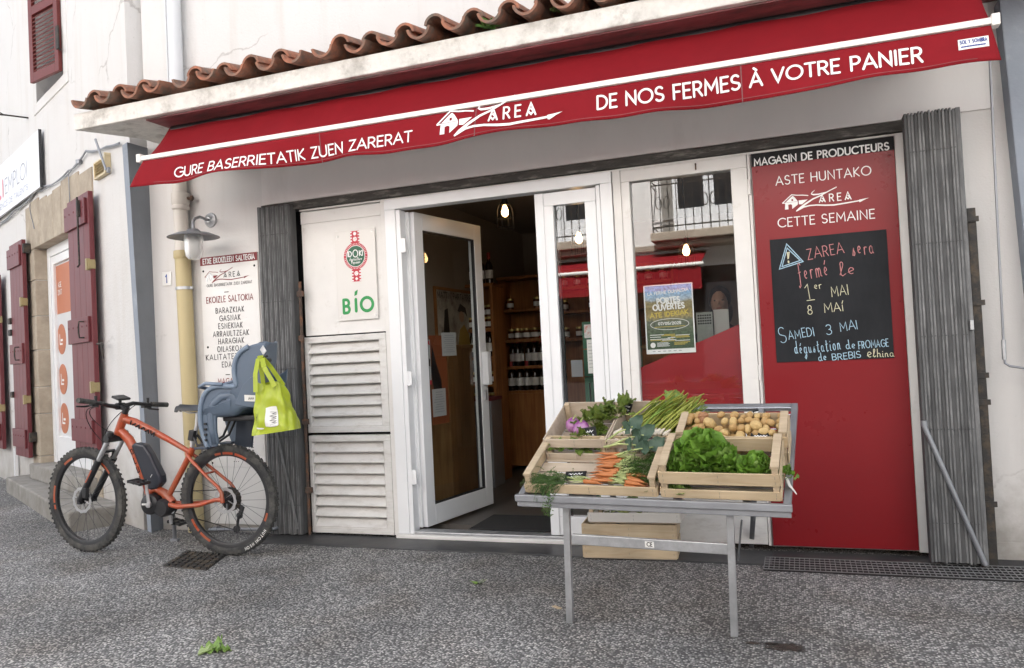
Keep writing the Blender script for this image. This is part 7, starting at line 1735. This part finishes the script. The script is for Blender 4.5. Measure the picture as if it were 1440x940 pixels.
# crates under the table
p0 = G(822, 787); p1 = G(952, 790); p0.z = p1.z = 0.009; r_ = (p1 - p0); w_ = r_.length; r_.normalize(); d_ = V((-r_.y, r_.x, 0)); zt_ = (W(823, 737, p0.y).z)
Lu = LF(p0, r_, d_, V((0, 0, 1))); print('under crate', p0, w_, zt_)
hb_ = zt_ - .009
crate(Lu, w_, .27, hb_, 'pale wooden crate standing on the ground under the table', [(.005, hb_ * .46), (hb_ * .56, hb_)], [(.005, hb_ * .46), (hb_ * .56, hb_)], [(.005, hb_ * .46), (hb_ * .56, hb_)], hb_ - .002, hb_ - .002, rails=False)
p2 = W(829, 737, p0.y + .02); p2.z = zt_ + .004
tl = R(1.5); r2 = V((math.cos(tl), .0, math.sin(tl) * .4)).normalized(); Lu2 = LF(p2, r2, V((0, 1, 0)), r2.cross(V((0, 1, 0))).normalized())
crate(Lu2, .53, .25, .1, 'greyish wooden crate with greens stacked on another crate under the table', [(.006, .06)], [(.006, .06)], [(.006, .06)], .095, .095, rails=False, mats=(mat('grey_board', (.6, .57, .52), .75, var=.08), M['crate_s']))

# --- vegetables ------------------------------------------------------------------
vr = random.Random(11)
def pmat(name, c1, c2, scale=40, rough=.6, sub=0.0):
    return mat(name, c1, rough, var=.12, vscale=scale, col2=c2, c2amt=.42, c2scale=scale * .5, c2sharp=.35, bump=.12, bscale=scale * 4, sub=sub)
pm_ = [pmat('potato_skin', (.48, .31, .12), (.33, .2, .08)), pmat('potato_skin_pale', (.58, .42, .19), (.42, .28, .11)), pmat('potato_skin_red', (.34, .17, .075), (.25, .12, .06))]
def potato(k, p, L_, par_label, i):
    b = MB(); c = V(p); s1 = vr.uniform(.0165, .0235) * (1.35 if i % 9 == 0 else 1); s2 = s1 * vr.uniform(.75, .95); s3 = s1 * vr.uniform(.75, .95)
    rot = Matrix.Rotation(vr.uniform(0, 6), 3, V((vr.uniform(-1, 1), vr.uniform(-1, 1), 1)).normalized())
    b.ball((0, 0, 0), s1 * 1.15, s2, s3, 14, 10, rot=rot, lump=.045, rg=vr)
    o = b.build('potato', pm_[k]); BASE[o.name] = c; o.location = c
    tag(o, par_label, 'potato', 'potatoes in the crate'); return o
i = 0
for layer, c in ((0, .06), (1, .085), (2, .108)):
    for u in range(13):
        for v in range(5):
            if 0 < v < 4 and layer == 0: continue
            if vr.random() < (.12 if layer < 2 else .3): continue
            p = Lp.p(.035 + u * .0335 + vr.uniform(-.008, .008), .025 + v * .037 + vr.uniform(-.007, .007), c + vr.uniform(-.006, .01) + (.009 * v if layer == 2 else 0))
            k = 2 if (u == 2 and v > 2) else (1 if vr.random() < .45 else 0)
            potato(k, p, V, 'yellow or brown potato lying in the slatted crate behind the lettuce', i); i += 1
print('potatoes', i)
def leafmesh(b, base, dr, up, L_, Wd, curl=.5, ruf=.15, nu=5, nv=6, freq=9, ph=0, mi=0, taper=.6, fold=.2):
    base, dr, up = V(base), V(dr).normalized(), V(up); sd_ = dr.cross(up).normalized(); up = sd_.cross(dr).normalized()
    def f(u, v):
        s_ = (u - .5) * 2; w = Wd * math.sin(math.pi * min(1, (.08 + .92 * v)) ** taper) if v < .999 else Wd * .12
        w = max(w, Wd * .08)
        a = curl * v; x = L_ * (math.sin(a) / curl if abs(curl) > .01 else v); z = L_ * ((1 - math.cos(a)) / curl if abs(curl) > .01 else 0)
        rz = ruf * Wd * abs(s_) ** 1.5 * math.sin(freq * v * 3 + ph + s_ * 2)
        return base + dr * x + up * (z * 1 + rz + fold * Wd * s_ * s_) + sd_ * (s_ * w + ruf * .4 * Wd * abs(s_) * math.cos(freq * v * 3.7 + ph))
    b.grid(f, nu, nv, mi)
def frill(b, base, dr, up, L_, Wd, curl, ruf, r_, nu=10, nv=9):
    base, dr, up = V(base), V(dr).normalized(), V(up); sd_ = dr.cross(up).normalized(); up = sd_.cross(dr).normalized(); p1, p2, p3 = r_.uniform(0, 6), r_.uniform(0, 6), r_.uniform(0, 6)
    def f(u, v):
        s_ = (u - .5) * 2; an = s_ * (.35 + .75 * v); rad = L_ * v * (1 - .14 * s_ * s_ + .06 * math.sin(9 * s_ + p1))
        e = (abs(s_) ** 2 * .8 + v ** 3) * ruf * Wd
        z = e * (math.sin(11 * s_ * (.4 + v) + p2) + .6 * math.sin(23 * s_ + 9 * v + p3)); a = curl * v
        return base + dr * (rad * math.cos(an) * (math.cos(a * .7))) + up * (rad * math.sin(a) * .6 + z) + sd_ * (rad * math.sin(an) * Wd / L_ * 1.5 + .5 * e * math.sin(17 * v + 5 * s_ + p1))
    b.grid(f, nu, nv)
def gmat(name, c1, c2, scale=30, trans=.25, rough=.45):
    m = mat(name, c1, rough, var=.25, vscale=scale, col2=c2, c2amt=.45, c2scale=scale * .6, c2sharp=.4, bump=.3, bscale=scale * 5)
    nt = m.node_tree; L = nt.links.new; bs = nt.nodes['Principled BSDF']; o = nt.nodes['Material Output']
    tr = _n(nt, 'ShaderNodeBsdfTranslucent'); src = bs.inputs['Base Color'].links[0].from_socket; L(src, tr.inputs[0])
    mx = _n(nt, 'ShaderNodeMixShader'); mx.inputs[0].default_value = trans; L(bs.outputs[0], mx.inputs[1]); L(tr.outputs[0], mx.inputs[2]); L(mx.outputs[0], o.inputs[0]); return m
M['let'] = gmat('lettuce_leaf', (.21, .38, .05), (.11, .25, .028)); M['let2'] = gmat('lettuce_pale', (.27, .4, .1), (.17, .3, .06))
M['greens'] = gmat('turnip_greens', (.11, .19, .035), (.22, .26, .05)); M['carrot_top'] = gmat('carrot_fronds', (.05, .12, .02), (.09, .17, .03)); M['koh'] = gmat('bluegreen_leaf', (.06, .115, .08), (.1, .16, .11), trans=.15)
M['stem'] = mat('pale_stem', (.42, .48, .2), .5, var=.15, vscale=20); M['stem_y'] = gmat('garlic_yellow', (.42, .42, .09), (.3, .36, .06), 14); M['stem_g'] = gmat('garlic_green', (.16, .3, .05), (.3, .38, .08), 14)
def head(L, a, b_, c, rad, hgt, n, label, seed, mt=('let', 'let2'), asp=1.0):
    r_ = random.Random(seed); o_ = L.p(a, b_, c); t = thing('lettuce', label, 'lettuce', o_)
    ms = [MB(), MB()]
    for k in range(n):
        q = (k + .5) / n; ang = k * 2.39996; rr = math.sqrt(q); el = (1 - rr) * 1.25 + .12
        d = (L.r * (math.cos(ang) * asp) + L.d * math.sin(ang)) * math.cos(el) + L.n * math.sin(el)
        st_ = o_ + (L.r * math.cos(ang) * asp + L.d * math.sin(ang)) * rad * .55 * rr * r_.uniform(.5, 1.2) + L.n * hgt * (.25 + .55 * (1 - rr * rr))
        l_ = rad * r_.uniform(.5, .85)
        frill(ms[1 if r_.random() < .22 else 0], st_, d, L.n + d * -.3, l_, l_ * r_.uniform(.55, .8), r_.uniform(-.2, 1.2), r_.uniform(.12, .2), r_)
    ms[0].build('leaves', M[mt[0]], t, smooth=180); ms[1].build('pale_leaves', M[mt[1]], t, smooth=180)
    return t
head(Ll, .15, .15, .02, .125, .16, 95, 'big curly green lettuce head filling the left of the lettuce crate', 1, asp=1.15)
head(Ll, .1, .1, .02, .085, .11, 60, 'curly lettuce lying low at the left end of the lettuce crate', 2)
head(Ll, .24, .12, .02, .085, .13, 60, 'curly lettuce leaning right of the biggest head', 4)
head(Ll, .375, .1, .02, .085, .1, 60, 'smaller green lettuce at the right end of the lettuce crate', 3)
head(Ll, .07, .03, .008, .05, .03, 16, 'pale lettuce leaves poking through the gap of the lettuce crate', 6, ('let2', 'let2'))
head(Ll, .495, .13, .02, .045, .05, 14, 'sprig of lettuce hanging over the right side of the lettuce crate', 8)
p = Ll.p(.495, .1, .0); b = MB(); leafmesh(b, p + TN * .05, TR * .3 - TN, TR, .09, .018, .3, .1); solo('price_ticket', b, M['paper'], 'crumpled white ticket stuck at the right side of the lettuce crate', 'ticket')
# carrots
M['carrot'] = pmat('carrot_skin', (.46, .165, .05), (.36, .115, .032), 25, .5)
cp = {}
def carrot(p, d, L_, label, group):
    k = vr.randrange(4)
    if k not in cp:
        t = thing('carrot', label, 'carrot', (0, 0, 0), group); b = MB(); l = vr.uniform(.09, .125); r0 = vr.uniform(.0075, .0105)
        pts = [(0, 0, 0), (.006, 0, 0), (l * .2, .001, 0), (l * .45, vr.uniform(-.004, .004), 0), (l * .7, vr.uniform(-.005, .005), .002), (l * .9, 0, .0), (l, .002, 0)]
        b.tube(pts, [.003, r0, r0 * 1.02, r0 * .85, r0 * .6, r0 * .28, .0008], 10); b.build('root', M['carrot'], t, smooth=180)
        b = MB()
        for q in range(4): b.tube([(0, 0, 0), (-.03, vr.uniform(-.012, .012), vr.uniform(-.004, .012)), (-.07, vr.uniform(-.03, .03), vr.uniform(-.01, .02))], [.0022, .0017, .001], 5)
        b.build('stalks', M['stem'], t, smooth=180); cp[k] = t; o = t
    else:
        o = copy_tree(cp[k])
    o.location = p; BASE[o.name] = V(p); d = V(d).normalized(); o.rotation_mode = 'QUATERNION'; o.rotation_quaternion = V((1, 0, 0)).rotation_difference(d); o['label'] = label; o['group'] = group
    return o
for k in range(26):
    q = k / 26
    p = Lc.p(.40 + vr.uniform(-.02, .03), .06 + .2 * (k % 9) / 9 + vr.uniform(-.01, .01), .03 + .016 * (k // 9) + .02 * ((k % 9) / 9))
    carrot(p, TR * -1 + TD * vr.uniform(-.45, .25) + TN * vr.uniform(-.2, .08), 0, 'orange carrot in the big bunch in the middle of the carrot crate', 'carrots of the big bunch')
for k in range(15):
    p = Lc.p(.455 + vr.uniform(-.012, .02), .03 + .1 * (k % 5) / 5 + vr.uniform(-.006, .006), .022 + .015 * (k // 5))
    carrot(p, TR * 1 + TD * vr.uniform(-.5, .1) + TN * vr.uniform(-.12, .02), 0, 'orange carrot in the small bunch at the right front of the crate', 'carrots of the small bunch')
for k in range(4):
    carrot(Lc.p(.27 + .012 * k, .02 + vr.uniform(0, .01), .055 + vr.uniform(-.003, .006)), TR * .8 + TD * vr.uniform(-.3, .3) + TN * -.1, 0, 'orange carrot resting at the front board of the carrot crate', 'carrots at the front board')
def fronds(L, spots, label, seed, dirs, n=70, l0=.07):
    r_ = random.Random(seed); b = MB()
    for (a, bb, c, ra, rb) in spots:
        for k in range(n):
            p = L.p(a + r_.gauss(0, ra), bb + r_.gauss(0, rb), c + r_.uniform(-.012, .022)); d = (dirs + V((r_.uniform(-.7, .7), r_.uniform(-.5, .5), r_.uniform(-.35, .5)))).normalized(); l = l0 * r_.uniform(.6, 1.2)
            e = p + d * l + V((0, 0, -l * .25)); m_ = p + d * l * .5; b.tube([p, m_, e], [.0012, .001, .0006], 3, caps=False)
            sd_ = d.orthogonal().normalized(); up = d.cross(sd_)
            for q in range(13):
                t = .2 + .8 * q / 13; o = p.lerp(m_, t * 2) if t < .5 else m_.lerp(e, t * 2 - 1); an = r_.uniform(0, 6.28); s_ = (sd_ * math.cos(an) + up * math.sin(an)); g = l * .2 * (1.15 - t * .6)
                tip = o + (s_ + d * .7).normalized() * g; x = d.cross(s_).normalized() * g * .13
                b.add([o, o.lerp(tip, .55) + x, tip, o.lerp(tip, .55) - x], [(0, 1, 2, 3)])
    return solo('carrot_greens', b, M['carrot_top'], label, 'carrot greens')
fronds(Lc, [(.075, .03, .05, .025, .02), (.12, .03, .045, .03, .02), (.17, .03, .045, .025, .018)], 'dark feathery carrot tops spilling over the front left board', 1, TR * -.6 - TD * .3)
fronds(Lc, [(.08, -.004, .03, .02, .002)], 'few carrot fronds hanging down the front board', 4, V((0, -.12, -1)), 22, .05)
fronds(Lc, [(.52, .17, .06, .035, .05), (.47, .12, .055, .03, .04), (.55, .1, .05, .02, .05)], 'dark feathery carrot tops heaped at the right of the carrot crate', 2, TR * .7 + TD * .3)
p = PL(774, 705, (0, -1.46, 0), (0, 1, 0)); b = MB(); r_ = random.Random(5)
b.tube([p + V((.003, 0, .1)), p + V((0, -.01, .03)), p + V((-.015, -.012, -.04))], .0015, 4)
for k in range(90):
    z = r_.uniform(-.06, .05); o = p + V((-.012 * (1 if z < 0 else 0) + r_.uniform(-.02, .02), -.012 + r_.uniform(-.01, .008), z)); d = V((r_.uniform(-1, 1), r_.uniform(-1, .3), r_.uniform(-.8, .4))).normalized() * .014; x = d.orthogonal().normalized() * .0025; b.add([o, o + d * .5 + x, o + d, o + d * .5 - x], [(0, 1, 2, 3)])
solo('carrot_greens', b, M['carrot_top'], 'wilted carrot frond dangling below the front lip of the table', 'carrot greens')
# blue green cabbage leaves across the crate corner
for k, (a0, b0, c0, a1, b1, c1) in enumerate(((.31, .29, .1, .45, .315, .17), (.33, .26, .09, .5, .3, .135), (.35, .2, .07, .55, .25, .1), (.31, .27, .085, .47, .25, .11))):
    s0, s1 = Lc.p(a0, b0, c0), Lc.p(a1, b1, c1); t = thing('cabbage_leaf', ('blue green leaf standing highest over the carrot crate', 'blue green leaf reaching towards the lettuce crate', 'blue green leaf lying lowest on the carrot tops', 'blue green leaf with pale stem drooping over the carrots')[k], 'leaf', s0, 'blue green leaves on the carrot crate')
    b = MB(); b.tube([s0, s0.lerp(s1, .5) + TN * .012, s1], [.006, .0045, .003], 8); b.build('stalk', M['stem'], t, smooth=180)
    b = MB()
    for q in range(2): leafmesh(b, s0.lerp(s1, .72 + .2 * q), (s1 - s0).normalized() + TN * (.5 - .5 * q) + TD * (.5 if q else -.3), TN - TD, .085, .034, .8, .22, 6, 8, 4, k, taper=.8)
    b.build('blade', M['koh'], t, smooth=180)
# green garlic: white bulb, flat stalk, long leaves
gp = {}
for k in range(44):
    yl = vr.random() < .42 or k > 36; key = (yl, vr.randrange(4))
    row = k // 15; x = (k % 15) / 15
    p = Lg.p(.03 + .26 * x + vr.uniform(-.01, .01), .035 + .02 * row + vr.uniform(-.01, .012), .05 + .03 * row)
    tipp = Lg.p(.26 + .2 * x + vr.uniform(-.04, .04), .31 + vr.uniform(-.05, .05), .135 + .03 * row + vr.uniform(-.015, .035))
    lab = ('yellowing' if yl else 'fresh green') + ' garlic stalk lying in the middle crate of the back row'
    if key not in gp:
        t = thing('green_garlic', lab, 'green garlic', (0, 0, 0), ('yellow' if yl else 'green') + ' garlic stalks'); b = MB(); b.lathe([(0, -.022), (.008, -.02), (.0125, -.01), (.011, .002), (.006, .016), (.0045, .03)], (0, 0, 0), (1, 0, 0), 10); b.build('bulb', mat('bulb_skin', (.62, .56, .46), .5, var=.15, vscale=30) if 'bulbm' not in M else M['bulbm'], t, smooth=180)
        l = vr.uniform(.27, .33); b = MB(); wv = vr.uniform(-.012, .012)
        b.tube([(.02, 0, 0), (l * .3, wv * .4, .004), (l * .6, wv, .004)], [.0045, .0055, .004], 8)
        for q in range(3):
            a0 = l * (.3 + .12 * q); e = V((l * vr.uniform(.85, 1.05), vr.uniform(-.045, .045), vr.uniform(-.02, .03))); m_ = V((a0, wv * .6, .003)); 
            leafmesh(b, m_, e - m_, (0, vr.uniform(-.5, .5), 1), (e - m_).length, .0072, vr.uniform(-.5, .3), .12, 2, 8, 3, q, taper=.5, fold=.8)
        b.build('stalk', M['stem_y'] if yl else M['stem_g'], t, smooth=180); gp[key] = t; o = t
    else: o = copy_tree(gp[key])
    d = (tipp - p).normalized(); o.location = p; BASE[o.name] = V(p); o.rotation_mode = 'QUATERNION'; o.rotation_quaternion = V((1, 0, 0)).rotation_difference(d); o['label'] = lab
# turnips with their greens, little heap of herbs
M['turnip'] = mat('turnip_skin', (.26, .045, .24), .35, var=.1, vscale=10, col2=(.55, .4, .5), c2amt=.25, c2scale=9, c2sharp=.4)
for k, (a, bb, c, r0, lab) in enumerate(((.085, .2, .08, .042, 'purple turnip further back in the turnip crate'), (.14, .15, .09, .044, 'purple turnip nearest the black slate in the turnip crate'))):
    p = Lo.p(a, bb, c); t = thing('turnip', lab, 'turnip', p); b = MB(); b.lathe([(0, -r0 * 1.1), (r0 * .25, -r0 * .95), (r0 * .8, -r0 * .5), (r0, 0), (r0 * .85, r0 * .55), (r0 * .35, r0 * .8), (0, r0 * .82)], p, TN + TR * (.6 - k) - TD * .2, 20); b.build('root', M['turnip'], t, smooth=180)
    b = MB(); b.tube([p + TN * r0 * .7, p + TN * r0 * 1.4 + TR * .02], [.006, .003], 8); b.build('stub', M['stem'], t)
def bunch(L, label, seed, n, o_, spread, mt, l0=.12, wd=.022, base=.3, dirv=None):
    r_ = random.Random(seed); p0 = L.p(*o_); t = thing('leafy_greens', label, 'greens', p0); b = MB(); c = MB()
    for k in range(n):
        s0 = p0 + L.r * r_.uniform(-.02, .02) + L.d * r_.uniform(-.02, .02); d = ((dirv or L.n * .5) + L.r * r_.uniform(-spread, spread) + L.d * r_.uniform(-spread, spread) + L.n * r_.uniform(-.35, .2)).normalized()
        l = l0 * r_.uniform(.6, 1.2); s1 = s0 + d * l * .5 + L.n * l * .1; s2 = s0 + d * l + L.n * (-.25 * l); b.tube([s0, s1, s2], [.0035, .003, .002], 6)
        for q in range(3): leafmesh(c, s1.lerp(s2, q * .4), d + L.r * r_.uniform(-.8, .8) + L.n * r_.uniform(-.6, .3), L.n, l * r_.uniform(.4, .6), wd * r_.uniform(.7, 1.3), r_.uniform(-1, .6), .3, 5, 6, 5, r_.uniform(0, 6))
    b.build('stalks', M['stem'], t, smooth=180); c.build('leaves', M[mt], t, smooth=180)
bunch(Lo, 'yellow green turnip leaves piled over the right side of the turnip crate', 3, 24, (.2, .22, .06), .75, 'greens', .11, .022)
bunch(Lo, 'turnip leaves drooping towards the front of the turnip crate', 4, 12, (.22, .12, .055), .5, 'greens', .1, .02, dirv=TD * -.7 + TN * .3)
bunch(Lo, 'dark leaves bridging the gap between the two back crates', 5, 12, (.3, .25, .09), .5, 'greens', .1, .02)
bunch(Lo, 'fresh green parsley like leaves at the front left of the turnip crate', 6, 20, (.06, .04, .045), .9, 'let', .05, .014)
bunch(Lg, 'broad pale leaves behind the garlic stalks', 8, 8, (.27, .3, .1), .4, 'let2', .1, .02)
b = MB(); b.lathe([(0, -.02), (.014, -.014), (.018, 0), (.013, .013), (0, .018)], Lg.p(.19, .025, .1), TR, 12); solo('beetroot', b, mat('beet_skin', (.06, .012, .02), .5, var=.2, vscale=30), 'small dark red beetroot at the front of the garlic crate', 'beetroot', smooth=180)
bunch(Lu2, 'yellowish greens filling the grey crate under the table', 9, 16, (.2, .1, .04), 1.2, 'greens', .14, .02)
# slate price tickets
def slate(L, a, bb, c, w, h, tilt, label, yaw=0):
    p = L.p(a, bb, c); ex = (L.r * math.cos(yaw) + L.d * math.sin(yaw)); ey = (L.d * math.cos(yaw) - L.r * math.sin(yaw)); ez = (L.n * math.cos(tilt) + ey * math.sin(tilt)); n_ = ex.cross(ez)
    t = thing('price_slate', label, 'price tag', p, 'black price slates in the crates'); b = MB(); b.obox(p + ez * h / 2, ex * w / 2, ez * h / 2, n_ * .0015); b.build('plate', M['black'], t, bevel=.002)
    b = MB(); r_ = random.Random(int(a * 999)); s_ = n_ if n_.dot(CAM - p) > 0 else -n_
    for q in range(2):
        pts = [(-w * .32 + w * .64 * j / 12, h * (.62 - .34 * q) + h * .12 * math.sin(j * 2.3 + q) * r_.uniform(.4, 1)) for j in range(13)]; stroke(b, pts, .003, lambda u, v, k=0.0: p + ex * u + ez * v + s_ * (.0024 + k))
    b.build('chalk_writing', M['white'], t)
slate(Lo, .2, .07, .075, .085, .06, .7, 'black price slate with white chalk beside the turnips', .35)
slate(Lo, .335, .3, .1, .06, .05, .6, 'black price slate between the two back crates', -.6)
slate(Lc, .2, .1, .012, .1, .06, 1.45, 'black price slate lying on the bottom of the carrot crate', .1)
slate(Lp, .36, .018, .1, .085, .045, .9, 'dark blue price slate at the front of the potatoes', 0)
slate(Lp, .335, .2, .13, .03, .03, .6, 'tiny dark slate half buried among the potatoes', .5)
# bits lying on the ground
p = G(297, 918); r_ = random.Random(2); t = thing('fallen_leaf', 'torn pale green lettuce leaf lying on the ground in front of the bicycle', 'leaf', p)
b = MB(); leafmesh(b, p + V((-.02, -.02, .004)), V((.25, 1, .1)), (0, 0, 1), .1, .04, .5, .4, 11, 12, 6, 1, taper=.7); leafmesh(b, p + V((.0, .012, .008)), V((1, .35, .25)), (0, 0, 1), .085, .03, -.7, .5, 11, 11, 6, 3, taper=.8); b.build('blade', M['let2'], t, smooth=180)
b = MB(); b.tube([p + V((-.03, -.045, .006)), p + V((-.007, .0, .012)), p + V((.014, .05, .022))], [.006, .004, .0015], 8); leafmesh(b, p + V((-.03, -.035, .008)), V((.15, 1, .1)), (0, 0, 1), .06, .02, .3, .2, 5, 6, 3); b.build('rib', gmat('pale_rib', (.42, .52, .24), (.34, .46, .16)), t, smooth=180)
p = G(674, 822); b = MB(); 
for k in range(3): leafmesh(b, p + V((.01 * k - .02, 0, .004)), V((r_.uniform(-1, 1), r_.uniform(-.5, .5), .2)), (0, 0, 1), .045, .014, .4, .3, 4, 4)
solo('leaf_scrap', b, M['let2'], 'tiny bright green leaf scrap on the ground before the doorway', 'leaf scrap', smooth=180)
p = G(783, 856); b = MB(); b.obox(p + V((0, 0, .006)), V((.022, -.016, 0)), V((.006, .008, 0)), V((0, 0, .0015))); solo('wood_chip', b, M['crate'], 'small pale wood chip on the ground beside the table leg', 'wood chip')
# damp dark spots near the right table leg
M['damp'] = mat('damp_spot', (.035, .03, .024), .4, var=.5, vscale=60, bump=.7, bscale=150)
nt = M['damp'].node_tree; L = nt.links.new; tc = _n(nt, 'ShaderNodeTexCoord'); nz = _n(nt, 'ShaderNodeTexNoise'); nz.inputs['Scale'].default_value = 60; nz.inputs['Detail'].default_value = 4; L(tc.outputs['Object'], nz.inputs['Vector'])
gr = _n(nt, 'ShaderNodeVectorMath', operation='LENGTH'); L(tc.outputs['Object'], gr.inputs[0]); ma = _n(nt, 'ShaderNodeMath', operation='MULTIPLY_ADD'); ma.inputs[1].default_value = -4.0; ma.inputs[2].default_value = .28; L(gr.outputs['Value'], ma.inputs[0])
ad = _n(nt, 'ShaderNodeMath', operation='ADD'); L(nz.outputs[0], ad.inputs[0]); L(ma.outputs[0], ad.inputs[1]); mr = _n(nt, 'ShaderNodeMapRange'); mr.inputs[1].default_value = .45; mr.inputs[2].default_value = .56; mr.inputs[4].default_value = .92; L(ad.outputs[0], mr.inputs[0]); L(mr.outputs[0], nt.nodes['Principled BSDF'].inputs['Alpha'])
for px, py, rx, ry in ((1105, 911, .1, .055), (1058, 905, .035, .02), (1085, 906, .03, .018)):
    p = G(px, py); b = MB(); n = 40; r2_ = random.Random(px)
    b.add([p + V((rx * math.cos(2 * math.pi * k / n) * r2_.uniform(.6, 1.1), ry * math.sin(2 * math.pi * k / n) * r2_.uniform(.6, 1.1), .002)) for k in range(n)], [tuple(range(n))])
    o = b.build('damp_spot', M['damp'], base=p); o['kind'] = 'structure'
